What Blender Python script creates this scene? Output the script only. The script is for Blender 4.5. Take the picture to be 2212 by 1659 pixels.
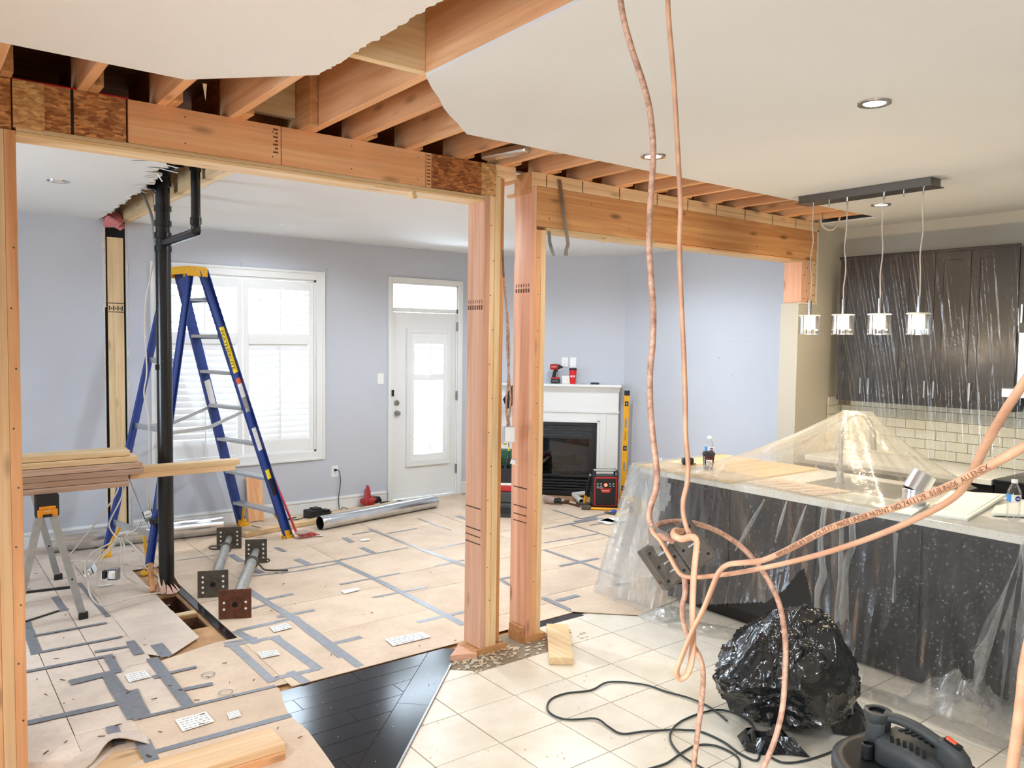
import bpy, bmesh, math, random
from mathutils import Vector, Matrix, noise
random.seed(7)
R_ = math.radians
for o in list(bpy.data.objects):
    bpy.data.objects.remove(o)
SC = bpy.context.scene
COL = SC.collection

# ------------------------------------------------------------------ camera (solved from the photo's vanishing lines)
FPX, CX, CY, CAMH = 1723.48, 1106.0, 829.5, 1.763
YAW, PITCH, ROLL = R_(52.5006), R_(-3.1211), R_(0.76264)
_f = Vector((math.cos(YAW) * math.cos(PITCH), math.sin(YAW) * math.cos(PITCH), math.sin(PITCH)))
_r = Vector((math.sin(YAW), -math.cos(YAW), 0))
_u = _r.cross(_f)
CR = _r * math.cos(ROLL) + _u * math.sin(ROLL)
CU = _u * math.cos(ROLL) - _r * math.sin(ROLL)
CF = _f
CPOS = Vector((0, 0, CAMH))
cam_d = bpy.data.cameras.new('camera')
cam_d.sensor_fit = 'HORIZONTAL'
cam_d.sensor_width = 36
cam_d.lens = FPX / 2212 * 36
cam_d.clip_start = 0.02
cam = bpy.data.objects.new('camera', cam_d)
COL.objects.link(cam)
cam.matrix_world = Matrix(((CR.x, CU.x, -CF.x, 0), (CR.y, CU.y, -CF.y, 0), (CR.z, CU.z, -CF.z, CAMH), (0, 0, 0, 1)))
SC.camera = cam

# ------------------------------------------------------------------ world, sun, exposure
SC.view_settings.view_transform = 'Standard'
SC.view_settings.look = 'None'
SC.view_settings.exposure = 1.02
SC.view_settings.gamma = 1.0
SC.view_settings.use_curve_mapping = False
w = bpy.data.worlds.new('overcast_sky')
SC.world = w
w.use_nodes = True
bgn = w.node_tree.nodes['Background']
bgn.inputs[0].default_value = (0.72, 0.86, 1.0, 1)
bgn.inputs[1].default_value = 15.0
sun_d = bpy.data.lights.new('sun', 'SUN')
sun_d.energy = 30.0
sun_d.angle = R_(0.6)
sun_d.color = (1.0, 0.93, 0.82)
sun = bpy.data.objects.new('sun', sun_d)
COL.objects.link(sun)
sun.location = (4, 12, 9)
sun.rotation_euler = Vector((-0.22, -0.52, -1.0)).to_track_quat('-Z', 'Y').to_euler()
try:
    SC.cycles.max_bounces = 6
    SC.cycles.diffuse_bounces = 4
    SC.cycles.glossy_bounces = 3
    SC.cycles.transparent_max_bounces = 14
    SC.cycles.sample_clamp_indirect = 6.0
    SC.cycles.caustics_reflective = False
    SC.cycles.caustics_refractive = False
except Exception:
    pass

def portal(name, loc, direction, sx, sy):
    d = bpy.data.lights.new(name, 'AREA')
    d.shape = 'RECTANGLE'; d.size = sx; d.size_y = sy
    d.cycles.is_portal = True
    o = bpy.data.objects.new(name, d); COL.objects.link(o)
    o.location = loc
    o.rotation_euler = Vector(direction).to_track_quat('-Z', 'Y').to_euler()
portal('daylight_portal_window', (2.6, 7.66, 1.5), (0, -1, 0), 1.7, 2.0)
portal('daylight_portal_side', (-2.33, 5.3, 1.45), (1, 0, 0), 1.2, 1.45)
portal('daylight_portal_front', (-2.33, .6, 1.45), (1, 0, 0), 1.2, 1.45)
portal('daylight_portal_door', (4.63, 7.66, 1.2), (0, -1, 0), 0.9, 2.6)

# ------------------------------------------------------------------ pixel -> world
def ray(px, py):
    return CF + CR * ((px - CX) / FPX) - CU * ((py - CY) / FPX)
def _on(px, py, i, v):
    d = ray(px, py)
    return CPOS + d * ((v - CPOS[i]) / d[i])
def onx(px, py, v): return _on(px, py, 0, v)
def ony(px, py, v): return _on(px, py, 1, v)
def onz(px, py, v=0.0): return _on(px, py, 2, v)
def dep(px, py, t): return CPOS + ray(px, py) * t
V = Vector

# ------------------------------------------------------------------ mesh builder
def basis(z, up=None):
    z = V(z).normalized()
    up = V(up) if up is not None else (V((0, 0, 1)) if abs(z.z) < 0.95 else V((1, 0, 0)))
    x = up.cross(z)
    if x.length < 1e-6:
        x = V((1, 0, 0)).cross(z)
    x.normalize()
    return x, z.cross(x), z

class MB:
    def __init__(s):
        s.v, s.f, s.m, s.mi = [], [], [], 0
    def add(s, vs, fs):
        b = len(s.v)
        s.v += [tuple(p) for p in vs]
        s.f += [tuple(b + i for i in f) for f in fs]
        s.m += [s.mi] * len(fs)
        return s
    def box(s, x0, x1, y0, y1, z0, z1):
        if x0 > x1: x0, x1 = x1, x0
        if y0 > y1: y0, y1 = y1, y0
        if z0 > z1: z0, z1 = z1, z0
        return s.add([(x0, y0, z0), (x1, y0, z0), (x1, y1, z0), (x0, y1, z0), (x0, y0, z1), (x1, y0, z1), (x1, y1, z1), (x0, y1, z1)],
                     [(0, 3, 2, 1), (4, 5, 6, 7), (0, 1, 5, 4), (1, 2, 6, 5), (2, 3, 7, 6), (3, 0, 4, 7)])
    def obox(s, c, ax, ay, az, hx, hy, hz):
        c, ax, ay, az = V(c), V(ax).normalized(), V(ay).normalized(), V(az).normalized()
        P = [c + ax * (hx * i) + ay * (hy * j) + az * (hz * k) for i, j, k in ((-1, -1, -1), (1, -1, -1), (1, 1, -1), (-1, 1, -1), (-1, -1, 1), (1, -1, 1), (1, 1, 1), (-1, 1, 1))]
        fs = [(0, 3, 2, 1), (4, 5, 6, 7), (0, 1, 5, 4), (1, 2, 6, 5), (2, 3, 7, 6), (3, 0, 4, 7)]
        if ax.cross(ay).dot(az) < 0:
            fs = [tuple(reversed(f)) for f in fs]
        return s.add(P, fs)
    def bar(s, a, b, w, h, up=None):
        """rectangular bar from a to b, w across (along up x dir), h along up"""
        a, b = V(a), V(b)
        x, y, z = basis(b - a, up)
        return s.obox((a + b) / 2, x, y, z, w / 2, h / 2, (b - a).length / 2)
    def prism(s, poly, z0, z1):
        n = len(poly)
        area = sum(poly[i][0] * poly[(i + 1) % n][1] - poly[(i + 1) % n][0] * poly[i][1] for i in range(n))
        if area < 0: poly = list(reversed(poly))
        vs = [(p[0], p[1], z0) for p in poly] + [(p[0], p[1], z1) for p in poly]
        fs = [tuple(reversed(range(n))), tuple(range(n, 2 * n))] + [(i, (i + 1) % n, n + (i + 1) % n, n + i) for i in range(n)]
        return s.add(vs, fs)
    def oprism(s, poly, o, ax, ay, az, h):
        """poly in the plane (ax, ay) at origin o, extruded by h along az"""
        o, ax, ay, az = V(o), V(ax), V(ay), V(az)
        n = len(poly)
        area = sum(poly[i][0] * poly[(i + 1) % n][1] - poly[(i + 1) % n][0] * poly[i][1] for i in range(n))
        flip = (ax.cross(ay).dot(az) * h < 0) != (area < 0)
        if flip: poly = list(reversed(poly))
        vs = [o + ax * p[0] + ay * p[1] for p in poly] + [o + ax * p[0] + ay * p[1] + az * h for p in poly]
        fs = [tuple(reversed(range(n))), tuple(range(n, 2 * n))] + [(i, (i + 1) % n, n + (i + 1) % n, n + i) for i in range(n)]
        return s.add(vs, fs)
    def tube(s, pts, r, n=8, cap=True, flat=1.0, up=None):
        pts = [V(p) for p in pts]
        if not isinstance(r, (list, tuple)): r = [r] * len(pts)
        rings = []
        t0 = (pts[1] - pts[0]).normalized()
        x, y, _ = basis(t0, up)
        for i, p in enumerate(pts):
            t = (pts[min(i + 1, len(pts) - 1)] - pts[max(i - 1, 0)]).normalized()
            x = (x - t * x.dot(t))
            if x.length < 1e-6: x = basis(t)[0]
            x.normalize(); y = t.cross(x)
            rings.append([p + (x * math.cos(2 * math.pi * k / n) + y * (flat * math.sin(2 * math.pi * k / n))) * r[i] for k in range(n)])
        vs = [q for ring in rings for q in ring]
        fs = [(i * n + k, i * n + (k + 1) % n, (i + 1) * n + (k + 1) % n, (i + 1) * n + k) for i in range(len(pts) - 1) for k in range(n)]
        if cap:
            fs += [tuple(reversed(range(n))), tuple(range((len(pts) - 1) * n, len(pts) * n))]
        return s.add(vs, fs)
    def cyl(s, a, b, r, n=16, r2=None, cap=True):
        return s.tube([a, b], [r, r if r2 is None else r2], n, cap)
    def lathe(s, prof, o=(0, 0, 0), ax=(0, 0, 1), n=24, close=False):
        """prof: (radius, height) list along ax"""
        x, y, z = basis(ax)
        o = V(o)
        vs = [o + z * h + (x * math.cos(2 * math.pi * k / n) + y * math.sin(2 * math.pi * k / n)) * r for r, h in prof for k in range(n)]
        m = len(prof)
        fs = [(i * n + k, i * n + (k + 1) % n, (i + 1) * n + (k + 1) % n, (i + 1) * n + k) for i in range(m - 1) for k in range(n)]
        if close:
            fs += [tuple(reversed(range(n))), tuple(range((m - 1) * n, m * n))]
        return s.add(vs, fs)
    def grid(s, fn, nu, nv, keep=None):
        vs = [fn(i / nu, j / nv) for j in range(nv + 1) for i in range(nu + 1)]
        fs = []
        for j in range(nv):
            for i in range(nu):
                if keep is None or keep((i + .5) / nu, (j + .5) / nv):
                    a = j * (nu + 1) + i
                    fs.append((a, a + 1, a + nu + 2, a + nu + 1))
        return s.add(vs, fs)
    def ball(s, c, r, n=12, sx=1, sy=1, sz=1):
        c = V(c)
        m = max(4, n // 2)
        vs, fs = [], []
        for i in range(m + 1):
            t = math.pi * i / m
            for k in range(n):
                a = 2 * math.pi * k / n
                vs.append(c + V((math.sin(t) * math.cos(a) * r * sx, math.sin(t) * math.sin(a) * r * sy, -math.cos(t) * r * sz)))
        for i in range(m):
            for k in range(n):
                fs.append((i * n + k, i * n + (k + 1) % n, (i + 1) * n + (k + 1) % n, (i + 1) * n + k))
        return s.add(vs, fs)
    def build(s, name, mat, parent=None, smooth=None, bevel=0, origin=None, sub=0):
        """smooth: sharp angle in degrees (None = flat). Vertices are given in world space."""
        me = bpy.data.meshes.new(name)
        if origin is None:
            n = max(1, len(s.v))
            origin = V((sum(p[0] for p in s.v) / n, sum(p[1] for p in s.v) / n, min((p[2] for p in s.v), default=0)))
        origin = V(origin)
        me.from_pydata([(p[0] - origin.x, p[1] - origin.y, p[2] - origin.z) for p in s.v], [], s.f)
        mats = mat if isinstance(mat, (list, tuple)) else [mat]
        for m in mats:
            me.materials.append(M[m] if isinstance(m, str) else m)
        if len(mats) > 1:
            me.polygons.foreach_set('material_index', s.m)
        if smooth is not None:
            me.polygons.foreach_set('use_smooth', [True] * len(me.polygons))
            me.set_sharp_from_angle(angle=R_(smooth))
        me.validate()
        o = bpy.data.objects.new(name, me)
        COL.objects.link(o)
        if bevel:
            b = o.modifiers.new('bevel', 'BEVEL')
            b.width = bevel; b.segments = 2; b.limit_method = 'ANGLE'; b.angle_limit = R_(40)
        if sub:
            b = o.modifiers.new('sub', 'SUBSURF'); b.levels = sub; b.render_levels = sub
        if parent is not None:
            o.parent = parent
            o.location = origin - world_loc(parent)
        else:
            o.location = origin
        return o

def world_loc(o):
    p = V((0, 0, 0))
    while o is not None:
        p = p + o.location
        o = o.parent
    return p
def tag(o, label=None, cat=None, group=None, kind=None):
    if label: o['label'] = label
    if cat: o['category'] = cat
    if group: o['group'] = group
    if kind: o['kind'] = kind
    return o
def thing(name, loc, label, cat, group=None, kind=None):
    o = bpy.data.objects.new(name, None)
    o.empty_display_size = 0.1
    COL.objects.link(o)
    o.location = V(loc)
    return tag(o, label, cat, group, kind)
def copy_tree(o, loc=None, parent=None):
    c = o.copy(); COL.objects.link(c)
    if parent is not None: c.parent = parent
    if loc is not None: c.location = V(loc)
    for ch in [k for k in bpy.data.objects if k.parent == o]:
        copy_tree(ch, None, c)
    return c

def smooth_path(pts, per=6):
    """Catmull-Rom through points"""
    pts = [V(p) for p in pts]
    out = []
    for i in range(len(pts) - 1):
        p0, p1, p2, p3 = pts[max(i - 1, 0)], pts[i], pts[i + 1], pts[min(i + 2, len(pts) - 1)]
        for k in range(per):
            t = k / per
            out.append(0.5 * ((2 * p1) + (p2 - p0) * t + (2 * p0 - 5 * p1 + 4 * p2 - p3) * t * t + (3 * p1 - p0 - 3 * p2 + p3) * t ** 3))
    out.append(pts[-1])
    return out

_txt = {}
def text_geo(s, bold=False):
    """letters as flat polygons: verts (x, y) with cap height 1, faces, width"""
    key = s
    if key in _txt: return _txt[key]
    cu = bpy.data.curves.new('lettering', 'FONT')
    cu.body = s; cu.size = 1.0; cu.resolution_u = 2; cu.fill_mode = 'FRONT'
    ob = bpy.data.objects.new('lettering', cu); COL.objects.link(ob)
    dg = bpy.context.evaluated_depsgraph_get(); dg.update()
    me = bpy.data.meshes.new_from_object(ob.evaluated_get(dg))
    vs = [(v.co.x, v.co.y) for v in me.vertices]
    fs = [tuple(p.vertices) for p in me.polygons]
    bpy.data.objects.remove(ob); bpy.data.curves.remove(cu); bpy.data.meshes.remove(me)
    x0 = min(v[0] for v in vs); x1 = max(v[0] for v in vs); h = max(v[1] for v in vs)
    k = 1.0 / h
    vs = [((x - x0) * k, y * k) for x, y in vs]
    _txt[key] = (vs, fs, (x1 - x0) * k)
    return _txt[key]
def put_text(mb, s, o, ax, ay, h, width=None, center=True, lift=0.0):
    """lettering of height h on the plane (ax, ay) at o"""
    vs, fs, wd = text_geo(s)
    ax, ay = V(ax).normalized(), V(ay).normalized()
    kx = h if width is None else width / wd
    off = wd * kx / 2 if center else 0
    n = ax.cross(ay) * lift
    mb.add([V(o) + ax * (x * kx - off) + ay * (y * h - (h / 2 if center else 0)) + n for x, y in vs], fs)
    return mb

# ------------------------------------------------------------------ materials
M = {}
def srgb(r, g, b):
    return tuple(((c / 255) / 12.92 if c / 255 <= 0.04045 else ((c / 255 + 0.055) / 1.055) ** 2.4) for c in (r, g, b)) + (1.0,)
class N:
    """small node-graph helper"""
    def __init__(s, name):
        s.mat = bpy.data.materials.new(name); s.mat.use_nodes = True
        s.t = s.mat.node_tree
        s.b = s.t.nodes['Principled BSDF']; s.out = s.t.nodes['Material Output']
        M[name] = s.mat
    def n(s, typ, **kw):
        nd = s.t.nodes.new(typ)
        for k, v in kw.items():
            if k.startswith('i_'):
                key = k[2:]
                nd.inputs[int(key) if key.isdigit() else key.replace('_', ' ')].default_value = v
            else:
                setattr(nd, k, v)
        return nd
    def l(s, a, ai, b, bi): s.t.links.new(a.outputs[ai], b.inputs[bi])
    def set(s, **kw):
        for k, v in kw.items(): s.b.inputs[k.replace('_', ' ')].default_value = v
        return s
    def coord(s, kind='Object', scale=(1, 1, 1), rnd=True, rot=(0, 0, 0)):
        tc = s.n('ShaderNodeTexCoord'); mp = s.n('ShaderNodeMapping')
        mp.inputs['Scale'].default_value = scale; mp.inputs['Rotation'].default_value = rot
        if rnd:
            oi = s.n('ShaderNodeObjectInfo'); mu = s.n('ShaderNodeVectorMath', operation='SCALE'); mu.inputs['Scale'].default_value = 37.0
            cb = s.n('ShaderNodeCombineXYZ'); s.l(oi, 'Random', cb, 0); s.l(oi, 'Random', cb, 1); s.l(oi, 'Random', cb, 2)
            s.l(cb, 0, mu, 0)
            ad = s.n('ShaderNodeVectorMath', operation='ADD'); s.l(tc, kind, ad, 0); s.l(mu, 0, ad, 1); s.l(ad, 0, mp, 0)
        else:
            s.l(tc, kind, mp, 0)
        return mp
    def noise(s, mp, scale, detail=4, rough=.5, dist=0):
        nd = s.n('ShaderNodeTexNoise'); nd.inputs['Scale'].default_value = scale; nd.inputs['Detail'].default_value = detail
        nd.inputs['Roughness'].default_value = rough; nd.inputs['Distortion'].default_value = dist
        if mp: s.l(mp, 0, nd, 'Vector')
        return nd
    def ramp(s, src, stops, out=0):
        r = s.n('ShaderNodeValToRGB'); e = r.color_ramp.elements
        e[0].position, e[0].color = stops[0]; e[1].position, e[1].color = stops[-1]
        for p, c in stops[1:-1]:
            x = e.new(p); x.color = c
        s.l(src, out, r, 0)
        return r
    def mix(s, fac, a, b, mode='MIX'):
        m = s.n('ShaderNodeMix', data_type='RGBA', blend_type=mode)
        for src, idx in ((fac, 0), (a, 6), (b, 7)):
            if isinstance(src, tuple) and hasattr(src[0], 'outputs'): s.t.links.new(src[0].outputs[src[1]], m.inputs[idx])
            else: m.inputs[idx].default_value = src
        return m
    def bump(s, src, out, strength=.2, dist=.01):
        b = s.n('ShaderNodeBump'); b.inputs['Strength'].default_value = strength; b.inputs['Distance'].default_value = dist
        s.l(src, out, b, 'Height'); s.l(b, 0, s.b, 'Normal')
        return b

def plain(name, col, rough=.5, metal=0.0, var=0.0, scale=20, bump=0.0, spec=None, coat=0.0):
    g = N(name); g.set(Roughness=rough, Metallic=metal)
    g.b.inputs['Base Color'].default_value = col
    if spec is not None: g.b.inputs['Specular IOR Level'].default_value = spec
    if coat: g.b.inputs['Coat Weight'].default_value = coat
    if var or bump:
        mp = g.coord(); nz = g.noise(mp, scale, 5, .6)
        if var:
            d = tuple(max(0, c * (1 - var)) for c in col[:3]) + (1,)
            u = tuple(min(1, c * (1 + var * .6)) for c in col[:3]) + (1,)
            r = g.ramp(nz, [(.3, d), (.7, u)]); g.l(r, 0, g.b, 'Base Color')
        if bump: g.bump(nz, 0, bump, .004)
    return g
def emis(name, col, strength):
    g = N(name); g.b.inputs['Base Color'].default_value = (0, 0, 0, 1)
    g.b.inputs['Emission Color'].default_value = col; g.b.inputs['Emission Strength'].default_value = strength
    return g

def wood(name, axis, light, dark, knot=.5, rough=.65, amp=.5):
    g = N(name)
    sc = [1, 1, 1]
    a = 'xyz'.index(axis)
    big = [14, 14, 14]; big[a] = .7
    mp = g.coord(scale=tuple(big))
    n1 = g.noise(mp, 1.0, 3, .55, 1.4)
    fine = [90, 90, 90]; fine[a] = 2.2
    mp2 = g.coord(scale=tuple(fine)); n2 = g.noise(mp2, 1.0, 3, .6)
    r1 = g.ramp(n1, [(.28, dark), (.5, tuple((l + d) / 2 for l, d in zip(light, dark))), (.66, light)])
    r2 = g.ramp(n2, [(.2, (.72, .68, .64, 1)), (.6, (1, 1, 1, 1))])
    m1 = g.mix(amp, (r1, 0), (r2, 0), 'MULTIPLY')
    kn = [8.5, 8.5, 8.5]; kn[a] = 2.6
    mp3 = g.coord(scale=tuple(kn)); vo = g.n('ShaderNodeTexVoronoi'); g.l(mp3, 0, vo, 'Vector'); vo.inputs['Scale'].default_value = 1.0
    kd = g.ramp(vo, [(.05, (1, 1, 1, 1)), (.10, (.6, .6, .6, 1)), (.17, (0, 0, 0, 1))], 0)
    kf = g.n('ShaderNodeMath', operation='MULTIPLY'); g.l(kd, 0, kf, 0); kf.inputs[1].default_value = knot
    m2 = g.mix((kf, 0), (m1, 2), tuple(c * .22 for c in dark[:3]) + (1,))
    oi = g.n('ShaderNodeObjectInfo'); hv = g.n('ShaderNodeHueSaturation')
    mr = g.n('ShaderNodeMapRange'); g.l(oi, 'Random', mr, 0); mr.inputs[3].default_value = .84; mr.inputs[4].default_value = 1.12
    g.l(mr, 0, hv, 'Value'); g.l(m2, 2, hv, 'Color'); g.l(hv, 0, g.b, 'Base Color')
    g.set(Roughness=rough)
    g.bump(n2, 0, .15, .002)
    return g

FIR_L, FIR_D = srgb(244, 192, 142), srgb(228, 160, 108)
PINK_L, PINK_D = srgb(240, 194, 164), srgb(224, 164, 130)
SPR_L, SPR_D = srgb(248, 216, 172), srgb(234, 190, 140)
PALE_L, PALE_D = srgb(240, 214, 170), srgb(222, 184, 132)
OLD_L, OLD_D = srgb(228, 176, 120), srgb(198, 136, 84)
DRK_L, DRK_D = srgb(120, 82, 56), srgb(84, 54, 36)
for ax in 'xyz':
    wood('fir_' + ax, ax, FIR_L, FIR_D)
    wood('pinkwood_' + ax, ax, PINK_L, PINK_D, .7)
    wood('spruce_' + ax, ax, SPR_L, SPR_D, .5)
    wood('palewood_' + ax, ax, PALE_L, PALE_D, .45)
    wood('oldwood_' + ax, ax, OLD_L, OLD_D, .8)
wood('darkwood_y', 'y', DRK_L, DRK_D, .5)
wood('darkwood_x', 'x', DRK_L, DRK_D, .5)
wood('dustywood_x', 'x', srgb(206, 176, 152), srgb(176, 140, 116), .4)

def osb(name, light, dark):
    g = N(name)
    mp = g.coord(scale=(1, 1, 1)); wn = g.noise(mp, 9, 2, .5)
    vm = g.mix(.035, (mp, 0), (wn, 1), 'ADD')
    v = g.n('ShaderNodeTexVoronoi'); v.inputs['Scale'].default_value = 1.0
    m2 = g.n('ShaderNodeMapping'); m2.inputs['Scale'].default_value = (34, 60, 110); m2.inputs['Rotation'].default_value = (.3, .5, .7)
    g.l(vm, 2, m2, 0); g.l(m2, 0, v, 'Vector')
    sp = g.n('ShaderNodeSeparateColor'); g.l(v, 'Color', sp, 0)
    r = g.ramp(sp, [(.0, dark), (.45, tuple((a + b) / 2 for a, b in zip(light, dark))), (.75, light), (1, tuple(min(1, c * 1.25) for c in light))])
    nz = g.noise(mp, 60, 3); rr = g.ramp(nz, [(.3, (.6, .55, .5, 1)), (.65, (1, 1, 1, 1))])
    m = g.mix(.6, (r, 0), (rr, 0), 'MULTIPLY'); g.l(m, 2, g.b, 'Base Color'); g.set(Roughness=.7)
    g.bump(v, 1, .25, .003)
osb('osb', srgb(214, 150, 92), srgb(150, 88, 46))
osb('osb_pale', srgb(224, 176, 116), srgb(190, 134, 78))
osb('osb_dark', srgb(196, 124, 66), srgb(128, 70, 34))

def paint(name, col, bump=.06, scale=220, rough=.75):
    g = N(name); g.set(Roughness=rough); g.b.inputs['Base Color'].default_value = col
    mp = g.coord(rnd=False); nz = g.noise(mp, scale, 3, .6); lo = g.noise(mp, 1.3, 2)
    r = g.ramp(lo, [(.3, tuple(c * .97 for c in col[:3]) + (1,)), (.7, col)]); g.l(r, 0, g.b, 'Base Color')
    g.bump(nz, 0, bump, .003)
paint('ceiling_paint', srgb(238, 232, 224), .35, 120, .9)
paint('ceiling_smooth', srgb(232, 231, 229), .05, 200, .85)
paint('wall_paint', srgb(203, 205, 212))
paint('wall_kitchen_paint', srgb(190, 184, 170))
paint('trim_white', srgb(240, 239, 235), .01, 60, .4)
paint('mantel_white', srgb(238, 237, 234), .01, 60, .35)
plain('plaster_edge', srgb(226, 218, 208), .9, var=.2, scale=60, bump=.5)
plain('door_white', srgb(236, 235, 232), .4)
plain('shutter_white', srgb(244, 243, 240), .35)
plain('outlet_white', srgb(244, 243, 240), .3)
plain('black_abs', srgb(20, 20, 22), .28, spec=.5)
plain('black_plastic', srgb(24, 24, 25), .45, var=.2, scale=30)
plain('vac_grey', srgb(62, 66, 68), .5, var=.18, scale=25, bump=.1)
plain('vac_dark', srgb(30, 32, 33), .45, var=.2, scale=25)
plain('rubber', srgb(26, 26, 26), .6)
plain('fiberglass_blue', srgb(40, 66, 140), .38, var=.12, scale=40)
plain('ladder_yellow', srgb(240, 178, 28), .4, var=.06)
plain('label_yellow', srgb(250, 218, 40), .4)
plain('label_white', srgb(238, 236, 232), .5, var=.05)
plain('label_orange', srgb(226, 96, 40), .5)
plain('ink', srgb(22, 20, 22), .6)
plain('print_grey', srgb(146, 144, 142), .7)
plain('aluminium', srgb(206, 208, 210), .35, .9, var=.08, scale=30)
plain('zinc', srgb(176, 180, 182), .4, .85, var=.15, scale=14)
plain('galvanised', srgb(226, 228, 230), .24, 1.0, var=.12, scale=9, bump=.05)
plain('steel_pipe', srgb(168, 166, 158), .45, .6, var=.2, scale=20, bump=.1)
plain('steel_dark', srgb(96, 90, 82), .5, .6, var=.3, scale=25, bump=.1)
plain('rust', srgb(104, 62, 42), .7, .3, var=.4, scale=30, bump=.2)
plain('chrome', srgb(220, 220, 222), .12, 1.0)
plain('brushed', srgb(170, 168, 164), .3, 1.0)
plain('canopy_steel', srgb(112, 108, 104), .35, .8)
plain('red_plastic', srgb(186, 34, 34), .4)
plain('red_cup', srgb(226, 28, 36), .4)
plain('red_pole', srgb(186, 30, 40), .35)
plain('bristle_red', srgb(196, 84, 84), .8, var=.2, scale=60)
plain('broom_head', srgb(186, 160, 148), .7, var=.2)
plain('red_bag', srgb(176, 44, 44), .35, var=.3, scale=20)
plain('green_box', srgb(28, 88, 58), .45, var=.1)
plain('charcoal_box', srgb(62, 66, 66), .5, var=.1)
plain('level_yellow', srgb(238, 170, 18), .4, var=.05)
plain('saw_orange', srgb(236, 148, 24), .45, var=.06)
plain('carton_yellow', srgb(244, 206, 40), .5)
plain('carton_red', srgb(206, 40, 30), .5)
plain('pvc_white', srgb(236, 234, 226), .35)
plain('wire_white', srgb(214, 202, 188), .45, var=.08)
plain('wire_grey', srgb(150, 148, 146), .4)
plain('cord_black', srgb(46, 54, 52), .45)
plain('counter_white', srgb(232, 230, 220), .25, var=.04, scale=90)
plain('cabinet_dark', srgb(20, 14, 12), .5, var=.1, scale=8)
plain('cabinet_espresso', srgb(26, 19, 15), .45, var=.12, scale=8)
plain('splash_tile', srgb(226, 222, 204), .15, var=.03)
plain('fire_black', srgb(22, 22, 24), .35)
plain('fire_log', srgb(84, 70, 60), .9, var=.5, scale=20, bump=.4)
plain('coal', srgb(120, 98, 80), .9, var=.6, scale=60, bump=.5)
plain('fabric_black', srgb(30, 34, 40), .85, var=.2, scale=60)
plain('insulation_pink', srgb(214, 130, 130), .95, var=.3, scale=40, bump=.6)
plain('paper_white', srgb(242, 240, 234), .7, var=.03)
plain('coffee_brown', srgb(72, 26, 24), .45)
plain('concrete', srgb(206, 196, 176), .95, var=.3, scale=45, bump=.8)
plain('thinset_grey', srgb(168, 160, 146), .95, var=.5, scale=60, bump=.9)
plain('dust', srgb(232, 206, 172), .95, var=.2, scale=60, bump=.6)
plain('board_white', srgb(236, 236, 226), .5)
plain('orange_switch', srgb(240, 96, 50), .4)
plain('label_blue', srgb(70, 150, 214), .4)
plain('label_navy', srgb(40, 60, 130), .4)
plain('blue_handle', srgb(40, 86, 190), .35)
plain('pink_wrap', srgb(226, 184, 164), .7, var=.15)
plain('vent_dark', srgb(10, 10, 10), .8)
plain('hardwood_dark', srgb(30, 28, 31), .16, var=.35, scale=14, bump=.02, spec=.32)
emis('lamp_glow', (1.0, .97, .92, 1), 30)
emis('pendant_glow', (1.0, .80, .50, 1), 30)
emis('warm_glow', (1.0, .78, .45, 1), 40)
emis('radio_led', (1.0, .08, .05, 1), 3)

def card(name, c0, c1):
    g = N(name); mp = g.coord(); n1 = g.noise(mp, 3.2, 5, .6); n2 = g.noise(mp, 40, 4, .65)
    r1 = g.ramp(n1, [(.3, c1), (.62, c0)])
    r2 = g.ramp(n2, [(.32, (.8, .77, .74, 1)), (.55, (1, 1, 1, 1))])
    m = g.mix(.35, (r1, 0), (r2, 0), 'MULTIPLY')
    oi = g.n('ShaderNodeObjectInfo'); hv = g.n('ShaderNodeHueSaturation'); mr = g.n('ShaderNodeMapRange')
    g.l(oi, 'Random', mr, 0); mr.inputs[3].default_value = .93; mr.inputs[4].default_value = 1.05
    g.l(mr, 0, hv, 'Value'); g.l(m, 2, hv, 'Color'); g.l(hv, 0, g.b, 'Base Color')
    g.set(Roughness=.8); g.bump(n2, 0, .05, .002)
card('cardboard', srgb(228, 204, 178), srgb(210, 184, 158))
card('cardboard_grey', srgb(230, 212, 194), srgb(208, 190, 174))
plain('tape_grey', srgb(146, 146, 150), .45, var=.18, scale=30)
plain('tape_dark', srgb(126, 128, 133), .45, var=.2, scale=30)

def tilemat():
    g = N('floor_tile'); mp = g.coord(); n1 = g.noise(mp, 5, 5, .6); n2 = g.noise(mp, 70, 3, .6)
    r = g.ramp(n1, [(.3, srgb(226, 214, 192)), (.65, srgb(240, 232, 216))])
    r2 = g.ramp(n2, [(.3, (.9, .88, .85, 1)), (.5, (1, 1, 1, 1))]); m = g.mix(.4, (r, 0), (r2, 0), 'MULTIPLY')
    g.l(m, 2, g.b, 'Base Color'); g.set(Roughness=.32)
    g.b.inputs['Specular IOR Level'].default_value = .4
tilemat()
plain('grout', srgb(150, 134, 114), .9, var=.15, scale=60)
plain('subfloor', srgb(196, 152, 108), .85, var=.25, scale=12)

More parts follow.
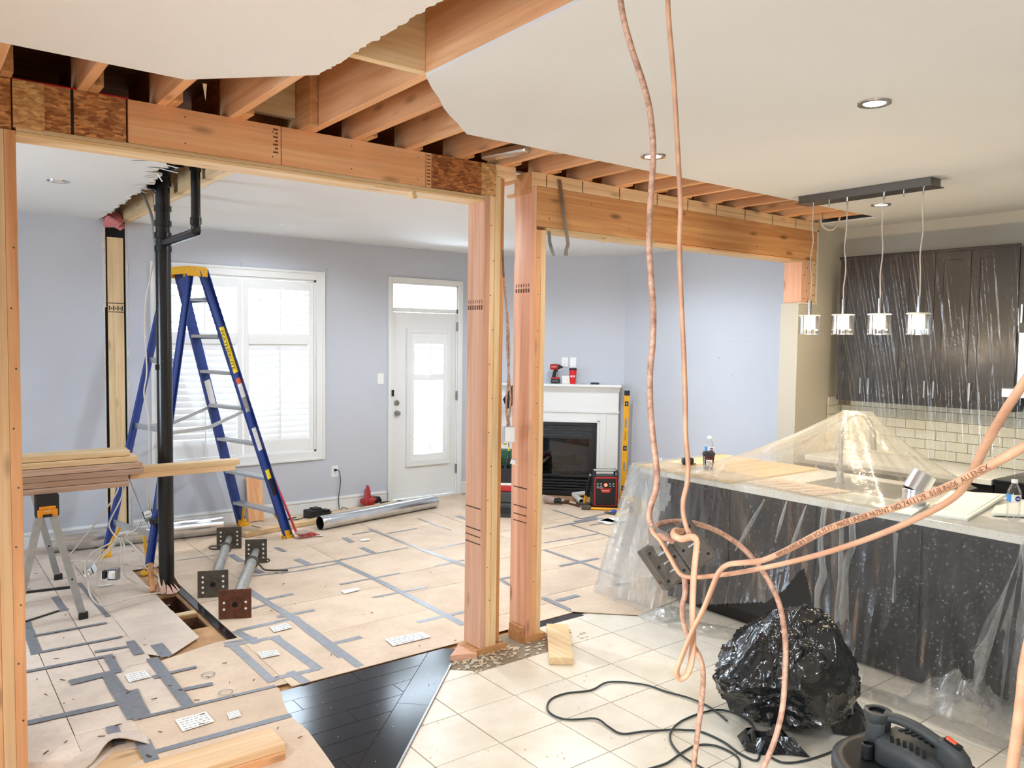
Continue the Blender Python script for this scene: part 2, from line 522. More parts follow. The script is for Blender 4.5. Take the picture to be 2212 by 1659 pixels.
def film(name, haze, tint, rough=.12, wrinkle=.5, scale=7, stretch=(1, 1, 1), dust=.0, gloss=.8):
    """thin polythene: mostly clear, milky by 'haze', wet-looking highlights from a wrinkled normal"""
    g = N(name)
    mp = g.coord(scale=stretch); n1 = g.noise(mp, scale, 5, .65, 1.2); n2 = g.noise(mp, scale * 5, 3, .6)
    ad = g.n('ShaderNodeMath', operation='MULTIPLY_ADD'); g.l(n2, 0, ad, 0); ad.inputs[1].default_value = .25; g.l(n1, 0, ad, 2)
    bp = g.n('ShaderNodeBump'); bp.inputs['Strength'].default_value = wrinkle; bp.inputs['Distance'].default_value = .02; g.l(ad, 0, bp, 'Height')
    tr = g.n('ShaderNodeBsdfTransparent'); tr.inputs[0].default_value = (.97, .97, .96, 1)
    df = g.n('ShaderNodeBsdfDiffuse'); df.inputs[0].default_value = tint
    tl = g.n('ShaderNodeBsdfTranslucent'); tl.inputs[0].default_value = tint
    gl = g.n('ShaderNodeBsdfGlossy'); gl.inputs['Roughness'].default_value = rough; g.l(bp, 0, gl, 'Normal')
    m0 = g.n('ShaderNodeMixShader'); m0.inputs[0].default_value = .45; g.l(df, 0, m0, 1); g.l(tl, 0, m0, 2)
    hz = g.n('ShaderNodeMath', operation='MULTIPLY_ADD'); hr = g.ramp(n1, [(.35, (0, 0, 0, 1)), (.75, (1, 1, 1, 1))])
    sep = g.n('ShaderNodeRGBToBW'); g.l(hr, 0, sep, 0)
    g.l(sep, 0, hz, 0); hz.inputs[1].default_value = haze * .8; hz.inputs[2].default_value = haze * .6
    src = hz
    if dust:
        nd = g.noise(g.coord(), 55, 4, .75); rd = g.ramp(nd, [(.56, (0, 0, 0, 1)), (.7, (1, 1, 1, 1))]); bw = g.n('ShaderNodeRGBToBW'); g.l(rd, 0, bw, 0)
        h2 = g.n('ShaderNodeMath', operation='MULTIPLY_ADD'); g.l(bw, 0, h2, 0); h2.inputs[1].default_value = dust; g.l(hz, 0, h2, 2); src = h2
    m1 = g.n('ShaderNodeMixShader'); g.l(src, 0, m1, 0); g.l(tr, 0, m1, 1); g.l(m0, 0, m1, 2)
    fr = g.n('ShaderNodeFresnel'); fr.inputs[0].default_value = 1.5; g.l(bp, 0, fr, 'Normal')
    fa = g.n('ShaderNodeMath', operation='MULTIPLY_ADD'); g.l(fr, 0, fa, 0); fa.inputs[1].default_value = gloss; fa.inputs[2].default_value = .0
    cl = g.n('ShaderNodeClamp'); g.l(fa, 0, cl, 0); cl.inputs['Max'].default_value = .30
    m2 = g.n('ShaderNodeMixShader'); g.l(cl, 0, m2, 0); g.l(m1, 0, m2, 1); g.l(gl, 0, m2, 2)
    g.l(m2, 0, g.out, 'Surface')
film('film_clear', .075, (.9, .9, .88, 1), .14, .25, 6, (1, 1, .35), .30)
film('film_milky', .36, (.95, .95, .93, 1), .14, .5, 5, (1, 1, .4))
film('film_tent', .27, (.96, .94, .86, 1), .12, .35, 5)
film('film_hang', .018, (.8, .76, .66, 1), .10, .35, 9, (1, 1.6, .22), .03, .3)
def glassm(name, rough=.0, tint=(1, 1, 1, 1), clear=.85, edge=.9):
    g = N(name)
    tr = g.n('ShaderNodeBsdfTransparent'); tr.inputs[0].default_value = tint
    gl = g.n('ShaderNodeBsdfGlossy'); gl.inputs['Roughness'].default_value = rough
    fr = g.n('ShaderNodeFresnel'); fr.inputs[0].default_value = 1.45
    fa = g.n('ShaderNodeMath', operation='MULTIPLY_ADD'); g.l(fr, 0, fa, 0); fa.inputs[1].default_value = edge; fa.inputs[2].default_value = (1 - clear) * .3
    cl = g.n('ShaderNodeClamp'); g.l(fa, 0, cl, 0)
    m = g.n('ShaderNodeMixShader'); g.l(cl, 0, m, 0); g.l(tr, 0, m, 1); g.l(gl, 0, m, 2); g.l(m, 0, g.out, 'Surface')
glassm('window_glass')
glassm('fire_glass', .02, (.45, .46, .48, 1), .9, .6)
glassm('bottle_clear', .05, (.97, .98, .99, 1), .8, .35)
glassm('shade_glass', .08, (.97, .97, .96, 1), .7, .3)
g = N('shade_frost'); _t = g.n('ShaderNodeBsdfTranslucent'); _t.inputs[0].default_value = (.98, .95, .9, 1); _d = g.n('ShaderNodeBsdfDiffuse'); _d.inputs[0].default_value = (.95, .92, .86, 1); _m = g.n('ShaderNodeMixShader'); _m.inputs[0].default_value = .4; g.l(_d, 0, _m, 1); g.l(_t, 0, _m, 2); g.l(_m, 0, g.out, 'Surface')
g = N('bag_black'); g.set(Roughness=.16); g.b.inputs['Base Color'].default_value = (.012, .013, .014, 1)
mp = g.coord(); nz = g.noise(mp, 4.5, 3, .5, 2.2); g.bump(nz, 0, .45, .03); g.b.inputs['Specular IOR Level'].default_value = .7
g = N('cable_tan'); mp = g.coord(); nz = g.noise(mp, 60, 4, .7); r = g.ramp(nz, [(.35, srgb(150, 110, 92)), (.6, srgb(206, 164, 138))]); g.l(r, 0, g.b, 'Base Color'); g.set(Roughness=.55)
g = N('cable_orange'); mp = g.coord(); nz = g.noise(mp, 18, 3, .6); r = g.ramp(nz, [(.35, srgb(188, 138, 108)), (.65, srgb(214, 166, 132))]); g.l(r, 0, g.b, 'Base Color'); g.set(Roughness=.45)
# ================================================================== STRUCTURE
YF, YB = 3.576, 3.732          # opened partition: near and far face
ZB, ZC, ZCF, ZD = 2.722, 2.710, 2.740, 2.957   # beam top / near ceiling / far ceiling / deck above joists
BW, XR, XK = 7.55, 6.60, 6.18  # back wall, living-room end wall, kitchen wall
XL, YN = -2.2, -2.2

def struct(o): return tag(o, kind='structure')

# ---- house shell (subfloor with holes)
holes = [(1.335, 1.475, 5.27, 5.70), (1.335, 1.475, 4.93, 5.20), (2.725, 2.862, 3.585, 3.70)]
xs = sorted({XL - .1, XR + .12} | {h[0] for h in holes} | {h[1] for h in holes})
ys = sorted({YN - .1, BW + .12} | {h[2] for h in holes} | {h[3] for h in holes})
mb = MB()
for i in range(len(xs) - 1):
    for j in range(len(ys) - 1):
        cx, cy = (xs[i] + xs[i + 1]) / 2, (ys[j] + ys[j + 1]) / 2
        if not any(h[0] < cx < h[1] and h[2] < cy < h[3] for h in holes):
            mb.box(xs[i], xs[i + 1], ys[j], ys[j + 1], -.032, -.012)
floor = struct(mb.build('floor', 'subfloor', origin=(0, 0, 0)))
for h in holes:      # what shows inside the cut-outs: joist bay below
    mb = MB(); x0, x1, y0, y1 = h
    mb.box(x0 - .02, x1 + .02, y0 - .02, y1 + .02, -.30, -.28)
    mb.box(x0 - .02, x0, y0, y1, -.28, -.033); mb.box(x1, x1 + .02, y0, y1, -.28, -.033)
    mb.box(x0 - .02, x1 + .02, y0 - .02, y0, -.28, -.033); mb.box(x0 - .02, x1 + .02, y1, y1 + .02, -.28, -.033)
    mb.build('floor_cavity', 'darkwood_y', floor)
MB().obox((1.375, 5.62, -.15), (1, 0, 0), (0, 1, .2), (0, -.2, 1), .035, .01, .10).build('cavity_duct', 'galvanised', floor)

# ---- tiles, laid square to the house, each its own piece
TX0, TY0, TS = 2.053, 2.721, .3355
def clip(poly, a, b, c):
    """keep a*x + b*y >= c"""
    out = []
    for i in range(len(poly)):
        p, q = poly[i], poly[(i + 1) % len(poly)]
        dp, dq = a * p[0] + b * p[1] - c, a * q[0] + b * q[1] - c
        if dp >= 0: out.append(p)
        if (dp >= 0) != (dq >= 0):
            t = dp / (dp - dq); out.append((p[0] + (q[0] - p[0]) * t, p[1] + (q[1] - p[1]) * t))
    return out
# transition line of the dark hardwood: through (2.369,3.579) and (1.588,2.805), 45 degrees
DG = 1.222                      # tile where y - x <= DG
tile_me = None
def patch(x, y):                # rough bare patch around the posts
    return 2.37 < x < 3.02 and y > 3.39
for i in range(-3, 9):
    for j in range(-6, 4):
        x0, y0 = TX0 + i * TS, TY0 + j * TS
        g_ = .0028
        poly = [(x0 + g_, y0 + g_), (x0 + TS - g_, y0 + g_), (x0 + TS - g_, y0 + TS - g_), (x0 + g_, y0 + TS - g_)]
        whole = True
        lim = 3.742 if x0 > 3.0 else 3.575
        if y0 >= lim: continue
        if y0 + TS > lim: poly = clip(poly, 0, -1, -lim); whole = False
        if (y0 + TS) - x0 > DG - .012: poly = clip(poly, 1, -1, -(DG - .012)); whole = False
        if j == 2 and i in (0, 1, 2):        # tiles broken away at the posts
            if i == 0: poly = clip(poly, -1, -1.15, -(2.30 + 1.15 * 3.50)); whole = False
            else: continue
        if len(poly) < 3: continue
        if whole and tile_me:
            o = bpy.data.objects.new('tile', tile_me); COL.objects.link(o); o.parent = floor
            o.location = (x0 + TS / 2, y0 + TS / 2, -.012 + random.uniform(-.0004, .0004))
        else:
            mb = MB().prism(poly, -.012, 0)
            o = mb.build('tile', 'floor_tile', floor, bevel=.0015, origin=(x0 + TS / 2, y0 + TS / 2, -.012) if whole else None)
            if whole: tile_me = o.data
MB().box(1.2, 5.1, .7, 3.74, -.0118, -.004).build('grout_bed', 'grout', floor)
mb = MB()
for i in range(-10, 13):
    for j in range(-15, 4):
        if -3 <= i < 9 and -6 <= j < 4: continue
        x0, y0 = TX0 + i * TS, TY0 + j * TS
        if y0 + TS > 3.57 or (y0 + TS) - x0 > DG or x0 + TS > XK: continue
        mb.box(x0 + .0028, x0 + TS - .0028, y0 + .0028, y0 + TS - .0028, -.012, 0)
tag(mb.build('tile_field', 'floor_tile', floor), kind='stuff')

# bare thinset patch at the posts
mb = MB()
def pf(u, v):
    x = 2.30 + u * .98; y = 3.37 + v * .37
    return (x, y, -.0105 + .007 * noise.noise(V((x * 16, y * 16, 1))) + .004 * noise.noise(V((x * 50, y * 50, 4))))
mb.grid(pf, 60, 24, keep=lambda u, v: (2.30 + u * .98) + 1.0 * (3.37 + v * .37) > 5.78 and not (2.725 < 2.30 + u * .98 < 2.862 and 3.585 < 3.37 + v * .37 < 3.70) and not (u > .78 and v > .56))
mb.build('thinset_patch', 'thinset_grey', floor, smooth=60)
mb = MB()
rr = random.Random(3)
for k in range(150):
    x, y = rr.uniform(2.32, 3.25), rr.uniform(3.38, 3.60)
    s = rr.uniform(.004, .014)
    mb.ball((x, y, .0), s, 6, rr.uniform(.8, 2), rr.uniform(.6, 1.2), .5)
tag(mb.build('mortar_crumbs', 'concrete', floor, smooth=80), kind='stuff')
# sawdust and the torn sill paper round the posts
mb = MB()
for k in range(50):
    x, y = rr.uniform(2.36, 2.75), rr.uniform(3.44, 3.58); s = rr.uniform(.003, .009)
    mb.obox((x, y, .004), (math.cos(k), math.sin(k), .2), (-math.sin(k), math.cos(k), 0), (0, -.2, 1), s * 1.6, s * .5, .002)
tag(mb.build('wood_chips', 'dust', floor), kind='stuff')

# ---- dark hardwood planks, with a border course along the 45 degree edge
PW = .127
k = 0
y = 3.775
def plank(poly):
    poly = [p for p in poly]
    if len(poly) < 3: return
    MB().prism(poly, -.012, .001 + random.uniform(-.0003, .0003)).build('plank', 'hardwood_dark', floor, bevel=.001)
BD = .16                        # border width measured square to the diagonal
for r in range(12):
    ya, yb = 3.775 - (r + 1) * PW, 3.775 - r * PW
    x = 1.0 - (r * .37) % .9
    while x < 2.5:
        xe = x + .85
        poly = [(x + .0008, ya + .0008), (xe - .0008, ya + .0008), (xe - .0008, yb - .0008), (x + .0008, yb - .0008)]
        poly = clip(poly, -1, 1, DG + BD * 1.414 + .002)
        poly = clip(poly, 1, 0, 1.0)
        if len(poly) >= 3 and ya > 2.2: plank(poly)
        x = xe
for s0, s1 in ((2.9, 3.62), (3.622, 4.30), (4.302, 5.2), (5.202, 6.2)):
    poly = [((s0 - DG) / 2 - .0, (s0 + DG) / 2), ((s1 - DG) / 2, (s1 + DG) / 2), ((s1 - DG) / 2 - BD * .7071, (s1 + DG) / 2 + BD * .7071), ((s0 - DG) / 2 - BD * .7071, (s0 + DG) / 2 + BD * .7071)]
    poly = clip(poly, 0, -1, -3.774)
    if len(poly) >= 3: plank(poly)
MB().bar((1.30, 1.30 + DG - .004, .002), (2.355, 2.355 + DG - .004, .002), .012, .010).build('transition_strip', 'brushed', floor, bevel=.002)
# hardwood left showing where the wall stood and along the cardboard's edge
MB().box(2.9, 3.46, 3.715, 3.80, -.012, .001).build('plank', 'hardwood_dark', floor)
MB().box(1.485, 1.53, 4.62, 6.1, -.012, .0015).build('plank', 'hardwood_dark', floor)

# ---- cardboard sheets taped over the hardwood, one by one
def sheet(x0, x1, y0, y1, mat='cardboard', z=.0015, poly=None, warp=.0):
    g_ = .002
    p = poly or [(x0 + g_, y0 + g_), (x1 - g_, y0 + g_), (x1 - g_, y1 - g_), (x0 + g_, y1 - g_)]
    z += random.uniform(-.0006, .0012)
    MB().prism(p, z, z + .0035).build('cardboard_sheet', mat, floor)
# bays right of the old wall line (x seams at 1.53, 1.91, 2.71, 3.43, 4.26 ...)
G = 'cardboard'
for x0, x1, cuts in ((1.53, 1.91, (3.785, 4.71, 5.35, 6.05, 6.75, 7.53)), (1.91, 2.71, (3.785, 4.38, 4.98, 5.77, 6.35, 6.95, 7.53)),
                     (2.71, 3.43, (3.79, 4.02, 4.74, 5.18, 5.79, 6.35, 7.0, 7.53)), (3.43, 4.26, (3.80, 4.15, 4.62, 5.08, 5.64, 6.23, 6.85, 7.53)),
                     (4.26, 5.05, (3.60, 4.17, 4.63, 5.09, 5.8, 6.5, 7.53)), (5.05, 5.82, (3.74, 4.4, 5.15, 5.9, 6.6)), (5.82, 6.58, (3.75, 4.5, 5.3, 6.1))):
    for a, b in zip(cuts[:-1], cuts[1:]): sheet(x0, x1, a, b, G)
sheet(0, 0, 0, 0, G, poly=[(5.05, 6.6), (5.82, 6.6), (5.82, 6.95), (5.30, 7.45), (5.05, 7.45)])
sheet(0, 0, 0, 0, G, z=.004, poly=[(3.43, 3.80), (3.74, 3.50), (4.30, 3.58), (4.30, 3.83), (3.45, 3.83)])
# left of the wall line
K = 'cardboard_grey'
for x0, x1, cuts in ((-2.1, -.2, (2.0, 3.0, 4.1, 5.3, 6.4, 7.53)), (-.2, .57, (2.3, 3.1, 4.1, 4.75, 5.6, 6.5, 7.53)), (.57, .81, (3.86, 4.09, 4.74, 5.0, 5.27, 6.0, 6.8, 7.53)),
                     (.81, 1.05, (3.86, 4.52, 4.74, 5.0)), (.81, 1.02, (5.0, 5.27, 6.0, 6.8, 7.53))):
    for a, b in zip(cuts[:-1], cuts[1:]): sheet(x0, x1, a, b, K)
sheet(0, 0, 0, 0, K, z=.006, poly=[(1.02, 4.67), (1.13, 4.53), (1.35, 4.73), (1.345, 5.30), (1.02, 5.30)])
sheet(0, 0, 0, 0, K, poly=[(1.02, 5.30), (1.345, 5.30), (1.345, 5.72), (1.345, 6.4), (1.02, 6.4)])
sheet(1.02, 1.53, 6.4, 7.53, K)
sheet(0, 0, 0, 0, G, poly=[(1.05, 3.86), (1.45, 3.84), (1.53, 3.84), (1.53, 4.60), (1.40, 4.60), (1.13, 4.52), (1.05, 4.50)])
sheet(0, 0, 0, 0, G, z=.003, poly=[(.81, 3.50), (1.40, 3.49), (1.42, 3.60), (1.47, 3.80), (1.46, 3.85), (.81, 3.87)])
sheet(0, 0, 0, 0, G, z=.0035, poly=[(.30, 2.3), (1.30, 2.3), (1.385, 3.05), (1.41, 3.30), (1.40, 3.49), (.81, 3.50), (.62, 3.40), (.57, 3.2), (.30, 3.1)])
sheet(0, 0, 0, 0, K, poly=[(.57, 3.50), (.68, 3.62), (.81, 3.58), (.81, 3.86), (.57, 3.86)])
# the torn, curled-up sheet with the subfloor showing through
MB().prism([(.36, 3.12), (.58, 3.16), (.80, 3.42), (.80, 3.575), (.68, 3.625), (.56, 3.52), (.36, 3.50)], -.012, .0015).build('bare_subfloor', 'spruce_x', floor)
e0, e1, e2, e3 = V((.36, 3.52, .005)), V((.56, 3.535, .012)), V((.68, 3.635, .055)), V((.815, 3.585, .012))
mb = MB()
pts = smooth_path([e0, e1, e2, e3], 6)
n_ = len(pts)
back = [V((p.x + .01, p.y + .16, .0055)) for p in pts]
mb.add(pts + back, [(i, i + 1, n_ + i + 1, n_ + i) for i in range(n_ - 1)])
mb.add([p - V((0, 0, .004)) for p in pts + back], [(i + 1, i, n_ + i, n_ + i + 1) for i in range(n_ - 1)])
mb.add(pts + [p - V((0, 0, .004)) for p in pts], [(i + 1, i, n_ + i, n_ + i + 1) for i in range(n_ - 1)])
mb.build('torn_cardboard_edge', K, floor, smooth=40)

# ---- tape strips: (px, py) -> (px, py), width
def tape(a, b, w=.05, mat='tape_grey', z=.0068):
    p, q = onz(*a), onz(*b)
    d = (q - p).normalized(); s_ = V((-d.y, d.x, 0)) * (w / 2)
    nseg = max(1, int((q - p).length / .12))
    mb = MB(); L_, R2 = [], []
    for i in range(nseg + 1):
        c = p.lerp(q, i / nseg); j = random.uniform(.88, 1.1)
        h = z + random.uniform(0, .0006)
        L_.append(V((c.x, c.y, h)) + s_ * j); R2.append(V((c.x, c.y, h)) - s_ * j)
    mb.add(L_ + R2, [(i, nseg + 1 + i, nseg + 2 + i, i + 1) for i in range(nseg)])
    mb.build('tape_strip', mat, floor)
def c6(x, y): return (x * .33454, 1104 + y * .33454)
def c7(x, y): return (600 + x * .33454, 1104 + y * .33454)
T6 = [((1590, 510), (1880, 690), .05), ((1880, 690), (2212, 950), .05), ((1530, 780), (1930, 690), .045), ((1700, 580), (1890, 540), .045), ((1600, 640), (1720, 610), .03), ((1790, 690), (2030, 645), .04),
      ((1500, 870), (1760, 1110), .05), ((1770, 820), (2060, 1030), .055), ((1450, 880), (1810, 815), .04), ((1740, 1095), (2060, 1025), .04), ((1445, 860), (1660, 825), .03), ((1520, 780), (1660, 860), .05), ((1870, 1045), (1980, 1118), .05),
      ((1490, 285), (1560, 330), .05), ((1620, 370), (1690, 405), .05), ((1780, 240), (1840, 265), .05), ((1920, 315), (1990, 345), .05), ((1540, 435), (1900, 395), .025), ((1900, 395), (2212, 340), .025), ((1140, 325), (1420, 285), .02)]
for a, b, wd in T6: tape(c6(*a), c6(*b), wd)
T6d = [((160, 1050), (730, 940), .035), ((220, 815), (690, 730), .03), ((270, 920), (790, 820), .03), ((160, 720), (240, 930), .06), ((160, 1385), (770, 1250), .05), ((690, 1050), (870, 1350), .065), ((450, 1120), (700, 1060), .07),
       ((980, 960), (1220, 1270), .055), ((1080, 1060), (1270, 1015), .03), ((1180, 1165), (1375, 1125), .04), ((990, 1085), (1030, 1075), .05), ((610, 920), (825, 885), .03), ((700, 950), (760, 1055), .05), ((840, 1170), (930, 1340), .065),
       ((860, 1360), (1780, 1140), .03), ((1000, 1570), (1880, 1330), .04), ((1010, 870), (1080, 950), .06), ((840, 850), (900, 935), .05), ((920, 1500), (990, 1640), .06), ((350, 560), (420, 650), .04), ((510, 470), (700, 690), .03), ((720, 1400), (770, 1520), .05)]
for a, b, wd in T6d: tape(c6(*a), c6(*b), wd, 'tape_dark', .0105 if a[1] > 800 else .0068)
T7 = [((100, 690), (530, 1010), .05), ((350, 865), (540, 820), .045), ((380, 330), (620, 440), .045), ((620, 440), (820, 540), .045), ((820, 540), (1200, 740), .05), ((400, 480), (790, 405), .03), ((610, 565), (960, 495), .03), ((900, 725), (1205, 655), .035),
      ((590, 120), (960, 265), .03), ((960, 265), (1210, 355), .035), ((0, 385), (380, 325), .025), ((380, 325), (840, 240), .025), ((120, 315), (200, 350), .05), ((540, 240), (620, 275), .05), ((930, 265), (1210, 210), .025), ((480, 155), (640, 130), .025), ((700, 150), (900, 115), .025),
      ((1010, 360), (1210, 320), .025), ((1070, 310), (1220, 360), .03), ((430, 175), (480, 205), .05), ((1160, 35), (1220, 60), .05), ((900, 50), (1120, 130), .02),
      ((1720, 255), (1970, 340), .04), ((1970, 340), (2212, 430), .04), ((1820, 360), (2070, 310), .04), ((1430, 445), (1525, 425), .03), ((1430, 440), (1525, 500), .03), ((1715, 565), (1900, 650), .04), ((1800, 585), (1940, 550), .045), ((1720, 210), (2080, 150), .025), ((1720, 120), (2100, 50), .025), ((1890, 90), (2212, 190), .025), ((2180, 485), (2260, 470), .05)]
for a, b, wd in T7: tape(c7(*a), c7(*b), wd)
for a, b, wd in (((1195, 1103), (1255, 1122), .03), ((1255, 1122), (1330, 1106), .03), ((1240, 1128), (1290, 1118), .03), ((1275, 1136), (1330, 1126), .03), ((1205, 1138), (1290, 1121), .03)): tape(a, b, wd)
# white labels, stamps and paper on the cardboard
def label(pix, mat='paper_white', z=.0125):
    P = [onz(*p) for p in pix]
    MB().add([(p.x, p.y, z) for p in P], [(0, 1, 2, 3)]).build('floor_label', mat, floor)
for q in (((1130, 1365), (1330, 1310), (1385, 1375), (1180, 1440)), ((1465, 1320), (1540, 1300), (1560, 1340), (1480, 1362)), ((1740, 760), (1850, 735), (1890, 765), (1770, 795)), ((1660, 925), (1785, 908), (1810, 940), (1690, 965)), ((805, 1070), (935, 1040), (975, 1085), (835, 1120)), ((640, 490), (715, 480), (720, 490), (645, 500))):
    label([c6(*p) for p in q])
for q in (((690, 840), (930, 792), (990, 825), (745, 885)), ((405, 525), (520, 505), (530, 520), (430, 545)), ((530, 190), (590, 185), (600, 195), (540, 203)), ((240, 165), (290, 162), (295, 168), (245, 172))):
    label([c7(*p) for p in q])
for q in (((1290, 1126), (1325, 1120), (1356, 1127), (1330, 1132)), ((1290, 1128), (1312, 1122), (1340, 1131), (1312, 1136))): label(q)
# print on the labels: rows of small dark text and barcodes
def onlabel(pix, rows, z=.0132):
    P = [onz(*p) for p in pix]
    mb = MB(); rr = random.Random(int(pix[0][0]))
    for r in range(rows):
        v = (r + .7) / (rows + .4); u = .08
        while u < .9:
            du = rr.uniform(.03, .12)
            a = P[0].lerp(P[1], u).lerp(P[3].lerp(P[2], u), v); b = P[0].lerp(P[1], min(.94, u + du)).lerp(P[3].lerp(P[2], min(.94, u + du)), v)
            c = P[0].lerp(P[1], u).lerp(P[3].lerp(P[2], u), v + .22 / rows); d = P[0].lerp(P[1], min(.94, u + du)).lerp(P[3].lerp(P[2], min(.94, u + du)), v + .22 / rows)
            mb.add([(p.x, p.y, z) for p in (a, b, d, c)], [(3, 2, 1, 0)])
            u += du + rr.uniform(.02, .09)
    mb.build('label_print', 'print_grey', floor)
onlabel([c6(*p) for p in ((1130, 1365), (1330, 1310), (1385, 1375), (1180, 1440))], 5)
onlabel([c6(*p) for p in ((1465, 1320), (1540, 1300), (1560, 1340), (1480, 1362))], 4)
onlabel([c6(*p) for p in ((1740, 760), (1850, 735), (1890, 765), (1770, 795))], 3)
onlabel([c6(*p) for p in ((1660, 925), (1785, 908), (1810, 940), (1690, 965))], 3)
onlabel([c6(*p) for p in ((805, 1070), (935, 1040), (975, 1085), (835, 1120))], 4)
onlabel([c7(*p) for p in ((690, 840), (930, 792), (990, 825), (745, 885))], 4)
def ring(pix, r):
    c = onz(*pix); n = 20
    vs = [(c.x + k * math.cos(2 * math.pi * i / n), c.y + k * math.sin(2 * math.pi * i / n), .0126) for k in (r, r * .82) for i in range(n)]
    MB().add(vs, [(n + i, i, (i + 1) % n, n + (i + 1) % n) for i in range(n)]).build('carton_stamp', 'print_grey', floor)
for q in ((1345, 1070), (1458, 1185)): ring(c6(*q), .035)
# scraps and dust on the floor
mb = MB(); rr = random.Random(11)
for k in range(90):
    px, py = rr.uniform(60, 1000), rr.uniform(1180, 1640)
    c = onz(px, py)
    if c.y < 3.8 and c.x > 1.38: continue
    s = rr.uniform(.002, .005); a = rr.uniform(0, 6)
    mb.obox((c.x, c.y, .0135), (math.cos(a), math.sin(a), 0), (-math.sin(a), math.cos(a), 0), (0, 0, 1), s * rr.uniform(1, 4), s * .6, .0012)
tag(mb.build('floor_debris', 'darkwood_x', floor), kind='stuff')
mb = MB()
for k in range(28):
    c = onz(rr.uniform(660, 960), rr.uniform(1430, 1650)); s = rr.uniform(.0008, .0022)
    mb.ball((c.x, c.y, .003), s, 6)
for k in range(40):
    c = onz(rr.uniform(900, 1500), rr.uniform(1450, 1640)); s = rr.uniform(.001, .004)
    mb.ball((c.x, c.y, .003), s, 6)
tag(mb.build('dust_specks', 'dust', floor), kind='stuff')

# ---- walls
Wt = .12
winX0, winX1, winZ0, winZ1 = 1.85, 3.31, .62, 2.335
dX0, dX1, dZ1 = 4.17, 5.005, 2.365
def wallbox(name, boxes, mat, **kw):
    mb = MB()
    for b in boxes: mb.box(*b)
    return struct(mb.build(name, mat, origin=(0, 0, 0)))
gx0, gx1 = 1.398, 1.565
wall_back = wallbox('wall_back', [(XL - .1, gx0, BW, BW + Wt, -.012, 3.0), (gx0, gx1, BW + .02, BW + Wt, -.012, 3.0), (gx1, winX0, BW, BW + Wt, -.012, 3.0),
    (winX0, winX1, BW, BW + Wt, -.012, winZ0), (winX0, winX1, BW, BW + Wt, winZ1, 3.0), (winX1, dX0, BW, BW + Wt, -.012, 3.0), (dX0, dX1, BW, BW + Wt, dZ1, 3.0), (dX1, XR + .1, BW, BW + Wt, -.012, 3.0)], 'wall_paint')
# bare stud in the torn slot where the cross wall met the back wall
MB().box(1.422, 1.548, BW + .004, BW + .0155, 0, 2.60).build('stud', 'palewood_z', wall_back)
MB().box(gx0 + .0005, gx1 - .0005, BW + .016, BW + .0205, 0, 2.735).build('slot_shade', 'vent_dark', wall_back)  # near-black sheet puts the shade of the gaps beside the stud into colour
def ragged(name, x, z0, z1, side, mat, amp=.018, seed=1, y=BW - .003):
    mb = MB(); rr = random.Random(seed); n = 46
    a, b = [], []
    for i in range(n + 1):
        z = z0 + (z1 - z0) * i / n
        a.append(V((x, y, z))); b.append(V((x + side * (rr.random() * amp + .004), y, z)))
    mb.add(a + b, [(i, i + 1, n + 2 + i, n + 1 + i) if side < 0 else (i + 1, i, n + 1 + i, n + 2 + i) for i in range(n)])
    mb.add([p + V((0, .006, 0)) for p in b] + b, [(i + 1, i, n + 1 + i, n + 2 + i) if side < 0 else (i, i + 1, n + 2 + i, n + 1 + i) for i in range(n)])
    return mb.build(name, mat, wall_back)
ragged('torn_plaster', gx0, .05, 2.72, -1, 'plaster_edge', .014, 2)
ragged('torn_plaster', gx1, .05, 2.72, 1, 'plaster_edge', .016, 5)
ragged('torn_plaster', gx1 + .001, .35, .95, 1, 'plaster_edge', .06, 8, BW - .002)
mb = MB()
for z in (1.96, 2.035): mb.box(1.422, 1.548, BW + .0028, BW + .0042, z, z + .006)
for i in range(7):
    x = 1.43 + i * .0165; mb.box(x, x + .009, BW + .0028, BW + .0042, 1.975 + .012 * (i % 2), 2.0 + .015 * ((i + 1) % 2))
mb.build('lumber_stamp', 'ink', wall_back)
MB().box(1.398, 1.408, BW - .002, BW + .018, 2.0, 2.7).build('torn_plaster', 'plaster_edge', wall_back)

wallbox('wall_right', [(XR, XR + Wt, YB, 6.6, -.012, 3.0)], 'wall_paint')
mb = MB(); mb.prism([(5.50, 7.59), (6.64, 6.45), (6.75, 6.56), (5.61, 7.70)], -.012, 3.0)
wall_fire = struct(mb.build('wall_fireplace', 'wall_paint', origin=(0, 0, 0)))
wallbox('wall_kitchen', [(XK, XK + Wt, YN - .1, YF, -.012, 3.0)], 'wall_kitchen_paint')
wallbox('wall_stub', [(5.77, XR, YF, YB, -.012, 2.99), (5.53, 5.77, YF, YB, -.012, 2.083)], 'wall_kitchen_paint')
wallbox('wall_near', [(XL - .1, XK + .1, YN - .12, YN, -.012, 3.0)], 'wall_kitchen_paint')
wall_left = wallbox('wall_left', [(XL - .12, XL, YN - .1, 0, -.012, 3.0), (XL - .12, XL, 1.2, 4.7, -.012, 3.0), (XL - .12, XL, 5.9, BW + .1, -.012, 3.0), (XL - .12, XL, 0, 1.2, -.012, .75), (XL - .12, XL, 0, 1.2, 2.2, 3.0), (XL - .12, XL, 4.7, 5.9, -.012, .75), (XL - .12, XL, 4.7, 5.9, 2.2, 3.0)], 'wall_paint')
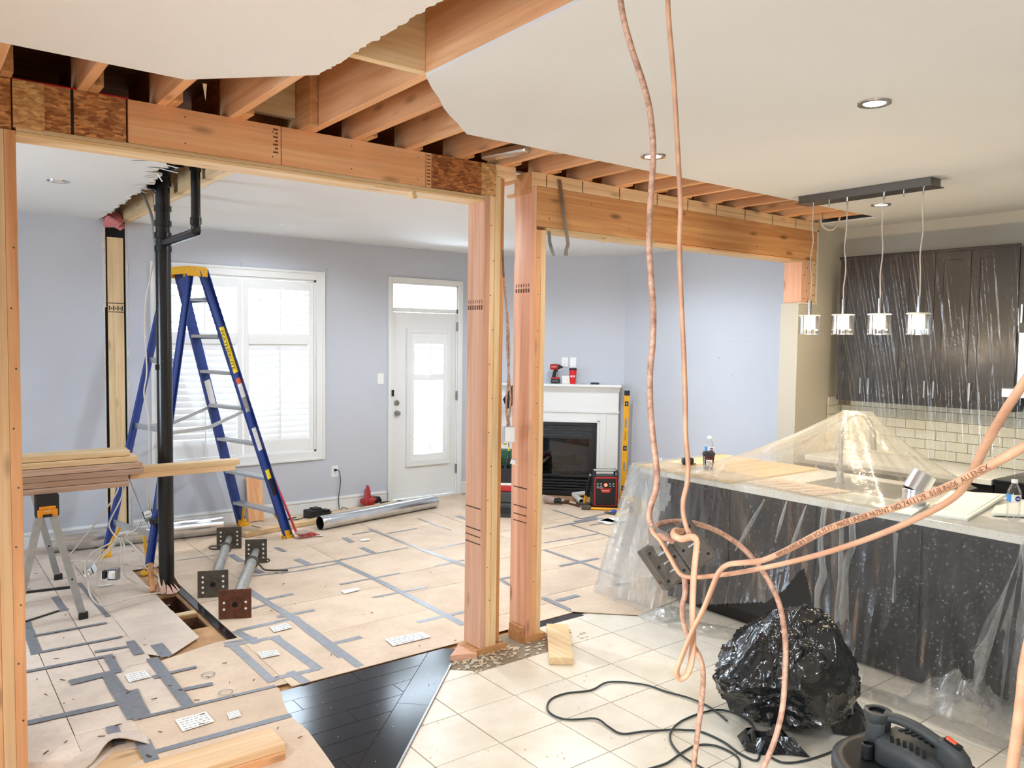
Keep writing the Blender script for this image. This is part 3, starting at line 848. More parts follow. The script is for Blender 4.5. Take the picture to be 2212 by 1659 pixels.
# assumed side windows, out of view, added to bring daylight from the left
for nm, y0 in (('added_window_2', 4.7), ('added_window_3', 0.0)):
    wn = thing(nm, (XL, y0 + .6, .75), None, None, kind='structure')
    mb = MB()
    for q in ((y0, y0 + .06, .75, 2.2), (y0 + 1.14, y0 + 1.2, .75, 2.2), (y0 + .57, y0 + .63, .75, 2.2), (y0, y0 + 1.2, .75, .81), (y0, y0 + 1.2, 2.14, 2.2)): mb.box(XL - .08, XL - .03, q[0], q[1], q[2], q[3])
    mb.build('sash', 'trim_white', wn)
    MB().box(XL - .06, XL - .055, y0 + .03, y0 + 1.17, .78, 2.17).build('pane', 'window_glass', wn)
# torn drywall edge beside the header's end
mb = MB(); rr = random.Random(21); a, b = [], []
for i in range(31):
    z = 2.09 + i * .019; a.append(V((5.772, YF - .004, z))); b.append(V((5.752 - rr.random() * .014, YF - .004, z)))
mb.add(a + b, [(i, i + 1, 32 + i, 31 + i) for i in range(30)])
struct(mb.build('trim_1', 'plaster_edge'))
MB().box(5.525, 5.775, YF - .006, YF + .0, 2.078, 2.088).build('torn_paper', 'plaster_edge', bpy.data.objects['wall_stub'])

# ---- ceilings
def jag(p, q, step=.02, amp=.012, seed=1):
    p, q = V((p[0], p[1], 0)), V((q[0], q[1], 0)); rr = random.Random(seed)
    n = max(1, int((q - p).length / step)); d = (q - p).normalized(); s_ = V((-d.y, d.x, 0)); out = []
    for i in range(n):
        c = p.lerp(q, i / n) + s_ * rr.uniform(-amp, amp); out.append((c.x, c.y))
    return out
pl = [(XL, YN), (1.225, YN)] + jag((1.225, -1.0), (1.223, 2.76), .018, .007, 3) + jag((1.223, 2.76), (.86, 3.13), .2, .0, 4) + jag((.86, 3.13), (XL, 3.13), .12, .003, 5) + [(XL, 3.13)]
ceil_a = struct(MB().prism(pl, ZC, ZB - .0005).build('ceiling', 'ceiling_paint', origin=(0, 0, ZC)))
pr = [(1.528, YN), (XK, YN), (XK, YF), (5.79, YF), (5.774, 3.10)] + jag((5.774, 3.10), (2.10, 3.10), .15, .004, 6) + jag((2.10, 3.10), (1.798, 2.825), .1, .004, 7) + [(1.798, 2.825)] + jag((1.79, 2.815), (1.53, 2.53), .1, .003, 8) + [(1.528, 2.526)]
ceil_b = struct(MB().prism(pr, ZC, ZB - .0005).build('ceiling_kitchen', 'ceiling_smooth', origin=(0, 0, ZC)))
mb = MB()
mb.prism([(1.60, YB), (XR, YB), (XR, 6.53), (5.58, BW), (1.585, BW), (1.575, 5.0)], ZCF, ZCF + .012)
ceil_c = struct(mb.build('ceiling_living', 'ceiling_smooth', origin=(0, 0, ZCF)))
ceil_c_parent = ceil_c
torn = [(1.36, BW)] + jag((1.362, 7.2), (1.316, 5.9), .035, .022, 9) + jag((1.316, 5.9), (1.29, 5.3), .03, .03, 10) + jag((1.29, 5.3), (1.20, 4.75), .045, .05, 12) + jag((1.20, 4.75), (1.40, 4.45), .06, .02, 13) + jag((1.40, 4.45), (1.50, YB), .12, .006, 14) + [(1.50, YB)]
ceil_d = struct(MB().prism([(XL, YB), (XL, BW)] + torn, ZCF, ZCF + .012).build('ceiling_torn', 'ceiling_smooth', origin=(0, 0, ZCF)))
# loose paper shreds along the tear
rr = random.Random(31)
for k in range(16):
    y = rr.uniform(4.8, 7.1); x = 1.20 + .15 * min(1, (y - 4.7) / 1.2) + rr.uniform(-.03, .02)
    l = rr.uniform(.03, .09); a = rr.uniform(-.6, .6)
    MB().add([(x - l, y + a * l, ZCF - .001), (x - l * .4, y + a * l + .02, ZCF - .004), (x + .012, y, ZCF - rr.uniform(.004, .02))], [(0, 1, 2)]).build('paper_shred', 'paper_white', ceil_d)
for a, b, c in (((285, 347), (330, 347), (385, 355)), ((318, 361), (345, 363), (386, 366)), ((318, 371), (340, 374), (352, 385))):
    P = [onz(*p, ZCF - .004) for p in (a, b, c)]; P[2].z -= .02
    MB().add(P + [p + V((0, .03, .002)) for p in P], [(0, 1, 4, 3), (1, 2, 5, 4)]).build('paper_shred', 'ceiling_smooth', ceil_d)
# header joist left above the removed cross wall, with its fillets
tag(MB().box(1.52, 1.558, YB, BW, ZCF, ZCF + .235).build('ceiling_joist', 'palewood_y', bevel=.002), 'single pale joist running from the header to the back wall above the black pipe', 'joist')
mb = MB(); mb.box(1.558, 1.60, YB, BW, ZCF - .004, ZCF + .02); mb.build('torn_strip', 'palewood_y', ceil_c)
MB().prism([(1.60, 4.55), (1.72, 4.2), (2.3, YB), (1.6, YB)], ZCF - .003, ZCF).build('torn_strip', 'paper_white', ceil_c)
# white wall-top rail fixed above: deck of the storey above
deck = MB()
n_b = 0
x = XL
boards = []
while x < 6.5:
    x2 = min(x + .19, 6.6)
    boards.append((x, x2)); x = x2
deck_o = struct(MB().box(XL - .1, XR + .1, YN - .1, BW + .1, ZD + .022, ZD + .10).build('ceiling_deck', 'oldwood_x', origin=(0, 0, ZD)))
yv = YN
i = 0
while yv < 3.75:
    o = MB().box(XL, 6.5, yv + .001, yv + .139, ZD + random.uniform(0, .002), ZD + .0215).build('plank', 'darkwood_x', deck_o)
    yv += .14; i += 1
MB().box(XL, 6.5, 3.75, BW, ZD + .001, ZD + .0215).build('deck_sheet', 'oldwood_x', deck_o)

# ---- baseboards and trim
def baseboard(name, a, b, nrm):
    """profile extruded from a to b on the floor, nrm = into the room"""
    a, b, nrm = V((*a, 0)), V((*b, 0)), V((*nrm, 0)).normalized()
    d = (b - a).normalized()
    mb = MB()
    for (t, z0, z1) in ((.016, 0, .095), (.012, .095, .11), (.020, .11, .122), (.010, .122, .135)):
        mb.obox((a + b) / 2 + nrm * (t / 2) + V((0, 0, (z0 + z1) / 2)), d, nrm, V((0, 0, 1)), (b - a).length / 2, t / 2, (z1 - z0) / 2)
    return struct(mb.build(name, 'trim_white'))
baseboard('baseboard_back', (XL, BW), (1.39, BW), (0, -1))
baseboard('baseboard_back_middle', (1.60, BW), (4.11, BW), (0, -1))
baseboard('baseboard_back_corner', (5.07, BW), (5.52, BW), (0, -1))
baseboard('baseboard_right', (XR, YB), (XR, 6.5), (-1, 0))
baseboard('baseboard_left', (XL, YN), (XL, BW), (1, 0))
def casing(parent, x0, x1, z0, z1, wd, y=BW, sill=False, name='casing'):
    for (a, b, c, d) in ((x0, x0 + wd, z0, z1), (x1 - wd, x1, z0, z1), (x0 + wd, x1 - wd, z1 - wd, z1)) + (((x0 + wd, x1 - wd, z0, z0 + wd),) if sill else ()):
        mb = MB(); mb.box(a, b, y - .018, y, c, d)
        # raised outer edge
        if b - a < .2: e = (a, a + .022) if a == x0 else (b - .022, b); mb.box(e[0], e[1], y - .028, y - .018, c, d)
        else: mb.box(a, b, y - .028, y - .018, d - .022 if d == z1 else c, d if d == z1 else c + .022)
        mb.build(name, 'trim_white', parent, bevel=.002)

# ---- window with plantation shutters
window_1 = thing('window_1', (2.58, BW, winZ0), 'wide white plantation-shutter window with open upper louvers in the grey back wall', 'window', kind='structure')
del window_1['category']
casing(window_1, 1.76, 3.397, .537, 2.42, .085, sill=True)
mb = MB()
for b in ((winX0, winX0 + .02, winZ0, winZ1), (winX1 - .02, winX1, winZ0, winZ1), (winX0, winX1, winZ1 - .02, winZ1), (winX0, winX1, winZ0, winZ0 + .02)): mb.box(b[0], b[1], BW, BW + .115, b[2], b[3])
mb.build('jamb', 'trim_white', window_1)
MB().box(winX0 + .02, winX1 - .02, BW + .085, BW + .09, winZ0 + .02, winZ1 - .02).build('pane', 'window_glass', window_1)
for x in (winX0 + .02, (winX0 + winX1) / 2 - .03, winX1 - .08): MB().box(x, x + .06, BW + .08, BW + .11, winZ0 + .02, winZ1 - .02).build('sash', 'trim_white', window_1)
ZM0, ZM1 = 1.695, 1.80      # middle rail
louver_me = {}
def shutter(x0, x1):
    p = thing('shutter', ((x0 + x1) / 2, BW + .03, winZ0), None, None); p.parent = window_1; p.location = V(((x0 + x1) / 2, BW + .03, winZ0)) - window_1.location
    ya, yb = BW + .006, BW + .034
    mb = MB(); st = .052
    mb.box(x0, x0 + st, ya, yb, winZ0 + .022, winZ1 - .022); mb.box(x1 - st, x1, ya, yb, winZ0 + .022, winZ1 - .022)
    mb.box(x0 + st, x1 - st, ya, yb, winZ0 + .022, winZ0 + .14); mb.box(x0 + st, x1 - st, ya, yb, winZ1 - .11, winZ1 - .022); mb.box(x0 + st, x1 - st, ya, yb, ZM0, ZM1)
    mb.build('stile_frame', 'shutter_white', p, bevel=.003)
    def louvers(z0, z1, n, ang):
        for i in range(n):
            z = z0 + (z1 - z0) * (i + .5) / n
            c = V(((x0 + x1) / 2, BW + .022, z)); a = R_(ang)
            key = (round(x1 - x0, 3), ang)
            if key not in louver_me:
                o = MB().obox(c, (1, 0, 0), (0, math.cos(a), math.sin(a)), (0, -math.sin(a), math.cos(a)), (x1 - x0) / 2 - st - .002, .031, .0045).build('louver', 'shutter_white', p, bevel=.003, origin=c)
                louver_me[key] = o
            else:
                o = louver_me[key].copy(); COL.objects.link(o); o.parent = p; o.location = c - world_loc(p)
    louvers(winZ0 + .14, ZM0, 16, 74)
    louvers(ZM1, winZ1 - .11, 7, 22)
    MB().box((x0 + x1) / 2 - .006, (x0 + x1) / 2 + .006, ya - .022, ya - .010, winZ0 + .16, ZM0 - .02).build('tilt_rod', 'shutter_white', p)
    MB().box((x0 + x1) / 2 - .006, (x0 + x1) / 2 + .006, ya - .022, ya - .010, ZM1 + .02, winZ1 - .12).build('tilt_rod', 'shutter_white', p)
xm = (winX0 + winX1) / 2
shutter(winX0 + .022, xm - .004)
shutter(xm + .004, winX1 - .022)
for z in (.9, 1.5, 2.1): MB().box(winX1 - .024, winX1 - .012, BW - .004, BW + .006, z, z + .06).build('hinge', 'trim_white', window_1)

# ---- door with its transom and shuttered light
door_1 = thing('door_1', (4.58, BW, 0), 'white exterior door with a shuttered glass light and transom above', 'door', kind='structure')
del door_1['category']
casing(door_1, 4.12, 5.06, 0, 2.42, .052)
mb = MB()
for b in ((dX0, dX0 + .014, 0, dZ1), (dX1 - .014, dX1, 0, dZ1), (dX0, dX1, dZ1 - .014, dZ1), (dX0, dX1, 2.055, 2.10)): mb.box(b[0], b[1], BW - .001, BW + .115, b[2], b[3])
mb.box(dX0, dX1, BW - .03, BW + .115, 0, .025)
mb.build('jamb', 'trim_white', door_1)
MB().box(dX0 + .014, dX1 - .014, BW + .05, BW + .056, 2.10, dZ1 - .014).build('pane', 'window_glass', door_1)
leaf = thing('door_leaf', (4.18, BW + .02, .03), None, None); leaf.parent = door_1; leaf.location = V((4.18, BW + .02, .03)) - door_1.location
lx0, lx1, ly0, ly1 = dX0 + .016, dX1 - .016, BW + .012, BW + .055
gx_0, gx_1, gz0, gz1 = 4.40, 4.86, .43, 1.83
mb = MB(); mb.box(lx0, gx_0, ly0, ly1, .03, 2.052); mb.box(gx_1, lx1, ly0, ly1, .03, 2.052); mb.box(gx_0, gx_1, ly0, ly1, .03, gz0); mb.box(gx_0, gx_1, ly0, ly1, gz1, 2.052)
mb.build('door_panel', 'door_white', leaf)
MB().box(lx0, lx1, ly0 - .012, ly0, .03, .075).build('sweep', 'door_white', leaf)
mb = MB(); a, b, c, d = gx_0 - .05, gx_1 + .05, gz0 - .06, gz1 + .05
for q in ((a, gx_0, c, d), (gx_1, b, c, d), (gx_0, gx_1, c, gz0), (gx_0, gx_1, gz1, d)): mb.box(q[0], q[1], ly0 - .03, ly0, q[2], q[3])
mb.build('light_frame', 'door_white', leaf, bevel=.004)
MB().box(gx_0, gx_1, ly1 - .012, ly1 - .007, gz0, gz1).build('pane', 'window_glass', leaf)
mb = MB()
for q in ((gx_0, gx_0 + .045, gz0, gz1), (gx_1 - .045, gx_1, gz0, gz1), (gx_0 + .045, gx_1 - .045, gz0, gz0 + .07), (gx_0 + .045, gx_1 - .045, gz1 - .12, gz1), (gx_0 + .045, gx_1 - .045, 1.31, 1.38)): mb.box(q[0], q[1], ly0 - .022, ly0 + .006, q[2], q[3])
mb.build('stile_frame', 'shutter_white', leaf, bevel=.002)
first = None
for z0, z1, n, ang in ((gz0 + .07, 1.31, 12, 8), (1.38, gz1 - .12, 5, 40)):
    a = R_(ang); first = None
    for i in range(n):
        c = V(((gx_0 + gx_1) / 2, ly0 - .004, z0 + (z1 - z0) * (i + .5) / n))
        if first is None:
            first = MB().obox(c, (1, 0, 0), (0, math.cos(a), math.sin(a)), (0, -math.sin(a), math.cos(a)), (gx_1 - gx_0) / 2 - .047, .030, .0045).build('louver', 'shutter_white', leaf, bevel=.003, origin=c)
        else:
            o = first.copy(); COL.objects.link(o); o.parent = leaf; o.location = c - world_loc(leaf)
MB().box(4.625, 4.637, ly0 - .05, ly0 - .038, 1.36, 1.72).build('tilt_rod', 'shutter_white', leaf)
MB().box(4.625, 4.637, ly0 - .05, ly0 - .038, .52, .62).build('tilt_rod', 'shutter_white', leaf)
for z, r in ((1.075, .030), (.965, .028)):
    p = V((4.237, ly0, z)); mb = MB().lathe([(0, .02), (r * .8, .02), (r, .012), (r, 0)], p, (0, -1, 0), 20)
    if r == .028: mb.lathe([(0, .062), (.018, .06), (.024, .045), (.024, .03), (.012, .02)], p, (0, -1, 0), 20)
    else: mb.box(p.x - .004, p.x + .004, p.y - .034, p.y - .018, z - .016, z + .016)
    mb.build('door_knob' if r == .028 else 'deadbolt', 'brushed', leaf, smooth=40)
for z in (.25, 1.08, 1.86):
    MB().box(lx1 + .0, lx1 + .02, BW - .012, BW + .004, z, z + .10).build('hinge', 'brushed', door_1)
MB().box(dX0 - .012, dX0 + .012, BW - .035, BW - .018, 1.15, 1.22).build('alarm_contact', 'black_plastic', door_1, bevel=.003)
# ================================================================== FRAMING
# nail heads and knots give the studs their look; shared tiny part
def nails(parent, pts, n=(0, -1, 0), r=.0032):
    mb = MB()
    for p in pts:
        mb.cyl(V(p), V(p) + V(n) * .0015, r, 6)
    tag(mb.build('nail_heads', 'steel_dark', parent), kind='stuff')

# ---- left header beam
hb = thing('header_beam', (1.45, YF, 2.516), 'long laminated header beam with strand-board fillers spanning to the black pipe side', 'beam')
zt, zb_ = ZB, 2.548
def part(name, mat, parent, *b, bevel=.0015): 
    return MB().box(*b).build(name, mat, parent, bevel=bevel)
part('face_board', 'fir_x', hb, .758, 2.162, YF, YF + .038, zb_, zt)
part('face_board', 'fir_x', hb, 2.163, 2.205, YF, YF + .038, zb_, zt)
part('strand_board_filler', 'osb', hb, -.3, .352, YF + .004, YF + .03, zb_ - .02, zt)
part('cover_block', 'osb_pale', hb, .357, .461, YF - .009, YF + .03, zb_ + .014 - .02, zt - .002)
part('strand_board_filler', 'osb', hb, .4615, .551, YF + .002, YF + .03, zb_, zt)
part('strand_board_filler', 'osb', hb, .562, .750, YF + .001, YF + .03, zb_, zt)
part('strand_board_filler', 'osb_dark', hb, 2.206, 2.516, YF, YF + .03, zb_ + .002, zt)
part('cover_block', 'osb_pale', hb, 2.517, 2.612, YF - .004, YF + .03, zb_ + .004, zt + .0)
part('core_board', 'oldwood_x', hb, -.3, 2.54, YF + .04, YB, zb_, zt - .001)
part('bottom_plate', 'palewood_x', hb, .366, 2.54, YF + .002, YB, 2.531, zb_ - .001)
part('bottom_plate', 'palewood_x', hb, .366, 2.54, YF + .006, YB - .004, 2.516, 2.530)
MB().box(.30, .76, YF - .001, YF + .02, zt, zt + .004).build('red_strip', 'red_pole', hb)
rr = random.Random(2)
nails(hb, [(x, YF, z) for x in (.98, 1.36, 1.75, 2.12) for z in (2.58, 2.69)])
mb = MB(); mb.box(2.166, 2.168, YF - .0008, YF, zb_, zt); mb.box(2.20, 2.202, YF - .0008, YF, zb_, zt)
for i in range(9): mb.box(2.174, 2.194, YF - .0008, YF, zb_ + .012 + i * .018, zb_ + .018 + i * .018)
mb.box(1.398, 1.401, YF - .0008, YF, zb_, zt)
for i in range(7): mb.box(1.362 + .008 * (i % 2), 1.385, YF - .0008, YF, zb_ + .05 + i * .017, zb_ + .057 + i * .017)
tag(mb.build('lumber_stamp', 'darkwood_x', hb), kind='stuff')
MB().bar((.556, YF + .012, zb_ + .004), (.556, YF + .012, zt), .010, .02).build('dark_gap', 'ink', hb)
MB().obox((2.10, YF + .02, 2.50), (1, 0, .3), (0, 1, 0), (-.3, 0, 1), .012, .02, .02).build('splinter', 'palewood_z', hb)
MB().bar((1.88, YF + .02, 2.512), (2.09, YF + .015, 2.515), .012, .004).build('splinter', 'palewood_x', hb)
MB().box(1.32, 1.58, YF + .15, YF + .30, 2.575, 2.61).build('blocking', 'fir_x', hb)

# ---- left stud post
lp = thing('stud_post', (.32, YF, 0), 'doubled bare stud post carrying the strand-board end of the header', 'post')
part('stud', 'fir_z', lp, .326, .365, YF, YB, 0, 2.530)
part('stud', 'spruce_z', lp, .285, .3255, YF - .001, YB, 0, 2.530)
part('stud', 'fir_z', lp, .245, .2845, YF + .004, YB, 0, 2.530)
nails(lp, [(.345 + .006 * (-1) ** k, YF, .25 + .23 * k) for k in range(9)], r=.004)

# ---- post at the header's other end
p1 = thing('stud_post', (2.62, YF, 0), 'built-up stud post with a dangling electrical box beside it', 'post')
part('sole_plate', 'oldwood_x', p1, 2.49, 2.722, YF - .012, YB, -.010, .034)
part('stud', 'pinkwood_z', p1, 2.540, 2.578, YF, YB, .034, 2.551)
part('stud', 'spruce_z', p1, 2.5785, 2.612, YF + .002, YB, .034, 2.551)
part('stud', 'palewood_z', p1, 2.6125, 2.6495, YF - .002, YB, .034, 2.660)
part('stud', 'oldwood_z', p1, 2.650, 2.700, YF + .035, YB, .034, 2.660)
part('top_plate', 'spruce_x', p1, 2.613, 2.757, YF + .003, YB, 2.662, 2.693)
part('top_plate', 'spruce_x', p1, 2.613, 2.752, YF + .001, YB, 2.694, 2.728)
nails(p1, [(2.595 + .01 * (-1) ** k, YF, .3 + .19 * k) for k in range(12)])
mb = MB()
for i in range(7):
    y = YF + .01 + i * .021
    mb.box(2.5392, 2.54, y, y + .012, 1.93, 1.955); mb.box(2.5392, 2.54, y + .003, y + .009, 1.965, 1.985)
for zz in (.62, .66, .70, .82): mb.box(2.5392, 2.54, YF + .005, YF + .15, zz, zz + .007)
tag(mb.build('lumber_stamp', 'darkwood_y', p1), kind='stuff')
MB().prism([(2.36, 3.60), (2.50, 3.545), (2.52, 3.60), (2.50, 3.72)], -.01, .03).build('splintered_plate', 'pinkwood_x', p1)

# ---- second post and right header
p2 = thing('stud_post', (2.92, YF, 0), 'king stud and doubled jack studs under the double top plate', 'post')
part('sole_plate', 'oldwood_x', p2, 2.858, 3.01, YF - .012, YB, -.010, .034)
part('sole_plate', 'oldwood_x', p2, 2.84, 2.862, YF + .0, YB - .03, -.010, .09)
part('stud', 'pinkwood_z', p2, 2.868, 2.9065, YF, YB, .034, 2.647)
part('stud', 'fir_z', p2, 2.907, 2.9425, YF + .001, YB, .034, 2.400)
part('stud', 'spruce_z', p2, 2.943, 2.978, YF - .001, YB, .034, 2.400)
nails(p2, [(2.925, YF, .35 + .21 * k) for k in range(10)])
mb = MB()
for i in range(6):
    y = YF + .01 + i * .023
    mb.box(2.8672, 2.868, y, y + .013, 2.04, 2.062); mb.box(2.8672, 2.868, y + .003, y + .010, 2.072, 2.09)
for zz in (.70, .74, .79, .9): mb.box(2.8672, 2.868, YF + .005, YF + .13, zz, zz + .007)
tag(mb.build('lumber_stamp', 'darkwood_y', p2), kind='stuff')

rb = thing('header_beam', (4.3, YF, 2.40), 'deep knotty header beam with double top plate spanning to the kitchen wall', 'beam')
part('face_board', 'oldwood_x', rb, 2.9085, 5.767, YF, YF + .038, 2.419, 2.646)
part('core_board', 'fir_x', rb, 2.9085, 5.767, YF + .04, YB, 2.419, 2.646)
part('top_plate', 'spruce_x', rb, 2.868, 5.767, YF - .004, YB, 2.6475, 2.684)
part('top_plate', 'spruce_x', rb, 2.868, 5.767, YF - .002, YB, 2.6845, ZB)
part('bottom_plate', 'palewood_x', rb, 2.98, 5.56, YF + .004, YB, 2.402, 2.418)
part('splinter_strip', 'fir_x', rb, 3.9, 5.4, YF - .004, YF + .02, 2.404, 2.416)
MB().obox((3.45, YF + .01, 2.385), (1, 0, .4), (0, 1, 0), (-.4, 0, 1), .018, .012, .010).build('splinter', 'palewood_x', rb)
mb = MB()
for x in (2.97, 3.25, 3.56, 3.9, 4.2, 4.5, 4.82, 5.15, 5.45): mb.box(x, x + .004, YF - .0052, YF - .004, 2.648, 2.715)
mb.build('pencil_marks', 'ink', rb)
nails(rb, [(3.0 + .33 * k, YF, 2.47 + .12 * (k % 2)) for k in range(8)], r=.004)
# blocked dusty corner at the king stud's head
part('plate_end_block', 'oldwood_x', rb, 2.862, 2.868, YF, YB, 2.60, ZB)
es = thing('stud_post', (5.66, YF, 2.0), 'short bare wood post end above torn drywall at the kitchen wall', 'post')
part('stud', 'pinkwood_z', es, 5.560, 5.70, YF + .001, YB, 2.084, 2.418)
part('stud', 'palewood_z', es, 5.7005, 5.768, YF + .003, YB, 2.084, 2.418)
nails(es, [(5.60 + .03 * (k % 3), YF + .001, 2.12 + .06 * k) for k in range(5)] + [(5.73, YF + .003, 2.15 + .08 * k) for k in range(4)], r=.006)

# ---- exposed joists (12 in. centres) and the lapped ends from the far side
jl = 'bare ceiling joist exposed between the opened ceiling and the header beams'
jg = 'exposed ceiling joists'
protoJ = None
for k in range(-1, 18):
    x = .573 + .2955 * k
    if k == 3: x = 1.5295
    if protoJ is None:
        protoJ = MB().box(x, x + .038, -1.2, 3.70, ZB, ZD - .001).build('ceiling_joist', 'fir_y', bevel=.002, origin=(x, 0, ZB)); tag(protoJ, jl, 'joist', jg)
    else:
        o = protoJ.copy(); COL.objects.link(o); o.location = (x, 0, ZB)
        if k == 3: tag(o, 'thick ceiling joist along the edge of the kitchen drywall with blocking nailed to it', 'joist'); del o['group']
protoL = None
for k in range(-1, 18):
    x = .573 + .2955 * k + .0395
    if k == 3: x = 1.489
    y0 = 3.50 if k != 3 else 3.46
    if protoL is None:
        protoL = MB().box(x, x + .038, 3.50, 4.3, ZB, ZD - .001).build('lapped_joist', 'oldwood_y', bevel=.002, origin=(x, 0, ZB)); tag(protoL, 'short lapped end of a far joist resting on the header', 'joist', 'lapped joist ends')
    else:
        o = protoL.copy(); COL.objects.link(o); o.location = (x, random.uniform(-.05, .05) if k != 3 else -.04, ZB)
tag(MB().box(1.214, 1.529, 2.53, 2.568, ZB + .004, ZD - .004).build('blocking', 'palewood_x', bevel=.002), 'pale stained blocking board nailed between two ceiling joists', 'blocking')
tag(MB().box(1.243, 1.487, 3.62, 3.66, ZB + .06, ZD - .004).build('blocking', 'palewood_x', bevel=.002), 'whitewashed blocking tucked behind the header between joists', 'blocking')
# hanging splinter
tag(MB().add([(.935, 3.17, ZC + .012), (.95, 3.17, ZC + .012), (.945, 3.172, ZC - .05), (.937, 3.18, ZC + .012)], [(0, 1, 2), (1, 3, 2), (3, 0, 2)]).build('wood_splinter', 'palewood_z'), 'thin splinter of wood hanging from the edge of the textured ceiling', 'splinter')
# shiny duct end above the post, with sagging cable
dt = MB()
a, b = ony(1048, 343, YF + .03), ony(1085, 322, YF - .25)
dt.bar((2.52, 3.56, ZB + .03), (2.62, 3.30, ZB + .045), .075, .05)
tag(dt.build('metal_duct', 'galvanised', bevel=.012), 'short shiny metal duct end lying on the header above the stud post', 'duct')
tag(MB().tube(smooth_path([(2.64, 3.62, ZB + .012), (2.72, 3.45, ZB + .05), (2.80, 3.2, ZB + .03), (2.86, 3.05, ZB + .06)]), .006, 6).build('ceiling_cable', 'wire_white', smooth=60), 'white cable sagging between joists above the stud posts', 'cable')
# metal straps hanging at the right header
def strap(pix, ys, wd, name, label):
    P = [ony(px, py, y) for (px, py), y in zip(pix, ys)]
    mb = MB(); L_, Q = [], []
    for p in P: L_.append(p + V((-wd / 2, 0, 0))); Q.append(p + V((wd / 2, 0, 0)))
    n = len(P)
    mb.add(L_ + Q + [p - V((0, .002, 0)) for p in L_ + Q], [(i, i + 1, n + i + 1, n + i) for i in range(n - 1)] + [(2 * n + i + 1, 2 * n + i, 3 * n + i, 3 * n + i + 1) for i in range(n - 1)])
    return tag(mb.build(name, 'brushed'), label, 'strap')
strap(((1208, 388), (1213, 425), (1220, 480), (1227, 527), (1223, 540), (1222, 552)), (3.568, 3.565, 3.55, 3.53, 3.52, 3.515), .026, 'metal_strap', 'long bent metal strap dangling over the face of the deep header')
strap(((1186, 500), (1187, 523), (1191, 537), (1196, 552)), (3.60, 3.60, 3.59, 3.58), .024, 'metal_strap', 'short bent metal strap hanging below the deep header beside its post')
tag(MB().tube(smooth_path([dep(1772, 462, 6.0), dep(1776, 487, 6.0), dep(1792, 497, 6.0), dep(1806, 490, 6.0), dep(1815, 468, 6.0)]), .008, 6).build('ceiling_cable', 'wire_white', smooth=60), 'loop of white cable hanging out of the ceiling opening by the pendant bar', 'cable')

# ---- recessed lights
def downlight(c, on, label, power, col, r=.062, group=None, tilt=None, spot=2.4):
    t = thing('recessed_light', (c.x, c.y, c.z), label, 'ceiling light', group)
    MB().lathe([(r * .66, -.002), (r * .72, -.006), (r, -.006), (r * 1.04, 0), (r * .66, 0)], c, (0, 0, 1), 28).build('trim_ring', 'chrome' if on != 'white' else 'trim_white', t, smooth=40)
    MB().lathe([(0, -.0035), (r * .64, -.0035), (r * .66, -.001)], c, (0, 0, 1), 24).build('lens', 'lamp_glow' if on is True else ('warm_glow' if on == 'warm' else 'frosted_off'), t)
    if power:
        d = bpy.data.lights.new('downlight', 'SPOT'); d.energy = power; d.color = col; d.spot_size = R_(150 if col != COOL else 168); d.spot_blend = .8 if col != COOL else .4; d.shadow_soft_size = .05
        o = bpy.data.objects.new('downlight', d); COL.objects.link(o); o.parent = t; o.location = (0, 0, -.02)
    return t
plain('frosted_off', srgb(226, 224, 220), .3)
WARM, NEU = (1.0, .86, .66), (.97, .98, 1.0)
COOL = (.74, .87, 1.0)
downlight(onz(1889, 222, ZC), True, 'lit recessed light in the kitchen ceiling between the cords and the pendant bar', 12, NEU)
downlight(onz(1411, 337, ZC), True, 'lit recessed light in the kitchen ceiling crossed by a hanging cord', 11, NEU)
downlight(onz(1903, 442, ZC), 'warm', 'warm lit recessed light behind the pendant bar near the cabinets', 20, WARM)
downlight(onz(865, 413, ZCF), True, 'lit recessed light in the living room ceiling under the header', 52, COOL)
downlight(onz(622, 485, ZCF), 'white', 'small recessed light in the living room ceiling near the window', 15, COOL)
downlight(onz(125, 391, ZCF), False, 'unlit chrome recessed light in the ceiling with the torn edge', 0, NEU)
# unseen fittings added for light behind the viewer and over the living room
for x, y, p in ((-.5, .5, 100), (3.05, .2, 18), (4.9, .4, 14), (-.9, 1.6, 90), (5.0, 5.3, 42), (4.0, 4.7, 48), (.3, -.9, 60)):
    z = ZC if y < 3.6 else ZCF
    downlight(V((x, y, z)), True, 'added recessed light out of view that helps light the rooms', p, COOL if y > 3.6 else (.97, .97, 1.0), group='recessed lights out of view')
# ================================================================== LIVING ROOM THINGS
# ---- black drain stack
px_ = V((1.432, 5.773, 0))
st = thing('drain_stack', px_, 'tall black plastic drain pipe rising from the floor hole to the ceiling', 'pipe')
X, Y = px_.x, px_.y
MB().cyl((X, Y, -.25), (X, Y, 2.345), .050, 28).build('pipe', 'black_abs', st, smooth=40)
MB().cyl((X, Y, 2.345), (X, Y, 2.83), .046, 28).build('pipe', 'black_abs', st, smooth=40)
for z in (2.33, 2.42, 2.50, 2.60, 2.765):
    MB().lathe([(.046, 0), (.0555, .002), (.0555, .040), (.046, .042)], (X, Y, z), (0, 0, 1), 28).build('coupling', 'black_abs', st, smooth=40)
MB().tube(smooth_path([V((X, Y, 2.80)), V((X, Y - .01, 2.85)), V((X + .005, Y - .06, 2.882)), V((X + .01, Y - .16, 2.888)), V((X + .015, Y - .36, 2.89))]), .050, 20).build('elbow', 'black_abs', st, smooth=50)
MB().tube(smooth_path([(X - .02, Y, 2.73), (X - .06, Y + .05, 2.77), (X - .12, Y + .20, 2.80)]), .028, 14).build('branch', 'black_abs', st, smooth=50)
vx, vy = 1.47, 5.15
MB().cyl((vx, vy, 2.45), (vx, vy, 2.82), .028, 20).build('vent_pipe', 'black_abs', st, smooth=40)
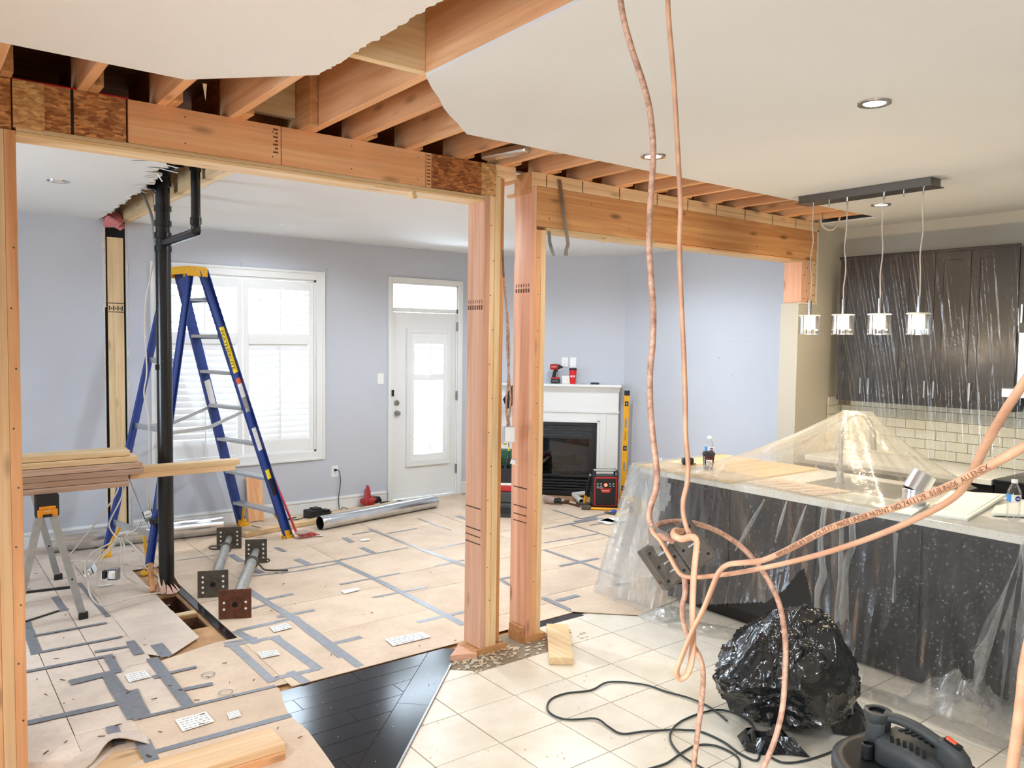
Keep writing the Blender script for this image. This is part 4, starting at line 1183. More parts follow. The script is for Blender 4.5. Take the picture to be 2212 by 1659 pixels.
for z in (2.45, 2.775): MB().lathe([(.028, 0), (.034, .002), (.034, .045), (.028, .047)], (vx, vy, z), (0, 0, 1), 20).build('coupling', 'black_abs', st, smooth=40)
MB().tube(smooth_path([(vx, vy, 2.46), (vx, vy + .005, 2.425), (vx - .003, vy + .05, 2.405), (X, Y, 2.39)]), .028, 16).build('wye_branch', 'black_abs', st, smooth=50)
MB().bar((vx - .03, vy - .01, 2.822), (vx + .045, vy - .02, 2.815), .02, .012).build('hanger', 'black_abs', st)
mb = MB(); rr = random.Random(5)
for k in range(14):
    a = k / 14 * 6.28; r0, r1 = .052, .075 + rr.random() * .03
    mb.add([(X + r0 * math.cos(a), Y + r0 * math.sin(a), .05 + rr.random() * .05), (X + r0 * math.cos(a + .45), Y + r0 * math.sin(a + .45), .03), (X + r1 * math.cos(a + .45), Y + r1 * math.sin(a + .45), -.005), (X + r1 * math.cos(a), Y + r1 * math.sin(a), 0)], [(0, 1, 2, 3)])
mb.build('torn_collar', 'pink_wrap', st)
for z in (.82, 1.55): MB().obox((X - .05, Y - .02, z), (1, 0, 0), (0, 1, 0), (0, 0, 1), .012, .012, .018).build('cable_clip', 'black_abs', st)

tag(MB().bar((1.33, 5.74, .012), (1.352, 5.88, .17), .03, .05).build('wood_scrap', 'oldwood_y', bevel=.002), 'short stained wood scrap leaning on the foot of the black pipe', 'wood scrap')
mb = MB(); mb.box(1.335, 1.475, 5.205, 5.265, -.05, -.004); tag(mb.build('floor_crosspiece', 'palewood_x', bevel=.002), 'wood crosspiece between the two floor openings', 'wood piece')
# pink insulation at the ceiling corner
mb = MB(); c = V((1.45, 7.44, 2.73))
mb.ball(c, .085, 22, .9, .8, .9)
mb.v = [tuple(V(p) + V((noise.noise(V(p) * 14), noise.noise(V(p) * 14 + V((5, 0, 0))), noise.noise(V(p) * 14 + V((0, 9, 0))))) * .06) for p in mb.v]
tag(mb.build('insulation_tuft', 'insulation_pink', smooth=60), 'tuft of pink insulation sticking out above the back wall stud', 'insulation')

# ---- step ladder
FN, FF, RN, RF = V((2.669, 6.684, 0)), V((2.501, 7.348, 0)), V((1.416, 6.252, 0)), V((1.256, 6.899, 0))
tcen = V((1.872, 6.88, 2.30))
wdir = (FF - FN).normalized()                       # along the steps
fdir = (((FN + FF) - (RN + RF)) / 2); fdir.z = 0; fdir.normalize()
TN, TF_ = tcen - wdir * .17 + fdir * .055, tcen + wdir * .17 + fdir * .055
QN, QF = tcen - wdir * .16 - fdir * .05, tcen + wdir * .16 - fdir * .05
ld = thing('step_ladder', ((FN + RF) / 2).xy.to_3d(), 'blue fibreglass step ladder with a yellow cap standing in front of the window', 'ladder')
def rail(a, b, w, d, up, name, mat='fiberglass_blue'):
    mb = MB(); x, y, z = basis(b - a, up); L_ = (b - a).length; c = (a + b) / 2
    mb.obox(c, x, y, z, .004, w / 2, L_ / 2)
    mb.obox(c + x * (d / 2) + y * (w / 2 - .004), x, y, z, d / 2, .004, L_ / 2); mb.obox(c + x * (d / 2) - y * (w / 2 - .004), x, y, z, d / 2, .004, L_ / 2)
    return mb.build(name, mat, ld, bevel=.002)
rail(FN, TN, .082, .03, fdir, 'front_rail'); rail(FF, TF_, .082, -.03, fdir, 'front_rail')
rail(RN, QN, .055, .025, fdir, 'rear_rail'); rail(RF, QF, .055, -.025, fdir, 'rear_rail')
# cap
mb = MB(); ax, ay = wdir, fdir
mb.obox(tcen + V((0, 0, .012)), ax, ay, V((0, 0, 1)), .20, .085, .014)
mb.obox(tcen - ax * .195 + V((0, 0, -.02)), ax, ay, V((0, 0, 1)), .006, .095, .035); mb.obox(tcen + ax * .195 + V((0, 0, -.02)), ax, ay, V((0, 0, 1)), .006, .095, .035)
mb.obox(tcen + ay * .085 + V((0, 0, -.012)), ax, ay, V((0, 0, 1)), .195, .006, .025); mb.obox(tcen - ay * .085 + V((0, 0, -.012)), ax, ay, V((0, 0, 1)), .195, .006, .025)
cap = mb.build('top_cap', 'ladder_yellow', ld, bevel=.006)
mb = MB()
for d_ in (-.06, -.02, .03, .065): mb.cyl(tcen - ax * .202 + ay * d_ + V((0, 0, -.012 + .012 * (d_ < 0))), tcen - ax * .206 + ay * d_ + V((0, 0, -.012 + .012 * (d_ < 0))), .006, 8)
mb.build('rivets', 'aluminium', cap)
# steps
ns = 7
for i in range(ns):
    t = (i + .82) / (ns + .55)
    a, b = FN.lerp(TN, t), FF.lerp(TF_, t)
    a, b = a + wdir * .004, b - wdir * .004
    mb = MB(); mb.bar(a, b, .085, .006, (0, 0, 1)); c = (a + b) / 2
    mb.obox(c + fdir * .042 - V((0, 0, .016)), wdir, fdir, V((0, 0, 1)), (b - a).length / 2, .003, .016); mb.obox(c - fdir * .042 - V((0, 0, .010)), wdir, fdir, V((0, 0, 1)), (b - a).length / 2, .003, .011)
    for q in range(5): mb.obox(c + fdir * (-.03 + q * .015) + V((0, 0, .004)), wdir, fdir, V((0, 0, 1)), (b - a).length / 2, .002, .001)
    mb.build('step', 'aluminium', ld)
for t in (.12, .45, .68):
    a, b = RN.lerp(QN, t), RF.lerp(QF, t); mb = MB(); mb.bar(a, b, .012, .045, (0, 0, 1)); mb.build('rear_brace', 'aluminium', ld, bevel=.002)
mb = MB(); mb.bar(RN.lerp(QN, .12), RF.lerp(QF, .30), .006, .02, (0, 0, 1)); mb.build('rear_brace', 'aluminium', ld)
for s_, F0, T0, R0, Q0 in ((-1, FN, TN, RN, QN), (1, FF, TF_, RF, QF)):
    a, b = F0.lerp(T0, .50) + wdir * .012 * s_, R0.lerp(Q0, .44) + wdir * .012 * s_
    m_ = (a + b) / 2 - V((0, 0, .05))
    MB().bar(a, m_, .005, .028, (0, 0, 1)).build('spreader', 'aluminium', ld); MB().bar(m_, b, .005, .028, (0, 0, 1)).build('spreader', 'aluminium', ld)
# feet and knee braces
for F0, T0, s_ in ((FN, TN, 1), (FF, TF_, -1), (RN, QN, 1), (RF, QF, -1)):
    mb = MB(); w_ = .055 if F0 in (FN, FF) else .04
    mb.obox(F0 + V((0, 0, .016)), wdir, fdir, V((0, 0, 1)), .026, w_, .016); mb.obox(F0 + (T0 - F0).normalized() * .045, wdir, fdir, V((0, 0, 1)), .010, w_ * .8, .03)
    mb.build('foot', 'ladder_yellow', ld, bevel=.005)
    t = .10; a = F0.lerp(T0, .03) + wdir * s_ * .018; b = F0.lerp(T0, .105) + wdir * s_ * .12
    MB().tube(smooth_path([a, a.lerp(b, .4) + V((0, 0, .02)), b]), [.012] * 13, 8).build('knee_brace', 'ladder_yellow' if F0 in (FN, FF) else 'ladder_yellow', ld, smooth=50)
# stickers on the outer web of the near front rail and the inner web of the far one
nx, ny, nz = basis(TN - FN, fdir)        # ny ~ across rail, nz along rail
out = -wdir
def sticker(t0, t1, half, mat, name, A=FN, B=TN, o_=out, off=.0055, shift=0.0):
    z = (B - A).normalized(); acr = (fdir - z * fdir.dot(z)).normalized(); a, b = A.lerp(B, t0) + o_ * off + acr * shift, A.lerp(B, t1) + o_ * off + acr * shift
    mb = MB(); q = [a - acr * half, a + acr * half, b + acr * half, b - acr * half]
    f = (0, 1, 2, 3) if (q[1] - q[0]).cross(q[3] - q[0]).dot(o_) > 0 else (3, 2, 1, 0)
    mb.add(q, [f]); o = mb.build(name, mat, ld); return o, a, b, acr, z
sticker(.635, .80, .036, 'label_yellow', 'brand_label')
z = (TN - FN).normalized(); acr = (fdir - z * fdir.dot(z)).normalized()
mb = MB(); put_text(mb, 'FEATHERLITE', FN.lerp(TN, .7175) + out * .0068, -z, acr, .030, width=.34); mb.build('brand_lettering', 'ink', ld)
sticker(.595, .615, .032, 'label_orange', 'warning_label'); sticker(.545, .594, .032, 'label_white', 'warning_label'); sticker(.49, .544, .032, 'print_grey', 'warning_label')
sticker(.345, .43, .030, 'label_white', 'warning_label'); sticker(.235, .27, .028, 'label_yellow', 'warning_label'); sticker(.17, .234, .028, 'ink', 'warning_label')
sticker(.50, .60, .030, 'label_white', 'warning_label', FF, TF_, -wdir, .0055)
mb = MB()
for i in range(9):
    a = FN.lerp(TN, .36 + i * .007) + out * .0064; mb.bar(a - acr * .02, a + acr * (.005 + .015 * ((i * 7) % 3) / 2), .0015, .003, out)
for i in range(5):
    a = FN.lerp(TN, .553 + i * .007) + out * .0064; mb.bar(a - acr * .022, a + acr * .02, .0015, .003, out)
mb.build('label_print', 'print_grey', ld)
MB().obox(RN.lerp(QN, .165) - wdir * .02, wdir, fdir, V((0, 0, 1)), .02, .045, .02).build('black_clip', 'black_plastic', ld, bevel=.004)

# ---- broom leaning behind the ladder
br = thing('broom', onz(650, 1163), 'broom with a red pole and pink bristles beside the ladder foot', 'broom')
bt = V((2.44, 7.22, 1.22)); bh = onz(641, 1152, .05)
MB().cyl(bh, bt, .0105, 12).build('pole', 'red_pole', br, smooth=40)
hd = onz(653, 1150, .055); bx = (onz(690, 1150, .05) - onz(640, 1158, .05)); bx.z = 0; bx.normalize(); by = V((-bx.y, bx.x, 0))
mb = MB(); mb.ball(hd, .06, 16, 1.15, .75, .38); mb.build('head', 'broom_head', br, smooth=60)
mb = MB(); rr = random.Random(9)
for k in range(170):
    a = rr.uniform(-.055, .055); s_ = rr.uniform(-.03, .03)
    p = hd + bx * a + by * s_ - V((0, 0, .006)); q = p + bx * (.055 + a * .5 + rr.uniform(-.01, .02)) + by * (s_ * .6 + rr.uniform(-.006, .006)); q.z = .014 + rr.uniform(0, .012)
    mb.tube([p, p.lerp(q, .5) + V((0, 0, .004)), q], .0016, 4)
tag(mb.build('bristles', 'bristle_red', br), kind='stuff')

# ---- ducts lying on the floor
def duct(a, b, r, label, dent=False):
    t = thing('metal_duct', (a + b) / 2 - V((0, 0, r)), label, 'duct')
    d = (b - a).normalized(); L_ = (b - a).length; n = 32
    prof = [(r * .96, .0)] + [(r, .012)] + [(r * 1.015, .05), (r, .06), (r, .075), (r * 1.015, .085), (r, .095)] + [(r, L_ - .03), (r * .985, L_)]
    MB().lathe(prof, a, d, n).build('shell', 'galvanised', t, smooth=40)
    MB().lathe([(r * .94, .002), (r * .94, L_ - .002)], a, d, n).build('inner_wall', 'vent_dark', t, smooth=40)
    x, y, z = basis(d)
    s_ = (x * .2 + V((0, 0, 1))).normalized() * r
    MB().bar(a + s_ + d * .1, b + s_, .012, .003, s_).build('seam', 'galvanised', t)
    return t
r1 = .078
A = onz(82, 1190, 0); A.z = r1; B_ = onz(485, 1150, 0); B_.z = r1
duct(V((.90, 7.30, r1 + .004)), V((2.25, 7.16, r1 + .004)), r1, 'long shiny galvanised duct along the wall behind the ladder')
duct(V((3.02, 6.80, .068)), V((4.42, 7.06, .068)), .064, 'galvanised duct lying on cardboard in front of the white door')

# ---- screw jack posts lying down, one galvanised, one with a rusty foot
def jack(near, far, r, m1, m2, label, hdl):
    n_, f_ = V(near), V(far)
    t = thing('jack_post', (n_ + f_) / 2, label, 'jack post')
    d = (f_ - n_).normalized(); d0 = V((d.x, d.y, 0)).normalized(); sd = V((-d0.y, d0.x, 0))
    hz = .095
    a, b = n_ + V((0, 0, hz)), f_ + V((0, 0, hz))
    MB().tube([a + d0 * .01, a + d0 * .16, a.lerp(b, .75)], [r, r, r], 24).build('tube', 'steel_pipe', t, smooth=40)
    MB().cyl(a.lerp(b, .74), b, r * .72, 20).build('inner_tube', 'steel_pipe', t, smooth=40)
    MB().lathe([(r, 0), (r * 1.3, .004), (r * 1.3, .035), (r, .04)], a.lerp(b, .735), d0, 24).build('collar', m1, t, smooth=40)
    for p, s_, mm, nm in ((a, 1, m2, 'base_plate'), (b, -1, m1, 'head_plate')):
        tilt = V((0, 0, 1)); h = .098 if mm == m2 else .082
        mb = MB(); cpl = p
        mb.obox(cpl, sd, tilt, d0, h, hz, .004); plate = mb.build(nm, mm, t, bevel=.006)
        MB().lathe([(.018, -.001), (.018, -.006), (r * 1.1, -.006), (r * 1.1, -.002)], cpl - d0 * .004, d0, 20).build('socket_rim', mm, plate, smooth=40)
        MB().cyl(cpl - d0 * .0062, cpl - d0 * .0052, .019, 18).build('bore', 'vent_dark', plate)
        mb = MB()
        for i in (-1, 1):
            for j in (-1, -.35, .35, 1) if mm != 'rust' else (-.55, .25):
                q = cpl + sd * (i * h * .66) + tilt * (j * hz * .55); mb.cyl(q - d0 * .0046, q - d0 * .0052, .008, 10)
        mb.build('bolt_holes', 'paper_white', plate)
    # locking pin with a loop and a bent handle
    c = a.lerp(b, .78)
    loop = [c + sd * s_ * hdl + V((0, 0, z)) for s_, z in ((.03, .012), (.10, .012), (.125, 0), (.10, -.014), (.03, -.014))]
    MB().tube(smooth_path(loop), .006, 8).build('pin_loop', m1, t, smooth=50)
    if m2 == 'rust':
        hd_ = [c + sd * hdl * .02, c + sd * hdl * .06 + V((0, 0, -.04)), c + sd * hdl * .10 - d0 * .01 + V((0, 0, -.07)), c + sd * hdl * .26 - d0 * .03 + V((0, 0, -.075))]
        MB().tube(smooth_path(hd_), .007, 8).build('handle', m1, t, smooth=50)
    return t
jack((1.640, 5.42, 0), (2.13, 6.60, 0), .034, 'steel_dark', 'steel_dark', 'grey steel jack post lying down with square grey end plates', 1)
jack((1.625, 4.93, 0), (2.17, 6.08, 0), .038, 'steel_dark', 'rust', 'steel jack post lying down with a rusty square base plate', -1)

# ---- pieces of lumber on the living room floor
def board(name, a, b, wd, th, mat, label, cat='lumber', up=(0, 0, 1)):
    return tag(MB().bar(a, b, wd, th, up).build(name, mat, bevel=.002), label, cat)
board('lumber_stud', (2.36, 6.93, .027), (3.35, 7.13, .027), .089, .038, 'palewood_x', 'pale stud lying flat behind the ladder foot')
board('lumber_stud', (3.35, 7.22, .027), (4.15, 7.36, .027), .089, .038, 'palewood_x', 'pale stud lying between the charger and the door')
p_ = thing('plywood_offcut', (2.64, BW - .10, 0), 'upright orange board offcut leaning on the back wall', 'board')
MB().obox((2.66, BW - .075, .225), (1, 0, 0), (0, 1, -.14), (0, .14, 1), .075, .008, .215).build('board', 'fir_z', p_, bevel=.001)
tag(MB().obox((2.72, 7.25, .012), (1, .3, 0), (-.3, 1, 0), (0, 0, 1), .14, .08, .004).build('cardboard_scrap', 'cardboard'), 'flat cardboard scrap under the leaning board', 'cardboard')

# ---- charger and its cord to the wall outlet
ch = thing('battery_charger', onz(682, 1118), 'black battery charger on the floor below the outlet', 'charger')
c = V((3.19, 7.33, 0)); u = V((.98, .2, 0)).normalized(); v_ = V((-u.y, u.x, 0)); k_ = V((0, 0, 1))
MB().obox(c + V((0, 0, .045)), u, v_, k_, .085, .06, .04).build('body', 'black_plastic', ch, bevel=.012)
mb = MB(); mb.obox(c + u * .13 + V((0, 0, .022)), u, v_, k_, .055, .05, .018); mb.obox(c + u * .14 + V((0, 0, .05)), u, v_, k_, .03, .04, .012); mb.build('dock', 'black_plastic', ch, bevel=.006)
MB().obox(c + V((.02, 0, .09)), u, v_, k_, .04, .045, .008).build('battery', 'black_plastic', ch, bevel=.004)
def outlet(c, n, label, w_=.036, h_=.058, kind='duplex'):
    n = V(n).normalized(); u = V((0, 0, 1)).cross(n).normalized()
    t = thing('wall_outlet' if kind != 'switch' else 'light_switch', c, label, 'outlet' if kind != 'switch' else 'switch')
    MB().obox(c + n * .003, u, V((0, 0, 1)), n, w_, h_, .003).build('cover_plate', 'outlet_white', t, bevel=.002)
    if kind == 'duplex':
        for z in (-.02, .02):
            MB().obox(c + n * .0065 + V((0, 0, z)), u, V((0, 0, 1)), n, .016, .014, .001).build('receptacle', 'outlet_white', t, bevel=.001)
            mb = MB()
            for s_ in (-.006, .006): mb.obox(c + n * .0078 + u * s_ + V((0, 0, z + .003)), u, V((0, 0, 1)), n, .0012, .004, .0004)
            mb.obox(c + n * .0078 + V((0, 0, z - .007)), u, V((0, 0, 1)), n, .002, .002, .0004); mb.build('slots', 'ink', t)
    elif kind == 'switch':
        MB().obox(c + n * .008, u, V((0, 0.25, 1)), n, .004, .010, .004).build('toggle', 'outlet_white', t)
    return t
oc = ony(723, 1018, BW)
outlet(oc, (0, -1, 0), 'white wall outlet with a black cord plugged in below the window')
cord = [oc + V((0, -.03, .015)), oc + V((.035, -.035, 0)), oc + V((.05, -.03, -.12)), oc + V((.03, -.03, -.28)), oc + V((.04, -.04, -.42)), oc + V((.10, -.12, -.475))]
cord[-1].z = .012; cord.insert(-1, V((cord[-1].x - .05, cord[-1].y + .04, .03)))
cd = thing('charger_cord', oc, 'thin black charger cord hanging from the outlet to the floor', 'cord')
MB().tube(smooth_path(cord), .0042, 6).build('cable', 'cord_black', cd, smooth=60)
MB().obox(oc + V((.0, -.017, .017)), (1, 0, 0), (0, 1, 0), (0, 0, 1), .012, .014, .010).build('plug', 'rubber', cd, bevel=.003)
tag(MB().tube(smooth_path([(3.10, 7.33, .012), (2.98, 7.28, .014), (2.93, 7.36, .012), (3.03, 7.38, .012), (2.88, 7.33, .012), (2.80, 7.25, .012)]), .004, 6).build('charger_cord', 'cord_black', smooth=60), 'black cord curled on the floor between ladder and charger', 'cord')
outlet(ony(822, 818, BW), (0, -1, 0), 'white light switch beside the white door', kind='switch')
dn = V((-1, -1, 0)).normalized()
def on_diag(px, py, s=13.09):
    d = ray(px, py); t = s / (d.x + d.y); return CPOS + d * t
outlet(on_diag(1220, 783), dn, 'white duplex outlet on the wall above the mantel')
outlet(on_diag(1238, 783), dn, 'blank white cover plate on the wall above the mantel', kind='blank')
outlet(onx(1426, 1000, XR), (-1, 0, 0), 'white outlet low on the bluish end wall behind the island')

# ---- rag bag and small tools by the door
rb_ = thing('red_bag', onz(795, 1098), 'crumpled red plastic bag with black print by the door casing', 'bag')
mb = MB(); c = onz(798, 1096); c.z = .055
mb.ball(c, .10, 20, .8, .7, .55)
mb.v = [tuple(V(p) + V((noise.noise(V(p) * 17), noise.noise(V(p) * 17 + V((5, 0, 0))), .5 * noise.noise(V(p) * 17 + V((0, 9, 0))))) * .05) for p in mb.v]
mb.v = [(p[0], p[1], max(.008, p[2])) for p in mb.v]
mb.build('body', 'red_bag', rb_, smooth=30)
mb = MB(); tpt = c + V((-.03, 0, .03)); mb.tube([tpt, tpt + V((.0, 0, .09)), tpt + V((.008, 0, .15))], [.045, .032, .012], 9); mb.v = [tuple(V(p) + V((noise.noise(V(p) * 30), noise.noise(V(p) * 30 + V((5, 0, 0))), 0)) * .02) for p in mb.v]
mb.build('gathered_neck', 'red_bag', rb_, smooth=30)
mb = MB(); mb.ball(c + V((.06, -.03, .02)), .055, 12, 1, .7, .6); mb.v = [tuple(V(p) + V((noise.noise(V(p) * 26), noise.noise(V(p) * 26 + V((5, 0, 0))), noise.noise(V(p) * 26 + V((0, 9, 0))))) * .025) for p in mb.v]; mb.v = [(p[0], p[1], max(.008, p[2])) for p in mb.v]
mb.build('dark_print', 'ink', rb_, smooth=30)
def pxbox(name, px, py, sx, sy, sz, ang, mat, label, cat, z=.006, bev=.004):
    c = onz(px, py); a = R_(ang)
    return tag(MB().obox(c + V((0, 0, z + sz / 2)), (math.cos(a), math.sin(a), 0), (-math.sin(a), math.cos(a), 0), (0, 0, 1), sx / 2, sy / 2, sz / 2).build(name, mat, bevel=bev), label, cat)
pxbox('tape_roll', 832, 1089, .09, .08, .02, 20, 'black_plastic', 'flat black case lying by the door sill', 'case')
pxbox('hand_tool', 845, 1095, .16, .04, .02, 5, 'rubber', 'black hand tool lying in front of the door', 'tool')
pxbox('hand_tool', 862, 1089, .07, .06, .03, 30, 'steel_dark', 'small dark metal tool head by the door sill', 'tool')
pxbox('wood_strip', 815, 1099, .25, .05, .008, 8, 'brushed', 'thin metal blade lying beside the red bag', 'tool')
# ================================================================== SAWHORSE, LUMBER AND LOOSE WIRING
sh = thing('sawhorse', (.68, 5.9, 0), 'folding sawhorse with zinc legs and a black and orange bracket', 'sawhorse')
tz = .79
for yy, s_ in ((5.50, -1), (6.42, 1)):
    for sx in (-1, 1):
        top = V((.68 + sx * .035, yy, .67)); foot = V((.68 + sx * .185, yy + s_ * .035, .012))
        leg = MB().bar(top, foot, .042, .024, (0, 1, 0)).build('leg', 'zinc', sh, bevel=.003)
        MB().obox(foot + V((0, 0, .012)), (1, 0, 0), (0, 1, 0), (0, 0, 1), .026, .018, .022).build('foot', 'rubber', leg, bevel=.003)
        MB().cyl(top.lerp(foot, .62) + V((0, -.0135, 0)), top.lerp(foot, .62) + V((0, -.0145, 0)), .006, 10).build('pin_hole', 'vent_dark', leg)
mb = MB(); mb.bar((.68, 5.47, .765), (.68, 6.45, .765), .05, .06); mb.build('top_rail', 'black_plastic', sh, bevel=.004)
for yy, s_ in ((5.485, -1), (6.44, 1)):
    br = MB().box(.618, .745, yy - .03, yy + .03, .665, .80).build('bracket', 'black_plastic', sh, bevel=.008)
    mb = MB(); mb.prism([(.628, yy + s_ * .031), (.735, yy + s_ * .031), (.735, yy + s_ * .042), (.628, yy + s_ * .042)], .668, .715); mb.prism([(.638, yy + s_ * .031), (.725, yy + s_ * .031), (.725, yy + s_ * .044), (.638, yy + s_ * .044)], .715, .733)
    mb.build('orange_cover', 'saw_orange', br, bevel=.004)
    mb = MB(); mb.box(.655, .705, yy + s_ * .0445, yy + s_ * .046, .668, .686); mb.build('latch', 'black_plastic', br)
    if s_ < 0:
        mb = MB(); put_text(mb, 'DEWALT', (.681, yy - .0455, .706), (1, 0, 0), (0, 0, 1), .007, width=.034); mb.build('lettering', 'label_white', br)
# stack of boards across it: rows of two-by-fours, top ones shifted
lab = 'dusty two-by-four in the stack lying across the sawhorse'
grp = 'dusty boards stacked on the sawhorse'
rows = [(.800, -.55, 1.13, 3), (.838, -.60, 1.135, 3), (.876, -.55, 1.222, 3), (.914, -.58, 1.222, 3), (.952, -.6, 1.205, 3), (.990, -.55, 1.165, 2)]
fb = None
for i, (z, x0, x1, n) in enumerate(rows):
    for j in range(n):
        y0 = 5.475 + j * .098 + random.uniform(-.010, .010) + (.03 if i >= 4 else 0) + (.03 if i == 5 else 0)
        dx = random.uniform(-.012, .012)
        tag(MB().box(x0 + dx, x1 + dx, y0, y0 + .088, z + .0018, z + .0368).build('lumber_board', 'dustywood_x' if i < 4 else 'palewood_x', bevel=.002), lab, 'lumber', grp)
for z, x1, m_, l_ in ((.838, 1.83, 'spruce_x', 'lower of two pale boards reaching from the stack past the black pipe'), (.876, 1.86, 'palewood_x', 'upper of two pale boards reaching from the stack past the black pipe')):
    tag(MB().box(1.236 if z > .85 else 1.155, x1, 5.52, 5.609, z + .0005, z + .0375).build('lumber_board', m_, bevel=.002), l_, 'lumber')
pn = dep(108, 1003, 5.05)
# things on the floor under it
tag(MB().bar(onz(52, 1284) + V((0, 0, .014)), onz(165, 1271) + V((0, 0, .014)), .022, .014).build('metal_bar', 'black_plastic', bevel=.002), 'black bar lying on the cardboard under the sawhorse', 'bar')
tag(MB().bar(onz(54, 1346) + V((0, 0, .010)), onz(128, 1322) + V((0, 0, .010)), .020, .004).build('wood_shim', 'black_plastic'), 'thin black strip on the cardboard near the stud post', 'strip')

# ---- loose wiring by the drain stack
def wire(name, pix, r, mat, label, deps=None, cat='wire', per=6, n=6, flat=1.0):
    P = []
    for i, q in enumerate(pix):
        if len(q) == 3 and isinstance(q[2], (int, float)): P.append(dep(q[0], q[1], q[2]))
        else: P.append(V(q[2]))
    return tag(MB().tube(smooth_path(P, per), r, n, flat=flat).build(name, mat, smooth=60), label, cat)
D = lambda px, py, z=None, t=None: (px, py, t)
wire('white_wire', [(335, 392, 5.85), (334, 470, 5.85), (332, 560, 5.85), (316, 640, 5.9), (312, 700, 5.95), (317, 800, 6.0), (311, 850, 6.0), (320, 900, 6.0), (322, 990, 6.0), (318, 1050, 6.0), (322, 1098, 6.0)], .0055, 'wire_white', 'long white wire hanging from the ceiling to the upper junction box')
wire('grey_conduit', [(302, 410, 5.9), (318, 440, 5.88), (330, 480, 5.86), (336, 560, 5.84), (340, 640, 5.83), (341, 700, 5.82), (345, 860, 5.8), (343, 1000, 5.8), (341, 1100, 5.8)], .011, 'wire_grey', 'grey cable running down the side of the black pipe')
def steel_box(c, ax, ay, az, hx, hy, hz, label, open_=True, shiny='zinc'):
    c = V(c); ax, ay, az = V(ax).normalized(), V(ay).normalized(), V(az).normalized()
    t = thing('junction_box', c, label, 'junction box')
    mb = MB(); th = .0015
    mb.obox(c - az * hz, ax, ay, az, hx, hy, th)
    for s_ in (-1, 1): mb.obox(c + ax * hx * s_, ax, ay, az, th, hy, hz); mb.obox(c + ay * hy * s_, ax, ay, az, hx, th, hz)
    mb.build('shell', shiny, t)
    mb = MB()
    for s_ in (-.5, .5): mb.cyl(c - az * (hz + th) + ax * hx * s_, c - az * (hz + th + .001) + ax * hx * s_, min(hx, hy) * .3, 12)
    mb.build('knockouts', 'steel_dark', t)
    mb = MB(); mb.obox(c + az * hz * 1.02, ax, ay, az, hx * .75, hy * .8, .002); mb.obox(c + az * (hz * 1.02 + .012), ax, ay, az, hx * .5, hy * .45, .012)
    mb.build('device', 'outlet_white', t, bevel=.002)
    return t
c1 = dep(322, 1113, 6.0)
steel_box(c1, CR + CU * .35, CU - CR * .35, CF * -1 + CU * .7, .040, .030, .022, 'steel junction box with white device hanging by a wire beside the ladder')
c2 = dep(194, 1232, 5.45)
steel_box(c2, CR + CU * .5, CU - CR * .5, -CF - CU * .6, .034, .024, .020, 'shiny steel junction box lying tipped on the cardboard', shiny='galvanised')
c3 = dep(246, 1240, 5.35)
tb = steel_box(c3, CR, CU, -CF, .030, .036, .024, 'grey steel junction box with a black outlet dangling out')
MB().obox(c3 - CR * .055 - CF * .01, CR, CU, -CF, .012, .026, .022).build('dangling_outlet', 'black_plastic', tb, bevel=.003)
MB().obox(c3 - CR * .066 - CF * .012, CR, CU, -CF, .002, .028, .024).build('outlet_face', 'outlet_white', tb)
mb = MB()
for s_ in (-.01, .008): mb.tube(smooth_path([c3 - CR * .045 + CU * s_, c3 - CR * .035 + CU * (s_ + .012), c3 - CR * .02 + CU * s_]), .0018, 5)
mb.build('leads', 'ink', tb)
MB().obox(c3 + CR * .006 - CF * .0255, CR, CU, -CF, .006, .012, .0005).build('sticker', 'label_white', tb)
k_ = (250, 1160)
wl = 'white wire in the tangle spreading from beside the ladder to the junction boxes'
wg = 'tangled white wires by the drain pipe'
for pth in ([(266, 1050, 6.3), (262, 1075, 6.2), (240, 1120, 6.1), (236, 1136, 6.05), (244, 1152, 6.0), (254, 1162, 5.98)],
            [(256, 1048, 6.2), (250, 1068, 6.1), (215, 1120, 6.0), (170, 1175, 6.0), (145, 1207, 6.0)],
            [(254, 1162, 5.98), (235, 1175, 5.85), (205, 1190, 5.7), (190, 1205, 5.6), (184, 1228, 5.45), (190, 1250, 5.3), (193, 1280, 5.15), (205, 1300, 5.05), (225, 1308, 5.02), (262, 1298, 5.1), (300, 1287, 5.2), (345, 1281, 5.35)],
            [(254, 1162, 5.98), (238, 1182, 5.8), (215, 1204, 5.7), (206, 1222, 5.6)],
            [(250, 1164, 5.98), (245, 1180, 5.85), (225, 1200, 5.7), (212, 1218, 5.55)],
            [(258, 1162, 5.98), (262, 1180, 5.8), (258, 1200, 5.6), (256, 1226, 5.38)],
            [(262, 1162, 5.98), (268, 1180, 5.8), (264, 1210, 5.6), (268, 1240, 5.5), (285, 1255, 5.45), (310, 1264, 5.45), (335, 1276, 5.45)],
            [(266, 1164, 5.98), (285, 1175, 5.85), (302, 1200, 5.7), (312, 1222, 5.6), (328, 1238, 5.55), (345, 1252, 5.55)],
            [(306, 1228, 5.6), (320, 1219, 5.6), (332, 1224, 5.6), (345, 1236, 5.55)],
            [(250, 1162, 5.98), (262, 1154, 6.0), (285, 1149, 6.0), (298, 1140, 6.0), (304, 1126, 6.0)],
            [(266, 1164, 5.98), (278, 1154, 6.0), (292, 1146, 6.0), (302, 1130, 6.0)],
            [(149, 1215, 5.75), (160, 1210, 5.75), (185, 1212, 5.7), (215, 1215, 5.65), (245, 1216, 5.6), (300, 1222, 5.6), (330, 1220, 5.65)],
            [(342, 1240, 5.5), (345, 1262, 5.45), (350, 1272, 5.45)]):
    wire('white_wire', pth, .0058, 'wire_white', wl)
